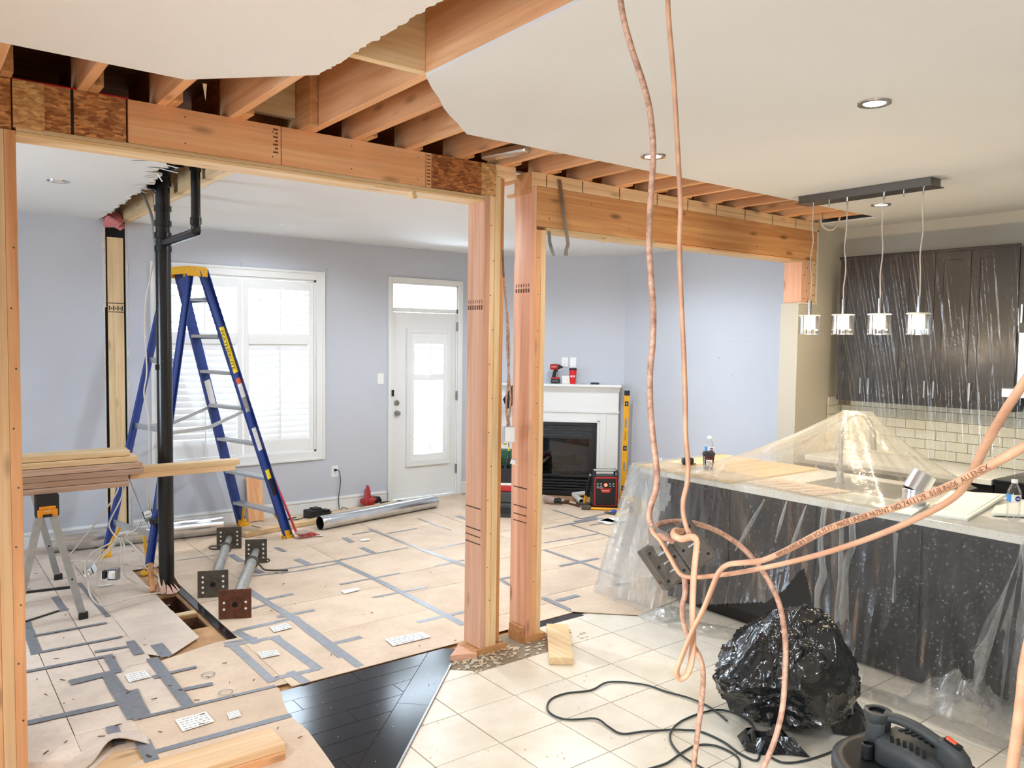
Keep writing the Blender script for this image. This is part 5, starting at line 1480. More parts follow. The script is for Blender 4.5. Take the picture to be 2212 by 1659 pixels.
for o in bpy.data.objects:
    if o.get('label') == wl: o['group'] = wg
    if 'group' in o.keys() and o['group'] is None: del o['group']

# ---- wires and boxes hanging between the posts
hw = 'pair of dusty cables hanging down between the stud posts'
for off, sd_ in ((0, 1), (1, -1)):
    pts = [(1086, 540, 4.42), (1088, 600, 4.42), (1094, 660, 4.42), (1098 - 2 * off, 700, 4.42), (1100 - 4 * off, 760, 4.42), (1097 + 4 * off, 830, 4.42), (1094 + 9 * off, 860, 4.42), (1094 + 7 * off, 890, 4.42), (1096 + 3 * off, 905, 4.42), (1096 + 5 * off, 920, 4.42)]
    P = [dep(*p) for p in pts]
    o = tag(MB().tube(smooth_path(P), .0058, 6).build('hanging_cable', 'cable_tan', smooth=60), hw, 'cable', 'cables between the posts')
hb1 = thing('junction_box', dep(1098, 940, 4.42), 'silver electrical box hanging on cables between the stud posts', 'junction box')
c = dep(1099, 938, 4.42)
MB().obox(c, CR, CU, -CF, .030, .045, .028).build('shell', 'galvanised', hb1, bevel=.004)
MB().obox(c - CR * .034 - CU * .004, CR, CU, -CF, .003, .048, .020).build('ear', 'zinc', hb1)
MB().obox(c + CR * .006 + CF * -.029, CR, CU, -CF, .026, .040, .0012).build('cover', 'label_white', hb1, bevel=.001)
MB().cyl(c - CR * .03 - CU * .055, c - CR * .01 - CU * .055, .005, 8).build('wire_nut', 'carton_yellow', hb1)
MB().tube(smooth_path([c - CU * .045, c - CU * .06, c + CR * .002 - CU * .09, c - CU * .12, c + CR * .002 - CU * .135]), .0022, 5).build('lead', 'ink', hb1)
MB().cyl(c - CU * .07, c - CU * .092, .005, 10).build('wire_nut', 'carton_yellow', hb1)
c = dep(1104, 996, 4.42)
sw = thing('dangling_switch', c, 'dangling black and white switch on a lead below the hanging electrical box', 'switch')
ux, uy = (CR - CU * .3).normalized(), (CU + CR * .3).normalized()
MB().obox(c, ux, uy, -CF, .025, .013, .016).build('body', 'label_white', sw, bevel=.002)
MB().obox(c - ux * .014, ux, uy, -CF, .012, .015, .017).build('housing', 'black_plastic', sw, bevel=.002)
MB().obox(c + uy * .0135, ux, uy, -CF, .027, .0015, .012).build('strap', 'zinc', sw)
MB().cyl(c + ux * .026 - uy * .008, c + ux * .04 - uy * .014, .004, 8, .001).build('toggle', 'outlet_white', sw)

# ================================================================== FIREPLACE CORNER
S2 = math.sqrt(2)
def FP(u, s, z): return V(((s + S2 * u) / 2, (s - S2 * u) / 2, z))
AU, AN = V((1, -1, 0)).normalized(), V((-1, -1, 0)).normalized()   # along the face to the end wall, out of it
fu0, fu1 = -1.40, .045
um = -.67
fp = thing('fireplace', FP(um, 12.85, 0), 'white mantel fireplace with black gas firebox across the room corner', 'fireplace')
def fbox(name, mat, u0, u1, n0, n1, z0, z1, parent=fp, bevel=.003):
    """n measured in metres out from the diagonal wall"""
    c = FP((u0 + u1) / 2, 13.09, (z0 + z1) / 2) + AN * ((n0 + n1) / 2)
    return MB().obox(c, AU, AN, V((0, 0, 1)), (u1 - u0) / 2, (n1 - n0) / 2, (z1 - z0) / 2).build(name, mat, parent, bevel=bevel)
fz = .84
fl0, fl1 = -1.13, -.2135
nf = .17
fbox('surround', 'mantel_white', fu0 + .02, fl0, 0, nf, 0, .965)
fbox('surround', 'mantel_white', fl1, fu1 - .02, 0, nf, 0, .965)
fbox('surround', 'mantel_white', fl0, fl1, 0, nf, fz, .965)
fbox('inner_moulding', 'mantel_white', fl1, fl1 + .03, nf, nf + .012, 0, fz + .03)
fbox('inner_moulding', 'mantel_white', fl0 - .03, fl0, nf, nf + .012, 0, fz + .03)
fbox('inner_moulding', 'mantel_white', fl0 - .03, fl1 + .03, nf, nf + .012, fz, fz + .03)
fbox('pilaster', 'mantel_white', fl1 + .07, fl1 + .10, nf, nf + .010, 0, .955)
fbox('pilaster', 'mantel_white', fl0 - .10, fl0 - .07, nf, nf + .010, 0, .955)
fbox('frieze_moulding', 'mantel_white', fu0 + .01, fu1 - .012, 0, nf + .022, .955, .975)
fbox('frieze', 'mantel_white', fu0 + .02, fu1 - .02, 0, nf + .006, .975, 1.215)
mb = MB()
for i, (n_, z0, z1) in enumerate(((nf + .02, 1.195, 1.212), (nf + .04, 1.212, 1.232), (nf + .065, 1.232, 1.252))):
    c = FP((fu0 + fu1) / 2, 13.09, (z0 + z1) / 2) + AN * (n_ / 2); mb.obox(c, AU, AN, V((0, 0, 1)), (fu1 - fu0) / 2 - .012 + i * .004, n_ / 2, (z1 - z0) / 2)
mb.build('crown', 'mantel_white', fp, bevel=.003)
fbox('mantel_shelf', 'mantel_white', fu0 - .01, fu1 + .008, 0, nf + .10, 1.252, 1.278, bevel=.005)
# firebox
mb = MB()
def fadd(mb, u0, u1, n0, n1, z0, z1):
    c = FP((u0 + u1) / 2, 13.09, (z0 + z1) / 2) + AN * ((n0 + n1) / 2); mb.obox(c, AU, AN, V((0, 0, 1)), (u1 - u0) / 2, (n1 - n0) / 2, (z1 - z0) / 2)
fadd(mb, fl0, fl0 + .03, .12, nf + .004, 0, fz); fadd(mb, fl1 - .03, fl1, .12, nf + .004, 0, fz); fadd(mb, fl0, fl1, .12, nf + .004, fz - .035, fz); fadd(mb, fl0, fl1, .12, nf + .004, 0, .05)
fb_ = mb.build('firebox', 'fire_black', fp, bevel=.002)
mb = MB(); fadd(mb, fl0, fl1, -.10, -.09, 0, fz); fadd(mb, fl0, fl1, -.10, .12, 0, .22); fadd(mb, fl0, fl0 + .01, -.1, .15, .2, fz); fadd(mb, fl1 - .01, fl1, -.1, .15, .2, fz); fadd(mb, fl0, fl1, -.1, .15, fz - .03, fz - .02)
mb.build('fire_chamber', 'vent_dark', fb_)
for i in range(4):
    fbox('louver', 'fire_black', fl0 + .03, fl1 - .03, .13 + .004 * i, nf - .002, fz - .06 - i * .028, fz - .045 - i * .028, fb_, .002)
    fbox('louver', 'fire_black', fl0 + .03, fl1 - .03, .13, nf - .002, .06 + i * .033, .08 + i * .033, fb_, .002)
fbox('frame_bar', 'fire_black', fl0 + .03, fl1 - .03, .14, nf, .21, .235, fb_, .002); fbox('frame_bar', 'fire_black', fl0 + .03, fl1 - .03, .14, nf, fz - .19, fz - .16, fb_, .002)
fbox('frame_bar', 'fire_black', fl0 + .03, fl0 + .09, .14, nf, .235, fz - .19, fb_, .002); fbox('frame_bar', 'fire_black', fl1 - .09, fl1 - .03, .14, nf, .235, fz - .19, fb_, .002)
fbox('glass_front', 'fire_glass', fl0 + .09, fl1 - .09, .138, .142, .235, fz - .19, fb_, 0)
for (ua, ub, na, za, zb2) in ((-1.0, -.62, .03, .30, .33), (-.85, -.45, .06, .34, .42), (-.70, -.38, .02, .40, .36), (-.95, -.75, .08, .28, .44)):
    a, b = FP(ua, 13.09, za) + AN * na, FP(ub, 13.09, zb2) + AN * (na + .03)
    mb = MB(); mb.tube([a, a.lerp(b, .3), a.lerp(b, .7), b], [.04, .046, .042, .036], 10); mb.v = [tuple(V(p) + V((1, 1, 1)) * .008 * noise.noise(V(p) * 25)) for p in mb.v]; mb.build('log', 'fire_log', fb_, smooth=50)
mb = MB(); rr = random.Random(4)
for k in range(170):
    p = FP(rr.uniform(-1.03, -.31), 13.09, .235 + rr.random() * .03) + AN * rr.uniform(.05, .128); mb.ball(p, rr.uniform(.008, .016), 6, 1, 1, .8)
tag(mb.build('embers', 'coal', fb_), kind='stuff')

# ---- on the mantel
mz = 1.278
def on_mantel(px, py, n_=.14):
    d = ray(px, py); s_ = 13.09 - n_ * S2; t = s_ / (d.x + d.y); q = CPOS + d * t; q.z = mz; return q
# impact driver
o_ = on_mantel(1200, 830); dr = thing('impact_driver', o_, 'red and black cordless impact driver standing on the mantel shelf', 'drill')
hu = AU
bat = MB().obox(o_ + V((0, 0, .030)), hu, AN, V((0, 0, 1)), .050, .036, .026).build('battery', 'black_plastic', dr, bevel=.006)
MB().obox(o_ + hu * -.002 + V((0, 0, .064)), hu, AN, V((0, 0, 1)), .048, .034, .010).build('battery_top', 'red_plastic', dr, bevel=.005)
mb = MB(); put_text(mb, 'RED LITHIUM', o_ + AN * .0368 + V((0, 0, .03)), AU, (0, 0, 1), .009, width=.06); mb.build('battery_print', 'label_white', bat)
MB().tube([o_ + hu * -.022 + V((0, 0, .070)), o_ + hu * -.014 + V((0, 0, .12)), o_ + hu * .002 + V((0, 0, .165))], [.022, .019, .021], 14).build('grip', 'rubber', dr, smooth=40)
MB().lathe([(0, -.062), (.026, -.060), (.033, -.045), (.034, .02), (.030, .032)], o_ + hu * -.005 + V((0, 0, .19)), hu, 20).build('motor_housing', 'red_plastic', dr, smooth=40)
MB().lathe([(.030, .030), (.026, .045), (.018, .062), (.012, .066), (.012, .085), (0, .086)], o_ + hu * -.005 + V((0, 0, .19)), hu, 18).build('gear_case', 'black_plastic', dr, smooth=40)
MB().cyl(o_ + hu * .075 + V((0, 0, .19)), o_ + hu * .135 + V((0, 0, .19)), .0035, 8).build('bit', 'brushed', dr)
MB().obox(o_ + hu * .016 + V((0, 0, .150)), hu, AN, V((0, 0, 1)), .010, .008, .014).build('trigger', 'rubber', dr, bevel=.003)
mb = MB(); put_text(mb, 'Milwaukee', o_ + hu * -.022 + AN * .0345 + V((0, 0, .192)), AU, (0, 0, 1), .012, width=.05); mb.build('brand_lettering', 'label_white', dr)
tag(MB().obox(o_ + hu * .12 + AN * -.04 + V((0, 0, .045)), hu, AN, V((0, 0, 1)), .05, .03, .045).build('paper_box', 'paper_white', bevel=.002), 'small white box behind the impact driver on the mantel', 'box')
# red cup
o_ = on_mantel(1237, 830); cp = thing('paper_cup', o_, 'tall red paper coffee cup with a dark lid on the mantel shelf', 'cup')
MB().lathe([(0, 0), (.031, 0), (.032, .004), (.043, .160), (.0435, .163)], o_, (0, 0, 1), 28).build('cup', 'red_cup', cp, smooth=40)
MB().lathe([(.0455, .158), (.046, .166), (.043, .17), (.041, .178), (.036, .180), (0, .177)], o_, (0, 0, 1), 28).build('lid', 'rubber', cp, smooth=40)
mb = MB()
for da in (-.38, .42):
    n_ = (AN * math.cos(da) + AU * math.sin(da)); t_ = V((0, 0, 1)).cross(n_)
    q = o_ + n_ * .0392 + V((0, 0, .088)); leafp = [(0, .016), (.006, .006), (.014, .008), (.010, -.002), (.011, -.008), (.002, -.010), (.001, -.018), (-.001, -.018), (-.002, -.010), (-.011, -.008), (-.010, -.002), (-.014, .008), (-.006, .006)]
    mb.oprism(leafp, q, t_, V((0, 0, 1)), n_, .0006)
mb.build('leaf_emblem', 'label_white', cp)
o_ = on_mantel(1285, 832); tag(MB().obox(o_ + V((0, 0, .010)), AU, AN, V((0, 0, 1)), .048, .02, .010).build('black_case', 'black_plastic', bevel=.003), 'small flat black case lying on the mantel shelf', 'case')
o_ = on_mantel(1262, 832); tag(MB().bar(o_ + V((-.03, .03, .004)), o_ + V((.02, -.02, .004)), .008, .006).build('screwdriver_bit', 'brushed'), 'thin metal bit lying on the mantel beside the red cup', 'drill bit')
# black fabric bag hung on the mantel's other end
bgp = [FP(-1.27, 12.54, 1.10), FP(-1.12, 12.54, 1.33), FP(-.98, 12.54, 1.36), FP(-.97, 12.54, 1.19), FP(-1.10, 12.54, 1.08), FP(-1.22, 12.54, .99)]
mb = MB(); cz = sum((p for p in bgp), V()) / len(bgp); n = len(bgp)
mb.add(bgp + [p - AN * .05 for p in bgp] + [cz + AN * .05, cz - AN * .09], [(i, (i + 1) % n, 2 * n) for i in range(n)] + [((i + 1) % n + n, i + n, 2 * n + 1) for i in range(n)] + [(i + n, (i + 1) % n + n, (i + 1) % n, i) for i in range(n)])
tag(mb.build('tool_bag', 'fabric_black', smooth=20), 'black fabric tool pouch hanging on the mantel behind the stud posts', 'bag')

# ---- spirit level leaning at the mantel end
lv = thing('spirit_level', V((6.42, 6.20, 0)), 'long yellow spirit level leaning upright beside the mantel', 'level')
la, lb = V((6.405, 6.275, .006)), V((6.425, 6.262, 1.222))
ld_ = (lb - la).normalized(); ln = V((-.72, -.69, 0)); ln = (ln - ld_ * ln.dot(ld_)).normalized(); lu = ld_.cross(ln)
def lbox(name, mat, t0, t1, hu_, n0, n1, parent=lv, bevel=.002):
    a, b = la.lerp(lb, t0), la.lerp(lb, t1); c = (a + b) / 2 + ln * ((n0 + n1) / 2)
    return MB().obox(c, lu, ln, ld_, hu_, (n1 - n0) / 2, (b - a).length / 2).build(name, mat, parent, bevel=bevel)
lbox('beam', 'level_yellow', .012, .985, .030, -.012, .012)
lbox('end_cap', 'rubber', 0, .012, .031, -.013, .013); lbox('end_cap', 'rubber', .955, 1.0, .031, -.013, .0135)
for t in (.10, .47, .88):
    lbox('vial_housing', 'rubber', t - .022, t + .022, .020, -.014, .0145)
    MB().lathe([(0, .002), (.009, .002), (.012, .0)], la.lerp(lb, t) + ln * .0146, ln, 14).build('vial', 'print_grey', lv)
for t in (.30, .70): lbox('hand_slot', 'print_grey', t - .04, t + .04, .012, -.0125, .0128)
mb = MB(); put_text(mb, 'DEWALT', la.lerp(lb, .585) + ln * .0128, ld_, ln.cross(ld_), .020, width=.10); mb.build('brand_lettering', 'ink', lv)

# ---- jobsite radio
rc = V((5.905, 6.065, 0)); ru = V((.82, -.57, 0)).normalized(); rn = V((-ru.y, ru.x, 0)) * -1
if rn.dot(CF) > 0: rn = -rn
rd = thing('jobsite_radio', rc, 'red and black jobsite radio standing in front of the fireplace', 'radio')
def rbox(name, mat, u0, u1, n0, n1, z0, z1, bevel=.006, parent=rd):
    c = rc + ru * ((u0 + u1) / 2) + rn * ((n0 + n1) / 2) + V((0, 0, (z0 + z1) / 2 + .006))
    return MB().obox(c, ru, rn, V((0, 0, 1)), (u1 - u0) / 2, (n1 - n0) / 2, (z1 - z0) / 2).build(name, mat, parent, bevel=bevel)
rbox('body', 'black_plastic', -.135, .135, -.10, .10, .012, .345, .02)
rbox('foot_rail', 'rubber', -.14, .14, -.11, .105, 0, .02)
rbox('red_panel', 'red_plastic', -.118, .118, .095, .104, .03, .34, .01)
rbox('face', 'black_plastic', -.108, .108, .10, .107, .04, .325, .008)
rbox('side_panel', 'red_plastic', .132, .139, -.075, .07, .06, .31, .004)
rbox('side_window', 'paper_white', .138, .141, -.02, .02, .12, .26, .002)
for u in (-.125, .125):
    mb = MB(); mb.tube([rc + ru * u + rn * .09 + V((0, 0, .33)), rc + ru * u + rn * .09 + V((0, 0, .37)), rc + ru * u + rn * .05 + V((0, 0, .40)), rc + ru * u - rn * .07 + V((0, 0, .40)), rc + ru * u - rn * .09 + V((0, 0, .34))], .012, 8); mb.build('roll_bar', 'black_plastic', rd, smooth=50)
MB().cyl(rc + ru * -.12 + rn * .03 + V((0, 0, .405)), rc + ru * .12 + rn * .03 + V((0, 0, .405)), .013, 12).build('carry_handle', 'aluminium', rd, smooth=40)
MB().cyl(rc + ru * -.12 + rn * -.05 + V((0, 0, .40)), rc + ru * .12 + rn * -.05 + V((0, 0, .40)), .010, 12).build('roll_bar', 'black_plastic', rd, smooth=40)
MB().lathe([(0, .006), (.016, .006), (.018, 0)], rc + rn * .107 + V((0, 0, .262)), rn, 20).build('dial', 'radio_led', rd, smooth=30)
mb = MB()
for i in range(4):
    for j in range(2):
        u = (-.085, -.05, .045, .08)[i]; q = rc + ru * u + rn * .1075 + V((0, 0, .25 + .024 * j)); mb.obox(q, ru, rn, V((0, 0, 1)), .009, .0008, .003)
mb.obox(rc + ru * -.06 + rn * .1075 + V((0, 0, .232)), ru, rn, V((0, 0, 1)), .035, .0008, .002)
tag(mb.build('button_print', 'label_white', rd), kind='stuff')
mb = MB(); mb.oprism([(-.06, .025), (.06, .025), (.04, -.02), (-.04, -.02)], rc + rn * .107 + V((0, 0, .20)), ru, V((0, 0, 1)), rn, .002); mb.build('badge', 'red_plastic', rd)
mb = MB(); tx = -ru if ru.cross(V((0, 0, 1))).dot(rn) < 0 else ru
put_text(mb, 'Milwaukee', rc + rn * .1096 + V((0, 0, .204)), tx, (0, 0, 1), .016, width=.075); mb.build('badge_lettering', 'label_white', rd)

# ---- tools and offcuts in front of the fireplace
def on_floor(px, py, z=.006): p = onz(px, py, 0); p.z = z; return p
pv = thing('pvc_pipe', on_floor(1240, 1090), 'short white plastic pipe lying in front of the fireplace', 'pipe')
a, b = on_floor(1240, 1075, .034), on_floor(1256, 1090, .034); d = (a - b).normalized()
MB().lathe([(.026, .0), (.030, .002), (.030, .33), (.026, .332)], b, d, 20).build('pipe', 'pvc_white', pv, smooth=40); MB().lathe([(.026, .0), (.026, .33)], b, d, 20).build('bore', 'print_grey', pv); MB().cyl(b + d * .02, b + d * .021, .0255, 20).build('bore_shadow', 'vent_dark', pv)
tag(MB().cyl(on_floor(1238, 1074, .030), on_floor(1262, 1071, .030), .026, 16).build('pvc_pipe', 'pvc_white', smooth=40), 'white plastic pipe end behind the open pipe by the fireplace', 'pipe')
hm = thing('hammer', on_floor(1264, 1098), 'hammer with a yellow and black upright handle leaning on the radio', 'hammer')
ha, hb_ = on_floor(1262, 1094, .03), on_floor(1267, 1090, .40) + V((0, 0, 0)); hb_ = rc + ru * -.16 + rn * .06 + V((0, 0, .36))
MB().tube([ha, ha.lerp(hb_, .1), ha.lerp(hb_, .3)], .017, 10, flat=.7).build('grip_band', 'level_yellow', hm, smooth=40)
MB().tube([ha.lerp(hb_, .3), ha.lerp(hb_, .85), hb_], [.016, .015, .020], 10, flat=.7).build('handle', 'rubber', hm, smooth=40)
MB().lathe([(.007, -.002), (.012, 0), (.007, .002)], hb_ + rn * .015, rn, 12).build('hang_ring', 'aluminium', hm)
MB().bar(ha + ru * -.09 + V((0, 0, .0)), ha + ru * .06 + V((0, 0, .0)), .032, .030).build('head', 'steel_dark', hm, bevel=.006)
sd_ = thing('sledge_hammer', on_floor(1270, 1103), 'sledge hammer with a long yellow handle lying under the radio', 'hammer')
sa, sb = on_floor(1266, 1102, .022), on_floor(1345, 1105, .018)
MB().cyl(sa, sb, .014, 12).build('handle', 'level_yellow', sd_, smooth=40); MB().bar(sa - CR * .05 + V((0, 0, .01)), sa + CR * .05 + V((0, 0, .01)), .05, .045).build('head', 'steel_dark', sd_, bevel=.01)
pw = thing('pipe_wrench', on_floor(1232, 1092), 'rusty adjustable wrench lying beside the white pipe', 'wrench')
MB().bar(on_floor(1222, 1088, .016), on_floor(1252, 1097, .016), .026, .014).build('handle', 'rust', pw, bevel=.003); MB().bar(on_floor(1219, 1090, .02), on_floor(1225, 1086, .02), .05, .02).build('jaw', 'rust', pw, bevel=.003)
dn_ = thing('grinder', on_floor(1190, 1092), 'grey power tool with a black guard lying behind the jack stud', 'power tool')
MB().tube([on_floor(1178, 1088, .05), on_floor(1190, 1090, .05), on_floor(1198, 1091, .045)], [.04, .042, .03], 12).build('body', 'broom_head', dn_, smooth=40); MB().tube([on_floor(1197, 1091, .045), on_floor(1208, 1091, .05), on_floor(1214, 1093, .03)], [.028, .034, .012], 10).build('guard', 'rubber', dn_, smooth=40)
sn = thing('tin_snips', on_floor(1325, 1107), 'tin snips with a blue handle lying on the cardboard', 'snips')
MB().tube(smooth_path([on_floor(1306, 1109, .012), on_floor(1318, 1112, .016), on_floor(1328, 1114, .014)]), [.006, .008, .010, .012, .013, .013, .013, .012, .012, .012, .010, .009, .008], 8).build('blades', 'steel_dark', sn, smooth=40)
MB().ball(on_floor(1326, 1112, .032), .030, 12, 1.2, .8, .8).build('handle', 'blue_handle', sn, smooth=60); MB().tube([on_floor(1333, 1113, .014), on_floor(1345, 1117, .014)], .013, 8).build('grip', 'label_yellow', sn, smooth=40)
# yellow carton
bc0, bc1 = on_floor(1346, 1104, 0), on_floor(1373, 1117, 0)
cu_ = (bc1 - bc0).normalized(); cn = V((-cu_.y, cu_.x, 0)); cn = -cn if cn.dot(CF) > 0 else cn
bx_ = thing('tool_carton', (bc0 + bc1) / 2, 'yellow and red printed carton standing beside the island sheet', 'box')
L_ = .24
MB().obox(bc0 + cu_ * L_ / 2 - cn * .07 + V((0, 0, .078)), cu_, cn, V((0, 0, 1)), L_ / 2, .07, .072).build('carton', 'carton_yellow', bx_, bevel=.002)
MB().obox(bc0 + cu_ * .168 + cn * .0005 + V((0, 0, .078)), cu_, cn, V((0, 0, 1)), .028, .001, .066).build('print_panel', 'carton_red', bx_)
MB().obox(bc0 + cu_ * .166 + cn * .001 + V((0, 0, .07)), cu_, cn, V((0, 0, 1)), .014, .001, .045).build('print_panel', 'ink', bx_)
MB().obox(bc0 + cu_ * .215 + cn * .0005 + V((0, 0, .06)), cu_, cn, V((0, 0, 1)), .016, .001, .03).build('print_panel', 'ink', bx_)
mb = MB(); tdir = V((0, 0, -1)); put_text(mb, 'HUSKY', bc0 + cu_ * .026 + cn * .0016 + V((0, 0, .078)), tdir if tdir.cross(cu_).dot(cn) > 0 else -tdir, cu_, .034, width=.125); mb.build('lettering', 'carton_red', bx_)
mb = MB()
for i in range(4): mb.obox(bc0 + cu_ * (.062 + i * .020) + cn * .0012 + V((0, 0, .08)), cu_, cn, V((0, 0, 1)), .005, .0008, .045 - .008 * (i % 2))
mb.build('small_print', 'ink', bx_)
tag(MB().obox(on_floor(1360, 1086, .05), (1, .3, 0), (-.3, 1, 0), (0, 0, 1), .03, .03, .03).build('wire_spool', 'level_yellow', bevel=.006), 'small yellow block between the level foot and the carton', 'block')
# tool cases stacked behind the posts
def case(name, px, py, z0, sx, sy, sz, mat, label):
    c = on_floor(px, py, 0); return tag(MB().obox(c + V((0, 0, z0 + sz / 2)), (.75, -.66, 0), (.66, .75, 0), (0, 0, 1), sx / 2, sy / 2, sz / 2).build(name, mat, bevel=.015), label, 'tool case')
tc = V((4.84, 6.36, 0)); tu, tn = V((.75, -.66, 0)).normalized(), V((.66, .75, 0)).normalized()
def tcase(name, mat, label, u, z0, z1, hu_, hn, cat='tool case'):
    t = thing(name, tc + tu * u + V((0, 0, z0)), label, cat)
    MB().obox(tc + tu * u + V((0, 0, (z0 + z1) / 2)), tu, tn, V((0, 0, 1)), hu_, hn, (z1 - z0) / 2).build('shell', mat, t, bevel=.012)
    return t
t = tcase('tool_case', 'charcoal_box', 'charcoal plastic tool case at the bottom of the stack behind the posts', 0, .006, .15, .24, .16)
MB().obox(tc - tn * .165 + V((0, 0, .08)), tu, tn, V((0, 0, 1)), .06, .006, .03).build('latch', 'rubber', t, bevel=.003)
t = tcase('tool_case', 'charcoal_box', 'charcoal tool case with ribbed lid in the middle of the stack behind the posts', .0, .152, .26, .235, .15)
t = tcase('tool_case', 'red_plastic', 'flat red tool case lying on the charcoal cases behind the posts', .0, .262, .32, .23, .14)
MB().obox(tc + V((0, 0, .335)), tu, tn, V((0, 0, 1)), .22, .13, .012).build('lid', 'label_white', t, bevel=.003)
gz = .35
t = thing('tool_box', tc + V((0, 0, gz)), 'open green tool box with black contents on top of the stack', 'tool box')
mb = MB()
for q in ((-.2, -.19, -.13, .13), (.19, .2, -.13, .13), (-.2, .2, .12, .13), (-.2, .2, -.13, -.12)):
    mb.obox(tc + tu * ((q[0] + q[1]) / 2) + tn * ((q[2] + q[3]) / 2) + V((0, 0, gz + .07)), tu, tn, V((0, 0, 1)), (q[1] - q[0]) / 2, (q[3] - q[2]) / 2, .07)
mb.build('tub', 'black_plastic', t, bevel=.004)
MB().obox(tc + tn * .16 + V((0, 0, gz + .17)), tu, tn, V((0, 0, 1)), .21, .03, .13).build('lid', 'green_box', t, bevel=.015)
for u in (-.2, .2): MB().obox(tc + tu * u + tn * .05 + V((0, 0, gz + .15)), tu, tn, V((0, 0, 1)), .012, .10, .10).build('side_wall', 'green_box', t, bevel=.012)
for k in range(4): MB().cyl(tc + tu * (-.12 + k * .07) + V((0, 0, gz + .06)), tc + tu * (-.08 + k * .08) + tn * .09 + V((0, 0, gz + .22)), .018, 10).build('tool_grip', 'rubber', t, smooth=40)
tag(MB().tube(smooth_path([on_floor(1190, 1076, .01), on_floor(1215, 1077, .012), on_floor(1235, 1078, .010), on_floor(1245, 1079, .012)]), .004, 6).build('thin_rod', 'broom_head'), 'thin rod lying on the floor in front of the firebox', 'rod')
# nail holes left in the painted walls
mb = MB(); rr = random.Random(8)
for (px, py) in ((1462, 736), (1576, 737), (1612, 737), (1553, 773), (1582, 812), (1659, 816), (1487, 771)): 
    c = onx(px, py, XR); mb.ball(c, .006, 6, .3, 1, 1)
for (px, py) in ((521, 570), (521, 575), (707, 582)):
    c = ony(px, py, BW); mb.ball(c, .005, 6, 1, .3, 1)
struct(mb.build('wall_marks', 'print_grey'))
# ================================================================== KITCHEN
ZT = .905
isl = thing('kitchen_island', (4.55, 2.3, 0), 'long dark brown kitchen island cabinet behind the clear plastic', 'island')
MB().box(4.14, 4.93, .72, 3.70, .09, .864).build('carcass', 'cabinet_dark', isl)
MB().box(4.20, 4.88, .76, 3.66, -.002, .09).build('toe_kick', 'cabinet_espresso', isl)
for i in range(5):
    y1 = 3.70 - i * .595
    MB().box(4.125, 4.139, y1 - .59, y1 - .005, .10, .855).build('panel', 'cabinet_dark', isl, bevel=.003)
tag(MB().box(4.03, 5.02, .70, 3.79, .865, ZT).build('countertop', 'counter_white', bevel=.003), 'thick white stone countertop on the kitchen island', 'countertop')
tag(MB().box(4.022, 4.98, 3.02, 3.82, ZT + .0005, ZT + .012).build('plywood_sheet', 'palewood_x', bevel=.001), 'dusty plywood sheet protecting the end of the island countertop', 'plywood')
tag(MB().prism([(4.12, 3.00), (4.08, 2.50), (4.40, 2.45), (4.40, 2.96)], ZT + .001, ZT + .006).build('cardboard_piece', 'cardboard'), 'piece of cardboard on the countertop under the plastic tent', 'cardboard')
tag(MB().prism([(4.42, 2.78), (4.40, 2.20), (4.86, 2.20), (4.86, 2.78)], ZT + .0005, ZT + .004).build('sink_rim', 'brushed', bevel=.002), 'steel sink rim set in the island countertop below the faucet', 'sink')

# faucet
fb0 = V((4.62, 2.66, ZT))
fa = thing('kitchen_faucet', fb0, 'tall gooseneck faucet under the plastic tent', 'faucet')
fd = V((.45, -.89, 0)).normalized()
MB().lathe([(.030, 0), (.030, .01), (.022, .02), (.020, .08)], fb0, (0, 0, 1), 18).build('base', 'brushed', fa, smooth=40)
arch = [fb0 + V((0, 0, .05)), fb0 + V((0, 0, .25)), fb0 + V((0, 0, .34)), fb0 + fd * .03 + V((0, 0, .405)), fb0 + fd * .09 + V((0, 0, .435)), fb0 + fd * .15 + V((0, 0, .40)), fb0 + fd * .175 + V((0, 0, .34))]
MB().tube(smooth_path(arch), .014, 14).build('neck', 'brushed', fa, smooth=50)
MB().cyl(fb0 + fd * .175 + V((0, 0, .345)), fb0 + fd * .185 + V((0, 0, .22)), .019, 16).build('spray_head', 'brushed', fa, smooth=40)
MB().bar(fb0 + V((0, 0, .07)), fb0 - fd * .02 + V((.08, .06, .10)), .012, .012).build('lever', 'brushed', fa, bevel=.003)

# ---- polythene over the island
pl_ = thing('plastic_sheet', (4.0, 2.4, 0), 'clear dusty plastic sheet draped over the kitchen island and faucet', 'plastic sheet')
def inside(poly, x, y):
    c = False; n = len(poly)
    for i in range(n):
        (x0, y0), (x1, y1) = poly[i], poly[(i + 1) % n]
        if (y0 > y) != (y1 > y) and x < (x1 - x0) * (y - y0) / (y1 - y0) + x0: c = not c
    return c
# torn-open flap, as (y, z) on the sheet
def yz(px, py): p = onx(px, py, 4.0); return (p.y, p.z)
tear = [yz(*p) for p in ((1490, 1296), (1560, 1300), (1665, 1298), (1700, 1272), (1728, 1232), (1738, 1228), (1752, 1268), (1766, 1320), (1780, 1390), (1760, 1420), (1690, 1440), (1600, 1420), (1500, 1330))]
def fold(y, z, k=0.0):
    s = .5 + .5 * noise.noise(V((y * 1.1, 3.1, 0)))
    return (.045 * noise.noise(V((y * 2.6 + z * .8, z * .7, 2))) + .018 * noise.noise(V((y * 8 - z * 2.2, z * 1.1, 5))) + .006 * noise.noise(V((y * 26, z * 2.5, 8)))) * (.25 + .9 * (1 - z / .9)) * (.6 + s)
def front(u, v):
    y = 3.84 - u * 3.1; z = .915 * (1 - v) + .012
    x = 4.018 - .004 - .10 * v ** 2.2 - fold(y, z) - .02 * v - .012 * v
    if v > .93: x -= (v - .93) * 1.6; z = .012 + .008 * abs(math.sin(y * 31))
    return (x, y, z)
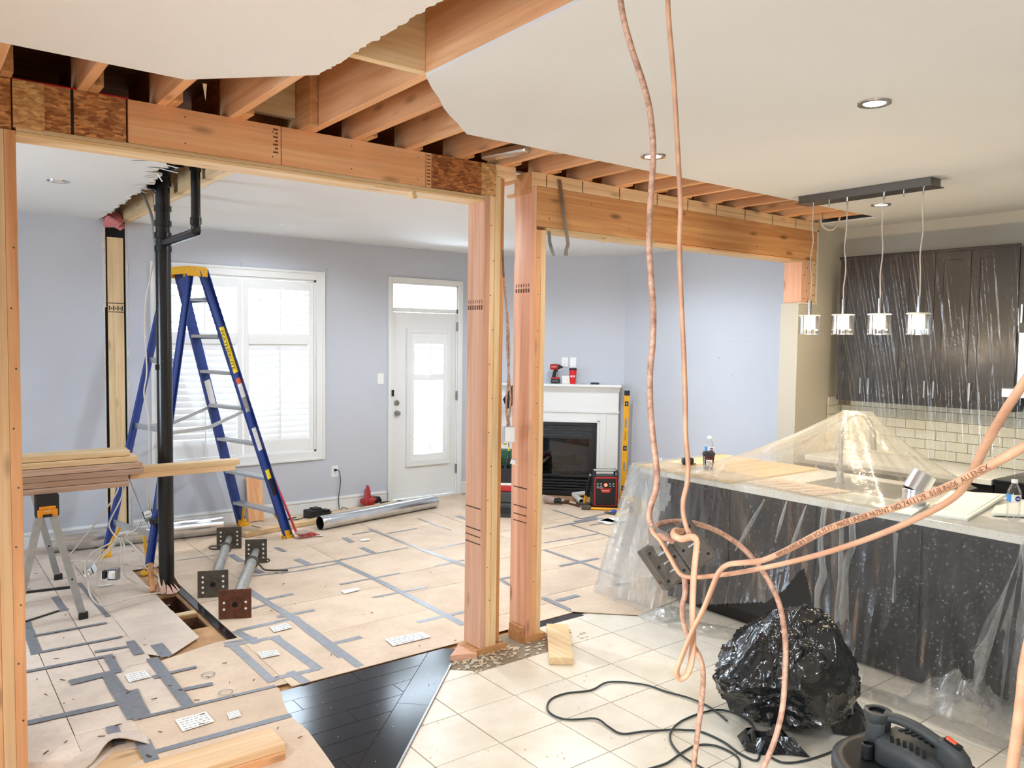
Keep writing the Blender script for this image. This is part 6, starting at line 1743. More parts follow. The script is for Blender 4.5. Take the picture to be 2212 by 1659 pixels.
mb = MB().grid(front, 420, 100, keep=lambda u, v: not inside(tear, 3.84 - u * 3.1, .915 * (1 - v) + .012))
mb.build('front_drape', 'film_clear', pl_, smooth=70)
def lip(u, v):
    y = 3.84 - u * 3.1; x = 4.016 + v * .30
    return (x, y, ZT + .0135 + .003 * abs(math.sin(y * 40 + x * 9)) if y > 3.0 else ZT + .003 + .004 * abs(math.sin(y * 37 + x * 12)))
MB().grid(lip, 120, 6).build('top_lap', 'film_clear', pl_, smooth=70)
def endd(u, v):
    x = 4.0 + u * 1.0; z = .915 * (1 - v) + .012
    y = 3.835 + .22 * v ** 1.5 + .018 * math.sin(x * 37 + v) * (.2 + .4 * v) + .03 * noise.noise(V((x * 5, z * 2, 7))); x2 = x - .16 * v * (1 - u)
    return (x2, y, z)
MB().grid(endd, 60, 24).build('end_drape', 'film_milky', pl_, smooth=70)
# second, milky layer wrapping the near corner
def corner(u, v):
    y = 3.86 - u * .62; z = .90 * (1 - v) + .014
    x = 4.0 - .17 * v ** 1.3 * (1 - .5 * u) - .03 * noise.noise(V((y * 9, v * 1.2, 3))) * (.3 + v)
    return (x, y + .16 * v * (1 - u), z)
MB().grid(corner, 40, 24, keep=lambda u, v: u < .52 + .12 * math.sin(v * 9)).build('corner_drape', 'film_milky', pl_, smooth=70)
# tent over the faucet
AP = fb0 + fd * .085 + V((0, 0, .455))
def tent(u, v):
    a = u * 2 * math.pi; ca, sa = math.cos(a), math.sin(a)      # ca -> +y, sa -> +x
    rim = 1.0 / max(max(ca, 0) / .96, max(-ca, 0) / .54, max(sa, 0) / .42, max(-sa, 0) / .62, 1e-3)
    rim = min(rim, 1.02)
    r = v * rim
    w_ = .006 * noise.noise(V((ca * 22, sa * 22, 4))) + .016 * noise.noise(V((ca * 6, sa * 6, 1)))
    z = ZT + .016 + (AP.z - ZT - .016) * max(0, (1 - v)) ** 1.12 * (1 - .12 * math.sin(math.pi * v) * (.5 + .5 * math.sin(a * 11)))
    ridge = fd * (.085 * (1 - v) * math.cos(a - 2.0))
    return (AP.x + sa * r + ridge.x, AP.y + ca * r + ridge.y, z + w_ * math.sin(math.pi * v) * 1.2)
MB().grid(tent, 180, 24).build('faucet_tent', 'film_tent', pl_, smooth=70)
# gathered strips hanging below the counter edge
for y, wd, sl in ((2.36, .05, .02), (2.27, .035, -.02), (2.20, .06, .03)):
    def strip(u, v, y=y, wd=wd, sl=sl):
        return (3.985 - .05 * v - .018 * math.sin(u * 9 + v * 3), y + sl * v + .03 * noise.noise(V((v * 4, y * 9, 1))) + (u - .5) * wd * (.5 + .9 * v * abs(math.sin(v * 5 + y * 30))), .90 - v * (.60 + .05 * noise.noise(V((u * 5, y * 9, 3)))))
    MB().grid(strip, 12, 30).build('gathered_fold', 'film_milky', pl_, smooth=70)
for (a_, b_, w_) in (((1652, 1078), (1588, 1190), .022), ((1700, 1080), (1674, 1172), .016), ((1742, 1090), (1690, 1235), .016)):  # milky strips paint the light that wrinkles in the film catch
    A_, B2 = onx(a_[0], a_[1], 3.965), onx(b_[0], b_[1], 3.93)
    MB().grid(lambda u, v: A_.lerp(B2, v) + V((-.006 * math.sin(u * 3.1), (u - .5) * w_ * (.4 + math.sin(v * 3.1)), 0)), 4, 14).build('crease_highlight', 'film_milky', pl_, smooth=70)
# flaring folds at the far right of the drape
tp = onx(2214, 1172, 3.975)
for bl, br, bul, t0 in (((2046, 1478), (2118, 1520), .05, 0.0), ((2110, 1500), (2170, 1545), -.03, .05), ((2160, 1530), (2240, 1600), .06, .0), ((1905, 1420), (1950, 1440), .02, .3)):
    BL, BR = onz(bl[0], bl[1], .02), onz(br[0], br[1], .02)
    T0 = tp if t0 < .2 else onx(1935, 1150, 3.975)
    def flare(u, v, BL=BL, BR=BR, bul=bul, T0=T0):
        q = T0.lerp(BL.lerp(BR, u), v) + V((0, (u - .5) * .03, 0))
        return q + V((-.8, -.3, .1)) * (bul * math.sin(u * 3.14) * math.sin(v * 2.6)) + V((1, 0, 0)) * (.02 * noise.noise(V((u * 4, v * 5, bul * 40))))
    MB().grid(flare, 16, 26).build('flared_fold', 'film_milky', pl_, smooth=70)
def mound(cx, cy, rx, ry, h, seed, nm='floor_bunch', mat='film_milky', ang=0.0):
    def f(u, v):
        a = u * 2 * math.pi; r = v
        x, y = math.cos(a) * r * rx, math.sin(a) * r * ry
        xx, yy = x * math.cos(ang) - y * math.sin(ang), x * math.sin(ang) + y * math.cos(ang)
        X_, Y_ = cx + xx, cy + yy
        z = h * (1 - r ** 1.6) * (.5 + .8 * abs(noise.noise(V((X_ * 9 + seed, Y_ * 9, 0)))) + .5 * abs(noise.noise(V((X_ * 24 + seed, Y_ * 24, 5)))))
        k = 1 + .18 * noise.noise(V((math.cos(a) * 2.2, math.sin(a) * 2.2, seed)))
        return (cx + xx * k, cy + yy * k, .006 + max(0, z))
    MB().grid(f, 56, 14).build(nm, mat, pl_, smooth=60)
q = onz(2120, 1525); mound(q.x + .02, q.y, .36, .24, .20, 1, ang=-.6)
q = onz(2190, 1560); mound(q.x + .05, q.y - .1, .28, .22, .12, 3)
q = onz(1540, 1365); mound(q.x, q.y, .30, .12, .035, 5, ang=-1.2, mat='film_clear')
q = onz(1440, 1330); mound(q.x, q.y, .20, .13, .05, 7)
def trail(u, v):
    y = 2.75 - u * 1.5; x = 3.91 - v * .16 - .02 * math.sin(y * 6)
    return (x, y, .010 + .005 * abs(math.sin(y * 17 + v * 3)))
MB().grid(trail, 60, 6).build('floor_trail', 'film_clear', pl_, smooth=70)

# ---- things on the island
def on_top(px, py, z=ZT): return onz(px, py, z)
o_ = on_top(1530, 1013, ZT + .0145)
cp = thing('coffee_cup', o_, 'dark brown coffee cup with black lid on the island end', 'cup')
MB().lathe([(0, 0), (.030, 0), (.031, .004), (.040, .098)], o_, (0, 0, 1), 28).build('cup', 'coffee_brown', cp, smooth=40)
MB().lathe([(.0425, .094), (.043, .103), (.040, .107), (.038, .116), (.034, .118), (0, .115)], o_, (0, 0, 1), 28).build('lid', 'rubber', cp, smooth=40)
toC = (CPOS - o_); toC.z = 0; toC.normalize(); sdC = V((0, 0, 1)).cross(toC)
mb = MB()
for i in range(5):
    n0 = (toC * math.cos(.15 + .22 * (i - 2)) + sdC * math.sin(.15 + .22 * (i - 2)))
    mb.obox(o_ + n0 * .0362 + V((0, 0, .045)), V((0, 0, 1)).cross(n0), V((0, 0, 1)), n0, .0045, .022, .0008)
band = mb.build('white_emblem', 'paper_white', cp)
mb = MB()
for i in range(4):
    n0 = (toC * math.cos(.15 + .22 * (i - 1.5)) + sdC * math.sin(.15 + .22 * (i - 1.5)))
    mb.obox(o_ + n0 * .0372 + V((0, 0, .052 - .012 * (i % 2))), V((0, 0, 1)).cross(n0), V((0, 0, 1)), n0, .003, .004, .0008)
mb.build('emblem_marks', 'coffee_brown', cp)
mb = MB()
for i in range(5):
    n0 = (toC * math.cos(-.85) + sdC * math.sin(-.85)); mb.obox(o_ + n0 * (.0335 + .001 * i) + V((0, 0, .02 + i * .016)), V((0, 0, 1)).cross(n0), V((0, 0, 1)), n0, .003, .005, .0012)
mb.build('side_print', 'paper_white', cp)
def bottle(o_, label, h=.205, r=.031):
    t = thing('water_bottle', o_, label, 'bottle'); k = h / .205
    MB().lathe([(0, .004), (r * .6, 0), (r * .95, .004), (r, .012), (r * .94, .03), (r, .045), (r * .94, .06), (r, .075), (r, .135), (r * .93, .148), (r * .6, .172), (r * .42, .182), (r * .42, .196)], o_, (0, 0, 1), 24).build('body', 'bottle_clear', t, smooth=40)
    MB().lathe([(r * .47, .186), (r * .47, .203), (0, .205)], o_, (0, 0, 1), 18).build('cap', 'outlet_white', t, smooth=40)
    n0 = (CPOS - o_); n0.z = 0; n0.normalize(); sd_ = V((0, 0, 1)).cross(n0)
    def wrap(a0, a1, z0, z1, mat, nm, rr_):
        mb = MB(); mb.grid(lambda u, v: o_ + (n0 * math.cos(a0 + (a1 - a0) * u) + sd_ * math.sin(a0 + (a1 - a0) * u)) * rr_ + V((0, 0, z0 + (z1 - z0) * v)), 10, 1); mb.build(nm, mat, t, smooth=60)
    wrap(-1.45, 1.45, .095, .132, 'label_white', 'label', r * 1.01)
    wrap(-1.45, -.35, .095, .132, 'label_blue', 'label_panel', r * 1.025)
    c = o_ + (n0 * math.cos(.55) + sd_ * math.sin(.55)) * r * 1.03 + V((0, 0, .113)); nn = (n0 * math.cos(.55) + sd_ * math.sin(.55))
    MB().lathe([(0, .0012), (.0125, .001), (.013, 0)], c, nn, 18).build('round_logo', 'label_navy', t)
    MB().obox(c + nn * .0016, V((0, 0, 1)).cross(nn), V((0, 0, 1)), nn, .008, .0022, .0004).build('logo_band', 'label_white', t)
    return t
bottle(on_top(1531, 1005, ZT + .0145), 'clear water bottle standing behind the brown coffee cup')
bottle(on_top(2188, 1124, ZT + .004), 'clear water bottle standing near the white framed panel')
o_ = on_top(1485, 1003, ZT + .0145)
tm = thing('tape_measure', o_, 'black tape measure lying on the island end', 'tape measure')
MB().obox(o_ + V((0, 0, .024)), CR, CF, V((0, 0, 1)), .040, .030, .023).build('case', 'black_plastic', tm, bevel=.012); MB().obox(o_ + CR * .045 + V((0, 0, .006)), CR, CF, V((0, 0, 1)), .012, .014, .004).build('hook', 'brushed', tm)
mb = MB(); P0 = on_top(1514, 1024, ZT + .0125); P1 = on_top(1545, 1030, ZT + .0125)
vs = [P0.lerp(P1, i / 14) + V((0, .006 * math.sin(i * 2.1), 0)) for i in range(15)]
mb.tube(vs, .0016, 4); tag(mb.build('pencil_note', 'ink'), 'pencilled scribble on the dusty plywood in front of the coffee cup', 'marking')
# vent elbow
e0 = on_top(1972, 1092, ZT + .004)
ve = thing('vent_elbow', e0, 'short galvanised vent pipe elbow standing on the countertop', 'vent elbow')
ro = .062
up1 = V((.1, -.05, 1)).normalized(); up2 = (V((0, 0, 1)) + CR * .55).normalized()
MB().lathe([(ro, 0), (ro, .075), (ro * 1.05, .078), (ro * 1.05, .088), (ro, .09)], e0, up1, 28).build('collar', 'galvanised', ve, smooth=40)
MB().lathe([(ro * 1.0, 0), (ro * 1.0, .105), (ro * .93, .106)], e0 + up1 * .080 + CR * -.004, up2, 28).build('elbow_pipe', 'galvanised', ve, smooth=40)
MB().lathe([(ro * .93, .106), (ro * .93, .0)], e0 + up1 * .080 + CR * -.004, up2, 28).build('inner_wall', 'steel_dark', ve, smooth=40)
# white framed panels
P = [onz(2053, 1060, .935), onz(2174, 1067, .935), onz(2090, 1120, .92), onz(1995, 1108, .92)]
wp = thing('framed_filter', (P[0] + P[2]) / 2 - V((0, 0, .01)), 'white framed ventilation panel lying on the countertop', 'panel')
def quadslab(pts, th, name, mat, parent, k=1.0, lift=0):
    c = sum(pts, V()) / 4; Q = [c + (p - c) * k + V((0, 0, lift)) for p in pts]
    mb = MB(); mb.add(Q + [p - V((0, 0, th)) for p in Q], [(0, 1, 2, 3), (7, 6, 5, 4), (0, 4, 5, 1), (1, 5, 6, 2), (2, 6, 7, 3), (3, 7, 4, 0)])
    me_ = mb.build(name, mat, parent); return me_
quadslab(P, .014, 'frame', 'board_white', wp)
quadslab(P, .003, 'filter_face', 'paper_white', wp, .84, .0025)
mb = MB()
for i in range(9):
    a, b = P[0].lerp(P[3], .1 + i * .1), P[1].lerp(P[2], .1 + i * .1); mb.bar(a.lerp(b, .1) + V((0, 0, .003)), a.lerp(b, .9) + V((0, 0, .003)), .003, .0015)
mb.build('pleats', 'counter_white', wp)
P = [onz(1960, 1078, ZT + .012), onz(2010, 1086, ZT + .012), onz(1970, 1112, ZT + .010), onz(1900, 1100, ZT + .010)]
w2 = thing('white_sheet', P[0], 'thin white panel lying under the vent elbow', 'panel'); quadslab(P, .006, 'board', 'board_white', w2)
P = [onz(2150, 1092, ZT + .02), onz(2215, 1082, ZT + .02), onz(2225, 1112, ZT + .02), onz(2140, 1108, ZT + .02)]
w3 = thing('vent_grille', P[0], 'white grille panel lying behind the water bottle near the framed panel', 'panel'); quadslab(P, .012, 'board', 'board_white', w3)

# ---- wall cabinets, counter and base cabinets on the kitchen wall
def cabinet(name, x0, x1, y0, y1, z0, z1, label, cat, doors, drawer=False, group=None):
    t = thing(name, ((x0 + x1) / 2, (y0 + y1) / 2, z0), label, cat, group)
    MB().box(x0 + .02, x1, y0 + .001, y1 - .001, z0, z1).build('body', 'cabinet_espresso', t)
    n = doors; wd = (y1 - y0) / n
    for i in range(n):
        a, b = y0 + i * wd + .002, y0 + (i + 1) * wd - .002; za, zb3 = z0 + .003, z1 - .003 - (.16 if drawer else 0)
        mb = MB(); mb.box(x0, x0 + .018, a, b, za, zb3)
        d = mb.build('door', 'cabinet_espresso', t, bevel=.002)
        mb = MB()
        for qq in ((a, a + .055, za, zb3), (b - .055, b, za, zb3), (a + .055, b - .055, za, za + .055), (a + .055, b - .055, zb3 - .055, zb3)): mb.box(x0 - .006, x0, qq[0], qq[1], qq[2], qq[3])
        mb.build('door_frame', 'cabinet_espresso', d, bevel=.001)
        hz_ = za + .12 if z0 > 1 else zb3 - .12; hy = b - .03 if i % 2 == 0 else a + .03
        MB().bar((x0 - .03, hy, hz_ - .06), (x0 - .03, hy, hz_ + .06), .010, .010).build('handle', 'brushed', d)
        if drawer:
            dd = MB().box(x0 - .004, x0 + .016, a, b, zb3 + .004, z1 - .003).build('drawer', 'cabinet_espresso', t, bevel=.002)
            MB().bar((x0 - .035, (a + b) / 2 - .08, (zb3 + z1) / 2), (x0 - .035, (a + b) / 2 + .08, (zb3 + z1) / 2), .010, .010).build('handle', 'brushed', dd)
    return t
ys_ = (3.42, 2.94, 2.46, 2.16)
for i, (y1, y0) in enumerate(zip(ys_[:-1], ys_[1:])):
    cabinet('wall_cabinet', 5.85, XK, y0, y1, 1.33, 2.425, ('dark wall cabinet behind the plastic next to the kitchen stub wall', 'dark wall cabinet behind the plastic in the middle of the row', 'narrow dark wall cabinet behind the plastic beside the range hood')[i], 'cabinet', 1 if i == 2 else 2)
    cabinet('base_cabinet', 5.60, XK, y0, y1, .09, .868, ('dark base cabinet next to the kitchen stub wall', 'dark base cabinet in the middle of the back counter', 'narrow dark base cabinet beside the range')[i], 'cabinet', 1 if i == 2 else 2, True)
tag(MB().box(5.84, 5.86, 2.16, 3.43, 2.425, 2.445).build('cabinet_crown', 'cabinet_espresso', bevel=.002), 'dark top rail along the wall cabinets', 'cabinet trim')
cabinet('wall_cabinet', 5.85, XK, .6, 2.158, 1.86, 2.425, 'dark wall cabinet above the range hood', 'cabinet', 3)
cabinet('base_cabinet', 5.60, XK, .3, 1.36, .09, .868, 'dark base cabinet past the range', 'cabinet', 2, True)
tag(MB().box(5.56, XK, 2.16, 3.50, .87, .908).build('countertop', 'counter_white', bevel=.003), 'pale stone countertop on the dark base cabinets by the wall', 'countertop')
hd = thing('range_hood', (6.0, 1.8, 1.45), 'stainless range hood behind the plastic at the end of the wall cabinets', 'range hood')
MB().prism([(5.62, 1.40), (5.62, 2.15), (XK, 2.15), (XK, 1.40)], 1.44, 1.50).build('canopy', 'brushed', hd, bevel=.004); MB().box(5.80, XK, 1.42, 2.13, 1.50, 1.858).build('chimney', 'brushed', hd, bevel=.003)
rg = thing('kitchen_range', (5.9, 1.76, 0), 'black kitchen range beside the dark base cabinets', 'range')
MB().box(5.58, XK - .03, 1.37, 2.15, .0, .90).build('body', 'fire_black', rg, bevel=.004); MB().box(5.56, XK - .03, 1.37, 2.15, .90, .915).build('cooktop', 'fire_black', rg, bevel=.003); MB().cyl((5.53, 1.45, .74), (5.53, 2.07, .74), .012, 12).build('oven_handle', 'brushed', rg, smooth=40)
# subway tiles
bs = struct(MB().box(XK - .006, XK - .001, .4, 3.572, .91, 1.33).build('backsplash_wall', 'grout', origin=(XK, 2, .91)))
bs2 = struct(MB().box(5.97, XK - .007, YF - .006, YF - .001, .91, 1.34).build('backsplash_stub_wall', 'grout', origin=(6, YF, .91)))
tm1 = tm2 = None
for r in range(6):
    z = .912 + r * .072
    for c in range(20):
        y1 = 3.56 - c * .153 + (.076 if r % 2 else 0)
        if y1 > 3.565 or y1 - .15 < .45: continue
        if tm1 is None: tm1 = MB().box(XK - .013, XK - .006, y1 - .150, y1, z, z + .069).build('tile', 'splash_tile', bs, bevel=.002, origin=(XK - .006, y1, z))
        else: o = bpy.data.objects.new('tile', tm1.data); COL.objects.link(o); o.parent = bs; o.location = V((XK - .006, y1, z)) - bs.location; m_ = o.modifiers.new('bevel', 'BEVEL'); m_.width = .002; m_.segments = 2
    for c in range(2):
        x0 = 5.975 + c * .100 - (.05 if r % 2 else 0); x1 = x0 + .097
        x0c, x1c = max(5.972, x0), min(XK - .014, x1)
        if x1c - x0c > .02: MB().box(x0c, x1c, YF - .013, YF - .006, z, z + .069).build('tile', 'splash_tile', bs2, bevel=.002)

# ---- plastic hung over the wall cabinets
hp = thing('plastic_sheet', (5.8, 2.6, .95), 'crinkled clear plastic sheet hung over the dark wall cabinets', 'plastic sheet')
def hang(u, v):
    y = 3.43 - u * 2.3; z = 2.43 - v * 1.53
    sk = .22 * v * max(0, 1 - u * 1.6)              # folds lean towards the near corner
    yy = y + sk * .6
    a = yy * 2.2 + v * .5 * (1 - u)
    f = .010 * noise.noise(V((a * 7, z * .5, 0))) + .0045 * (1 - abs(noise.noise(V((a * 17, z * .6, 4))))) ** 6 * 2 + .003 * noise.noise(V((a * 44, z * 1.3, 9))) + .0035 * noise.noise(V((yy * 22, z * 16, 3))) * max(0, noise.noise(V((yy * 3, z * 3, 6))))
    return (5.815 - .03 * v - f * (.55 + .6 * v) - .10 * max(0, v - .62) * 1.6, y - .05 * v, z)
MB().grid(hang, 340, 90).build('hung_film', 'film_hang', hp, smooth=75)
for i, (y, s_) in enumerate(()):
    def pleat(u, v, y=y, s_=s_):
        return (5.775 - .05 * v - .012 * math.sin(u * 3.14), y + s_ * v + (u - .5) * (.012 + .02 * v), 1.95 - .95 * v)
    MB().grid(pleat, 6, 20).build('pleat', 'film_milky', hp, smooth=70)
tag(MB().tube(smooth_path([onx(1818, 745, 5.82), onx(1816, 760, 5.82), onx(1822, 775, 5.82), onx(1817, 800, 5.82)]), .008, 6).build('tape_scrap', 'ink'), 'dark scrap of tape on the edge of the hung plastic', 'tape')

# ---- pendant bar
pb = thing('pendant_bar', (4.66, 2.58, ZC), 'steel ceiling bar carrying four glass pendant lamps over the island', 'pendant light')
MB().box(4.60, 4.72, 2.17, 3.00, 2.664, ZC).build('canopy', 'canopy_steel', pb, bevel=.002)
MB().box(4.59, 4.73, 2.155, 3.015, 2.660, 2.664).build('canopy_lip', 'canopy_steel', pb)
pz = 1.89
for i, y in enumerate((2.93, 2.70, 2.468, 2.236)):
    sp = []
    for k in range(9):
        t = k / 8; sp.append((4.66 + .004 * math.sin(k * 2.2 + i), y + .008 * math.sin(k * 1.7 + i * 1.9) * math.sin(math.pi * t), 2.66 - t * (2.66 - 2.04)))
    MB().tube(smooth_path(sp, 3), .0042, 6).build('cord', 'wire_white', pb, smooth=60)
    MB().cyl((4.66, y, 2.662), (4.66, y, 2.630), .006, 8).build('strain_relief', 'chrome', pb)
    MB().cyl((4.66, y, 2.045), (4.66, y, 1.952), .009, 14).build('stem', 'chrome', pb, smooth=40)
    sh_ = MB().lathe([(.060, -.062), (.066, -.062), (.066, .060), (.060, .062), (.056, .060), (.056, -.060), (.060, -.062)], (4.66, y, pz), (0, 0, 1), 36).build('shade', 'shade_glass', pb, smooth=40)
    MB().lathe([(.0665, .056), (.067, .060), (.060, .0635), (0, .0635)], (4.66, y, pz), (0, 0, 1), 36).build('shade_top', 'outlet_white', sh_, smooth=40)
    mb = MB(); nrib = 30
    for k in range(nrib):
        a = 2 * math.pi * k / nrib; c0 = V((4.66 + .052 * math.cos(a), y + .052 * math.sin(a), 0)); mb.cyl((c0.x, c0.y, pz - .055), (c0.x, c0.y, pz + .055), .0028, 6)
    mb.build('glass_ribs', 'bottle_clear', sh_, smooth=40)
    MB().lathe([(.034, -.028), (.034, .055), (0, .056)], (4.66, y, pz), (0, 0, 1), 24).build('inner_diffuser', 'shade_frost', sh_, smooth=40)
    MB().ball((4.66, y, pz - .015), .016, 12, 1, 1, 1.4).build('bulb', 'pendant_glow', pb, smooth=60)
    d = bpy.data.lights.new('pendant_lamp', 'POINT'); d.energy = 5; d.color = (1.0, .78, .50); d.shadow_soft_size = .03
    o = bpy.data.objects.new('pendant_lamp', d); COL.objects.link(o); o.parent = pb; o.location = V((4.66, y, pz - .085)) - pb.location
for y in (2.82, 2.35): MB().cyl((4.66, y, 2.66), (4.66, y, 2.630), .004, 8).build('canopy_screw', 'chrome', pb)
# ================================================================== FOREGROUND
# ---- electrical box hung on cables in front of the viewer
bxd = 1.5
c = dep(1466, 1196, bxd)
gb = thing('gang_box', c, 'dusty steel double gang box hanging in a tangle of tan cables', 'junction box')
def rot2(a): a = R_(a); return (CR * math.cos(a) + CU * math.sin(a)), (-CR * math.sin(a) + CU * math.cos(a))
bx, by = rot2(34)
bn = (-CF + CU * .25).normalized(); by = bn.cross(bx).normalized(); bx = by.cross(bn)
for s_, sz in ((-1, .029), (1, .027)):
    p = MB().obox(c + bx * (s_ * .028), bx, by, bn, .0275, .042, .003).build('back_plate', 'steel_dark', gb, bevel=.002)
    mb = MB()
    for i in (-1, 1):
        for j in (-1, 0, 1): mb.cyl(c + bx * (s_ * .028 + i * .018) + by * (j * .030) + bn * .0031, c + bx * (s_ * .028 + i * .018) + by * (j * .030) + bn * .0036, .0030, 10)
    mb.build('screw_holes', 'vent_dark', p)
    mb = MB()
    for j in (-.018, 0, .018): mb.obox(c + bx * (s_ * .028) + by * j + bn * .0038, bx, by, bn, .007, .0016, .001)
    mb.build('embossing', 'zinc', p)
mb = MB()
for s_ in (-1, 1): mb.obox(c + bx * (s_ * .056) - bn * .022, bx, by, bn, .0012, .042, .024)
for s_ in (-1, 1): mb.obox(c + by * (s_ * .0425) - bn * .022, bx, by, bn, .056, .0012, .024)
mb.build('side_walls', 'steel_dark', gb)
c_ = dep(1425, 1160, bxd - .02); MB().oprism([(-.020, -.016), (.014, -.018), (.022, -.006), (.016, .006), (-.014, .022), (-.022, .016)], c_, CR, CU, bn, .002).build('cover_tab', 'zinc', gb)
for q in ((-.012, .010), (.012, -.008)): MB().lathe([(.0022, .001), (.005, .002), (.005, 0)], c_ + CR * q[0] + CU * q[1] + bn * .002, bn, 12).build('screw', 'brushed', gb)
c2 = dep(1462, 1238, bxd + .03)
MB().obox(c2, CR, CU, CF, .027, .017, .02).build('lower_box', 'vent_dark', gb, bevel=.002)
MB().bar(dep(1423, 1257, bxd + .01), dep(1495, 1252, bxd + .01), .022, .004, CU).build('mounting_bar', 'rust', gb); MB().bar(dep(1428, 1222, bxd + .01), dep(1428, 1245, bxd + .01), .012, .004, CF).build('mounting_bar', 'rust', gb)
MB().bar(dep(1414, 1173, bxd), dep(1440, 1222, bxd), .012, .006, -CF).build('side_rail', 'zinc', gb)

def cable(name, pts, r, mat, label, flat=.62, per=7, n=10, r2=None):
    P = smooth_path([dep(*p) for p in pts], per)
    if r2: r = [r + (r2 - r) * min(1, 1.6 * i / len(P)) for i in range(len(P))]
    return tag(MB().tube(P, r, n, flat=flat, up=CU).build(name, mat, smooth=60), label, 'cable'), P
cable('hanging_cable', [(1318, -150, 1.52), (1336, -30, 1.52), (1347, 40, 1.52), (1366, 110, 1.52), (1388, 175, 1.52), (1403, 235, 1.51), (1410, 300, 1.51), (1411, 345, 1.51), (1406, 420, 1.51), (1402, 520, 1.50), (1406, 600, 1.50), (1411, 670, 1.50), (1410, 740, 1.50), (1404, 810, 1.50), (1405, 880, 1.50), (1411, 950, 1.50), (1419, 1020, 1.50), (1416, 1060, 1.50), (1405, 1095, 1.50), (1403, 1122, 1.50), (1413, 1144, 1.49), (1430, 1158, 1.48), (1455, 1170, 1.48)], .0058, 'cable_tan', 'dusty twisted cable hanging from the ceiling across a recessed light', 1.0)
cable('hanging_cable', [(1438, -170, 1.50), (1441, -30, 1.50), (1446, 60, 1.50), (1454, 150, 1.50), (1460, 250, 1.50), (1467, 380, 1.50), (1470, 450, 1.50), (1468, 540, 1.50), (1472, 660, 1.50), (1477, 760, 1.50), (1480, 860, 1.50), (1481, 940, 1.50), (1486, 1000, 1.50), (1484, 1045, 1.50), (1476, 1080, 1.50), (1476, 1110, 1.50), (1483, 1140, 1.49), (1489, 1152, 1.48)], .0058, 'cable_orange', 'smooth tan cable hanging straight from the ceiling to the gang box', .8)
_, PB = cable('coil_cable', [(2330, 640, .80), (2212, 826, .86), (2170, 890, .90), (2130, 960, .95), (2095, 1030, 1.0), (2060, 1075, 1.04), (1980, 1120, 1.09), (1880, 1162, 1.16), (1780, 1195, 1.23), (1690, 1218, 1.30), (1600, 1236, 1.36), (1530, 1245, 1.40), (1490, 1247, 1.42), (1468, 1238, 1.43), (1448, 1205, 1.44), (1428, 1170, 1.45), (1412, 1152, 1.46), (1408, 1143, 1.47)], .0066, 'cable_orange', 'lower tan cable sweeping from the ceiling side down to the gang box')
_, PA = cable('coil_cable', [(2330, 900, .82), (2212, 965, .86), (2130, 1010, .90), (2050, 1050, .95), (1950, 1090, 1.01), (1860, 1118, 1.08), (1790, 1142, 1.14), (1735, 1170, 1.19), (1690, 1193, 1.24), (1645, 1211, 1.28), (1600, 1216, 1.32), (1572, 1220, 1.34), (1553, 1236, 1.35), (1538, 1270, 1.35), (1520, 1315, 1.35), (1495, 1365, 1.34), (1472, 1420, 1.33), (1462, 1450, 1.33), (1468, 1465, 1.33), (1483, 1458, 1.33), (1493, 1430, 1.34), (1497, 1380, 1.35), (1496, 1310, 1.36), (1499, 1240, 1.37), (1504, 1190, 1.38), (1505, 1168, 1.38), (1494, 1160, 1.39), (1472, 1164, 1.39), (1455, 1156, 1.40), (1456, 1146, 1.42), (1474, 1148, 1.45)], .0086, 'cable_orange', 'upper printed tan cable that hangs in a long loop below the gang box', r2=.0062)
cable('coil_cable', [(1478, 1246, 1.46), (1480, 1280, 1.46), (1474, 1312, 1.46), (1478, 1350, 1.47), (1493, 1388, 1.48), (1512, 1420, 1.49), (1519, 1460, 1.50), (1515, 1520, 1.51), (1506, 1590, 1.52), (1498, 1660, 1.53), (1492, 1720, 1.54)], .0062, 'cable_tan', 'thin tan cable dropping from the gang box past the extension cord', .8)
cable('coil_cable', [(1406, 1150, 1.52), (1420, 1134, 1.54), (1450, 1127, 1.56), (1490, 1128, 1.58), (1540, 1143, 1.60), (1590, 1172, 1.60), (1632, 1213, 1.58), (1662, 1258, 1.56), (1685, 1310, 1.55), (1696, 1380, 1.54), (1696, 1450, 1.53), (1690, 1530, 1.52), (1673, 1600, 1.51), (1648, 1660, 1.50), (1625, 1710, 1.5)], .0066, 'cable_tan', 'tan cable arching over the gang box and down in front of the garbage bag', .8)
cable('coil_cable', [(2245, 1300, .95), (2216, 1430, .97), (2208, 1500, .98), (2198, 1580, .99), (2186, 1665, 1.0), (2175, 1740, 1.01)], .0078, 'cable_orange', 'printed tan cable end hanging beside the vacuum', .75)
# print along the upper cable
def print_along(P, s, h, start, end, side, lift, name, mat):
    acc = [0]
    for a, b in zip(P[:-1], P[1:]): acc.append(acc[-1] + (b - a).length)
    vs, fs, wd = text_geo(s)
    L0 = acc[-1] * start; L1 = acc[-1] * end; k = (L1 - L0) / wd
    out = []
    import bisect
    for x, y in vs:
        t = L1 - x * k if side < 0 else L0 + x * k
        i = min(len(acc) - 2, max(0, bisect.bisect_right(acc, t) - 1))
        f = (t - acc[i]) / max(1e-9, acc[i + 1] - acc[i]); p = P[i].lerp(P[i + 1], f); d = (P[i + 1] - P[i]).normalized()
        toc = (CPOS - p).normalized(); toc = (toc - d * toc.dot(d)).normalized(); up = toc.cross(d) * (1 if side > 0 else -1)
        out.append(p + up * ((y - .5) * h) + toc * lift)
    return tag(MB().add(out, fs).build(name, mat), None, None)
lt = print_along(PA, 'NMD90 AWG 8/3 300 VOLTS FT1 MADE UNDER PATENT NO 7411129  01/JUN/06  ALLENEX', .0066, .085, .43, -1, .0089, 'cable_print', 'darkwood_x')
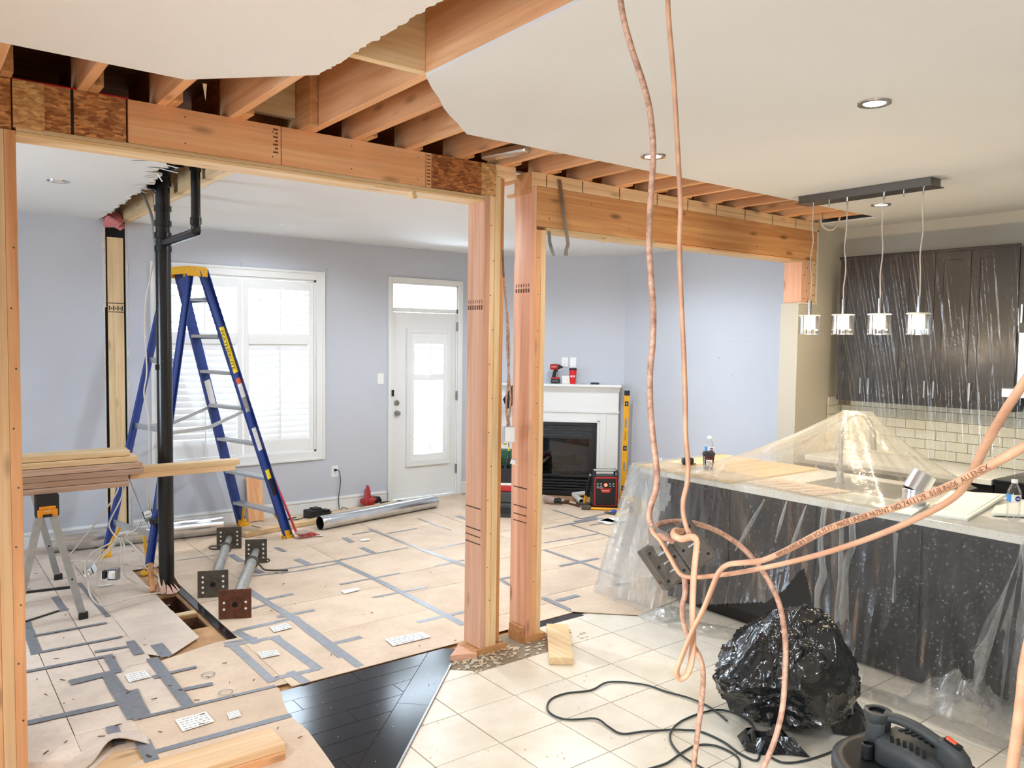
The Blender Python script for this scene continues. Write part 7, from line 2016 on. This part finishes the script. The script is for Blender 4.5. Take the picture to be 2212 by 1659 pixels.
for o in bpy.data.objects:
    if o.get('label', '').startswith('upper printed tan cable'): ca_o = o
w0 = lt.location.copy(); lt.parent = ca_o; lt.location = w0 - ca_o.location

# ---- garbage bag
gp = onz(1693, 1560)
gbag = thing('garbage_bag', gp, 'full shiny black garbage bag slumped on the tile floor', 'garbage bag')
_rb = random.Random(17)
BAGN = []
for k in range(15):
    n_ = V((_rb.gauss(0, 1), _rb.gauss(0, 1), _rb.gauss(0, .9))).normalized(); BAGN.append((n_, _rb.uniform(.82, 1.04)))
def bagf(u, v):
    a = u * 2 * math.pi; t = math.pi * v
    d = V((math.sin(t) * math.cos(a), math.sin(t) * math.sin(a), -math.cos(t)))
    p = V((d.x * .295, d.y * .27, d.z * .245))
    q = d * 1.7
    hs = sorted(h_ / max(.08, n_.dot(d)) for n_, h_ in BAGN)
    rad = hs[0] - .05 * min(1, (hs[1] - hs[0]) * 5)
    w3 = q + V((noise.noise(q * 1.3), noise.noise(q * 1.3 + V((7, 0, 0))), noise.noise(q * 1.3 + V((0, 7, 0))))) * .8
    fine = (1 - abs(noise.noise(w3 * 1.1 + V((2, 2, 2))))) ** 9 * .020 + (1 - abs(noise.noise(w3 * 2.3 + V((5, 1, 2))))) ** 12 * .006
    p = p * min(1.16, rad) + d * (fine - .012)
    p.z *= 1 - .26 * max(0, -d.dot(CR)) - .06 * max(0, d.dot(CR))
    top = max(0, d.z) ** 3
    p = p + CR * (.06 * top) + V((0, 0, .05 * top))
    p.z = max(p.z + .222, .004 + .004 * abs(noise.noise(q * 9)))
    if p.z < .03: k = 1.05; p.x *= k; p.y *= k
    return gp + p
MB().grid(bagf, 170, 96).build('bag', 'bag_black', gbag, smooth=30)
def flap(P, th, name):
    n = len(P); c = sum(P, V()) / n + V((0, 0, th)); mb = MB()
    ring = P; mid = [(p + c) / 2 + V((0, 0, .02 * ((i % 2) * 2 - 1) + .02)) for i, p in enumerate(P)]
    mb.add(ring + mid + [c], [(i, (i + 1) % n, n + (i + 1) % n, n + i) for i in range(n)] + [(n + i, n + (i + 1) % n, 2 * n) for i in range(n)])
    mb.build(name, 'bag_black', gbag, smooth=25)
F_ = lambda px, py, z=.006: onz(px, py, z)
flap([F_(1790, 1560), F_(1800, 1585), F_(1835, 1590), F_(1872, 1580, .01), F_(1876, 1548, .04), F_(1850, 1520, .08), F_(1815, 1518, .10), F_(1785, 1530, .08)], .07, 'loose_neck')
flap([F_(1600, 1600), F_(1640, 1630), F_(1700, 1630), F_(1750, 1636), F_(1720, 1610, .02), F_(1690, 1585, .05), F_(1620, 1575, .06)], .04, 'loose_corner')
flap([F_(1592, 1590, .03), F_(1610, 1622, .006), F_(1632, 1628, .006), F_(1634, 1595, .06), F_(1612, 1572, .09)], .03, 'knotted_tie')

# ---- extension cord on the tiles
ext = thing('extension_cord', onz(1400, 1560), 'black extension cord looped across the pale floor tiles', 'extension cord')
runs = [[(1570, 1560), (1535, 1532), (1490, 1512), (1440, 1497), (1400, 1484), (1350, 1476), (1310, 1478), (1275, 1494), (1225, 1500), (1192, 1512), (1182, 1530), (1192, 1546), (1225, 1557), (1285, 1556), (1315, 1574), (1345, 1588), (1400, 1582), (1480, 1580), (1515, 1584), (1560, 1604), (1600, 1632), (1635, 1646), (1640, 1622), (1628, 1575), (1592, 1545), (1545, 1537), (1490, 1552), (1455, 1576), (1448, 1602), (1472, 1636), (1520, 1664), (1580, 1690)],
        [(1380, 1670), (1440, 1652), (1480, 1626), (1505, 1613), (1545, 1614), (1588, 1634), (1598, 1656), (1585, 1690)],
        [(1655, 1632), (1690, 1650), (1740, 1646), (1800, 1626), (1840, 1606), (1880, 1598)]]
for r_ in runs:
    P = smooth_path([onz(*p) for p in r_], 6)
    P = [V((p.x, p.y, .0065 + (.006 if 1 else 0) * max(0, noise.noise(p * 6)))) for p in P]
    MB().tube(P, .0048, 8).build('cord_run', 'cord_black', ext, smooth=60)

# ---- wood offcut on the tiles
ca, cb, cc = onz(1186, 1436), onz(1238, 1437), onz(1260, 1368)
du = (cb - ca); wdt = du.length; du.normalize(); dl = V((.735, .678, 0)); dl = (dl - du * dl.dot(du)).normalized(); dl = dl if dl.dot(CF) > 0 else -dl
cen = ca + du * wdt / 2 + dl * .26
tag(MB().obox(cen + V((0, 0, .0215)), du, dl, V((0, 0, 1)), wdt / 2, .26, .0205).build('lumber_offcut', 'palewood_y', bevel=.002), 'pale two-by-four offcut lying on the tile floor beside the posts', 'lumber')

# ---- doubled timber in the lower corner
tb_ = thing('timber_offcut', (.75, 3.21, 0), 'nailed pair of rough planks lying on the cardboard', 'lumber')
MB().box(-.2, 1.235, 3.125, 3.305, .0075, .043).build('plank', 'fir_x', tb_, bevel=.003); MB().box(-.2, 1.238, 3.128, 3.300, .0435, .079).build('plank', 'spruce_x', tb_, bevel=.004)

# ---- shop vacuum
ta, tb2 = dep(1897, 1535, 2.80), dep(2060, 1628, 2.62)
ex = tb2 - ta; ex.z = 0; Lh = ex.length; ex.normalize(); ey = V((-ex.y, ex.x, 0)); ey = -ey if ey.dot(CF) < 0 else ey; ez = V((0, 0, 1))
ex = ex * .70; ey = ey * .80
O = V((ta.x, ta.y, 0)) + ex * .155
ht = ta.z
vac = thing('shop_vacuum', O, 'dark grey shop vacuum with a carry handle and orange switch', 'vacuum')
MB().lathe([(0, .0), (.19, .0), (.205, .03), (.215, ht - .20), (.22, ht - .19)], O - ey * .02, ez, 40).build('tank', 'vac_dark', vac, smooth=40)
MB().lathe([(.22, ht - .19), (.238, ht - .185), (.238, ht - .155), (.225, ht - .145), (.20, ht - .143), (.19, ht - .15), (0, ht - .15)], O - ey * .02, ez, 40).build('lid_rim', 'vac_dark', vac, smooth=40)
def loft(secs, name, mat, parent=vac, smooth=45, sub=0):
    """secs: (along ex, half width, z0, z1, corner)"""
    mb = MB(); rings = []
    for (x, w_, z0, z1, c) in secs:
        r_ = []
        for (sy, sz) in ((-1, -1), (1, -1), (1, 1), (-1, 1)):
            for k in range(4):
                a = math.pi / 2 * k / 3 + {(-1, -1): math.pi, (1, -1): 1.5 * math.pi, (1, 1): 0, (-1, 1): .5 * math.pi}[(sy, sz)]
                yy = sy * (w_ - c) + c * math.cos(a); zz = (z0 + c if sz < 0 else z1 - c) + c * math.sin(a)
                r_.append(O + ex * x + ey * yy + ez * zz)
        rings.append(r_)
    n = len(rings[0]); vs = [p for r_ in rings for p in r_]; m = len(rings)
    fs = [(i * n + k, i * n + (k + 1) % n, (i + 1) * n + (k + 1) % n, (i + 1) * n + k) for i in range(m - 1) for k in range(n)] + [tuple(reversed(range(n))), tuple(range((m - 1) * n, m * n))]
    mb.add(vs, fs); return mb.build(name, mat, parent, smooth=smooth, sub=sub)
zb4 = ht - .16
body = loft([(-.13, .075, zb4, ht - .075, .02), (-.10, .10, zb4, ht - .06, .03), (.02, .115, zb4, ht - .062, .035), (.14, .11, zb4, ht - .085, .035), (.24, .085, zb4, ht - .125, .03), (.27, .06, zb4, ht - .145, .02)], 'motor_housing', 'vac_grey')
# louvres on both shoulders
for s_ in (-1, 1):
    for k in range(6):
        q = O + ex * (-.055 + k * .030) + ey * (s_ * .062) + ez * (ht - .0605 - max(0, k - 3) * .004)
        MB().obox(q, (ex * .5 + ey * s_).normalized(), (ey * .5 * s_ - ex).normalized(), ez, .020, .0055, .003).build('vent_slot', 'vent_dark', body)
loft([(-.20, .030, ht - .17, ht - .012, .02), (-.185, .050, ht - .17, ht - .010, .03), (-.13, .050, ht - .17, ht - .012, .03), (-.105, .032, ht - .15, ht - .016, .02)], 'port_column', 'vac_grey')
pc = O - ex * .155 + ez * ht
MB().lathe([(.030, .0), (.034, .004), (.046, .002), (.048, -.012), (.040, -.035)], pc, ez, 28).build('hose_port', 'vac_grey', vac, smooth=40)
MB().lathe([(.031, .001), (.029, -.06), (0, -.06)], pc, ez, 24).build('port_bore', 'vent_dark', vac, smooth=40)
for a in (.2, 3.2): MB().cyl(pc + (ex * math.cos(a) + ey * math.sin(a)) * .056 + ez * .001, pc + (ex * math.cos(a) + ey * math.sin(a)) * .056 + ez * .0042, .005, 8).build('screw', 'vent_dark', vac)
MB().tube(smooth_path([O - ex * .115 + ez * (ht - .012), O - ex * .06 + ez * (ht - .006), O + ex * .03 + ez * (ht - .012), O + ex * .11 + ez * (ht - .030), O + ex * .155 + ez * (ht - .042)]), [.026] * 3 + [.022] * 18 + [.026] * 4, 14, flat=.8).build('handle', 'vac_grey', vac, smooth=50)
loft([(.135, .028, ht - .125, ht - .020, .015), (.16, .036, ht - .12, ht - .016, .02), (.23, .040, ht - .115, ht - .035, .025), (.262, .030, ht - .11, ht - .055, .02), (.275, .014, ht - .10, ht - .07, .01)], 'switch_block', 'vac_grey')
MB().obox(O + ex * .195 + ez * (ht - .0225), (ex - ez * .22).normalized(), ey, (ez + ex * .22).normalized(), .028, .014, .005).build('switch_recess', 'vent_dark', vac, bevel=.003)
MB().obox(O + ex * .187 + ez * (ht - .0175), (ex - ez * .30).normalized(), ey, (ez + ex * .30).normalized(), .017, .011, .006).build('power_switch', 'orange_switch', vac, bevel=.003)
MB().lathe([(.012, 0), (.020, .004), (.020, .05), (.014, .055)], O - ex * .16 - ey * .085 + ez * (ht - .15), ez, 14).build('lid_latch', 'vac_dark', vac, smooth=40)
MB().tube(smooth_path([onz(1880, 1598, .012), O - ex * .30 + ez * .05, O - ex * .26 + ez * .2, O - ex * .14 + ez * (ht - .15)]), .005, 8).build('power_cord', 'cord_black', vac, smooth=60)
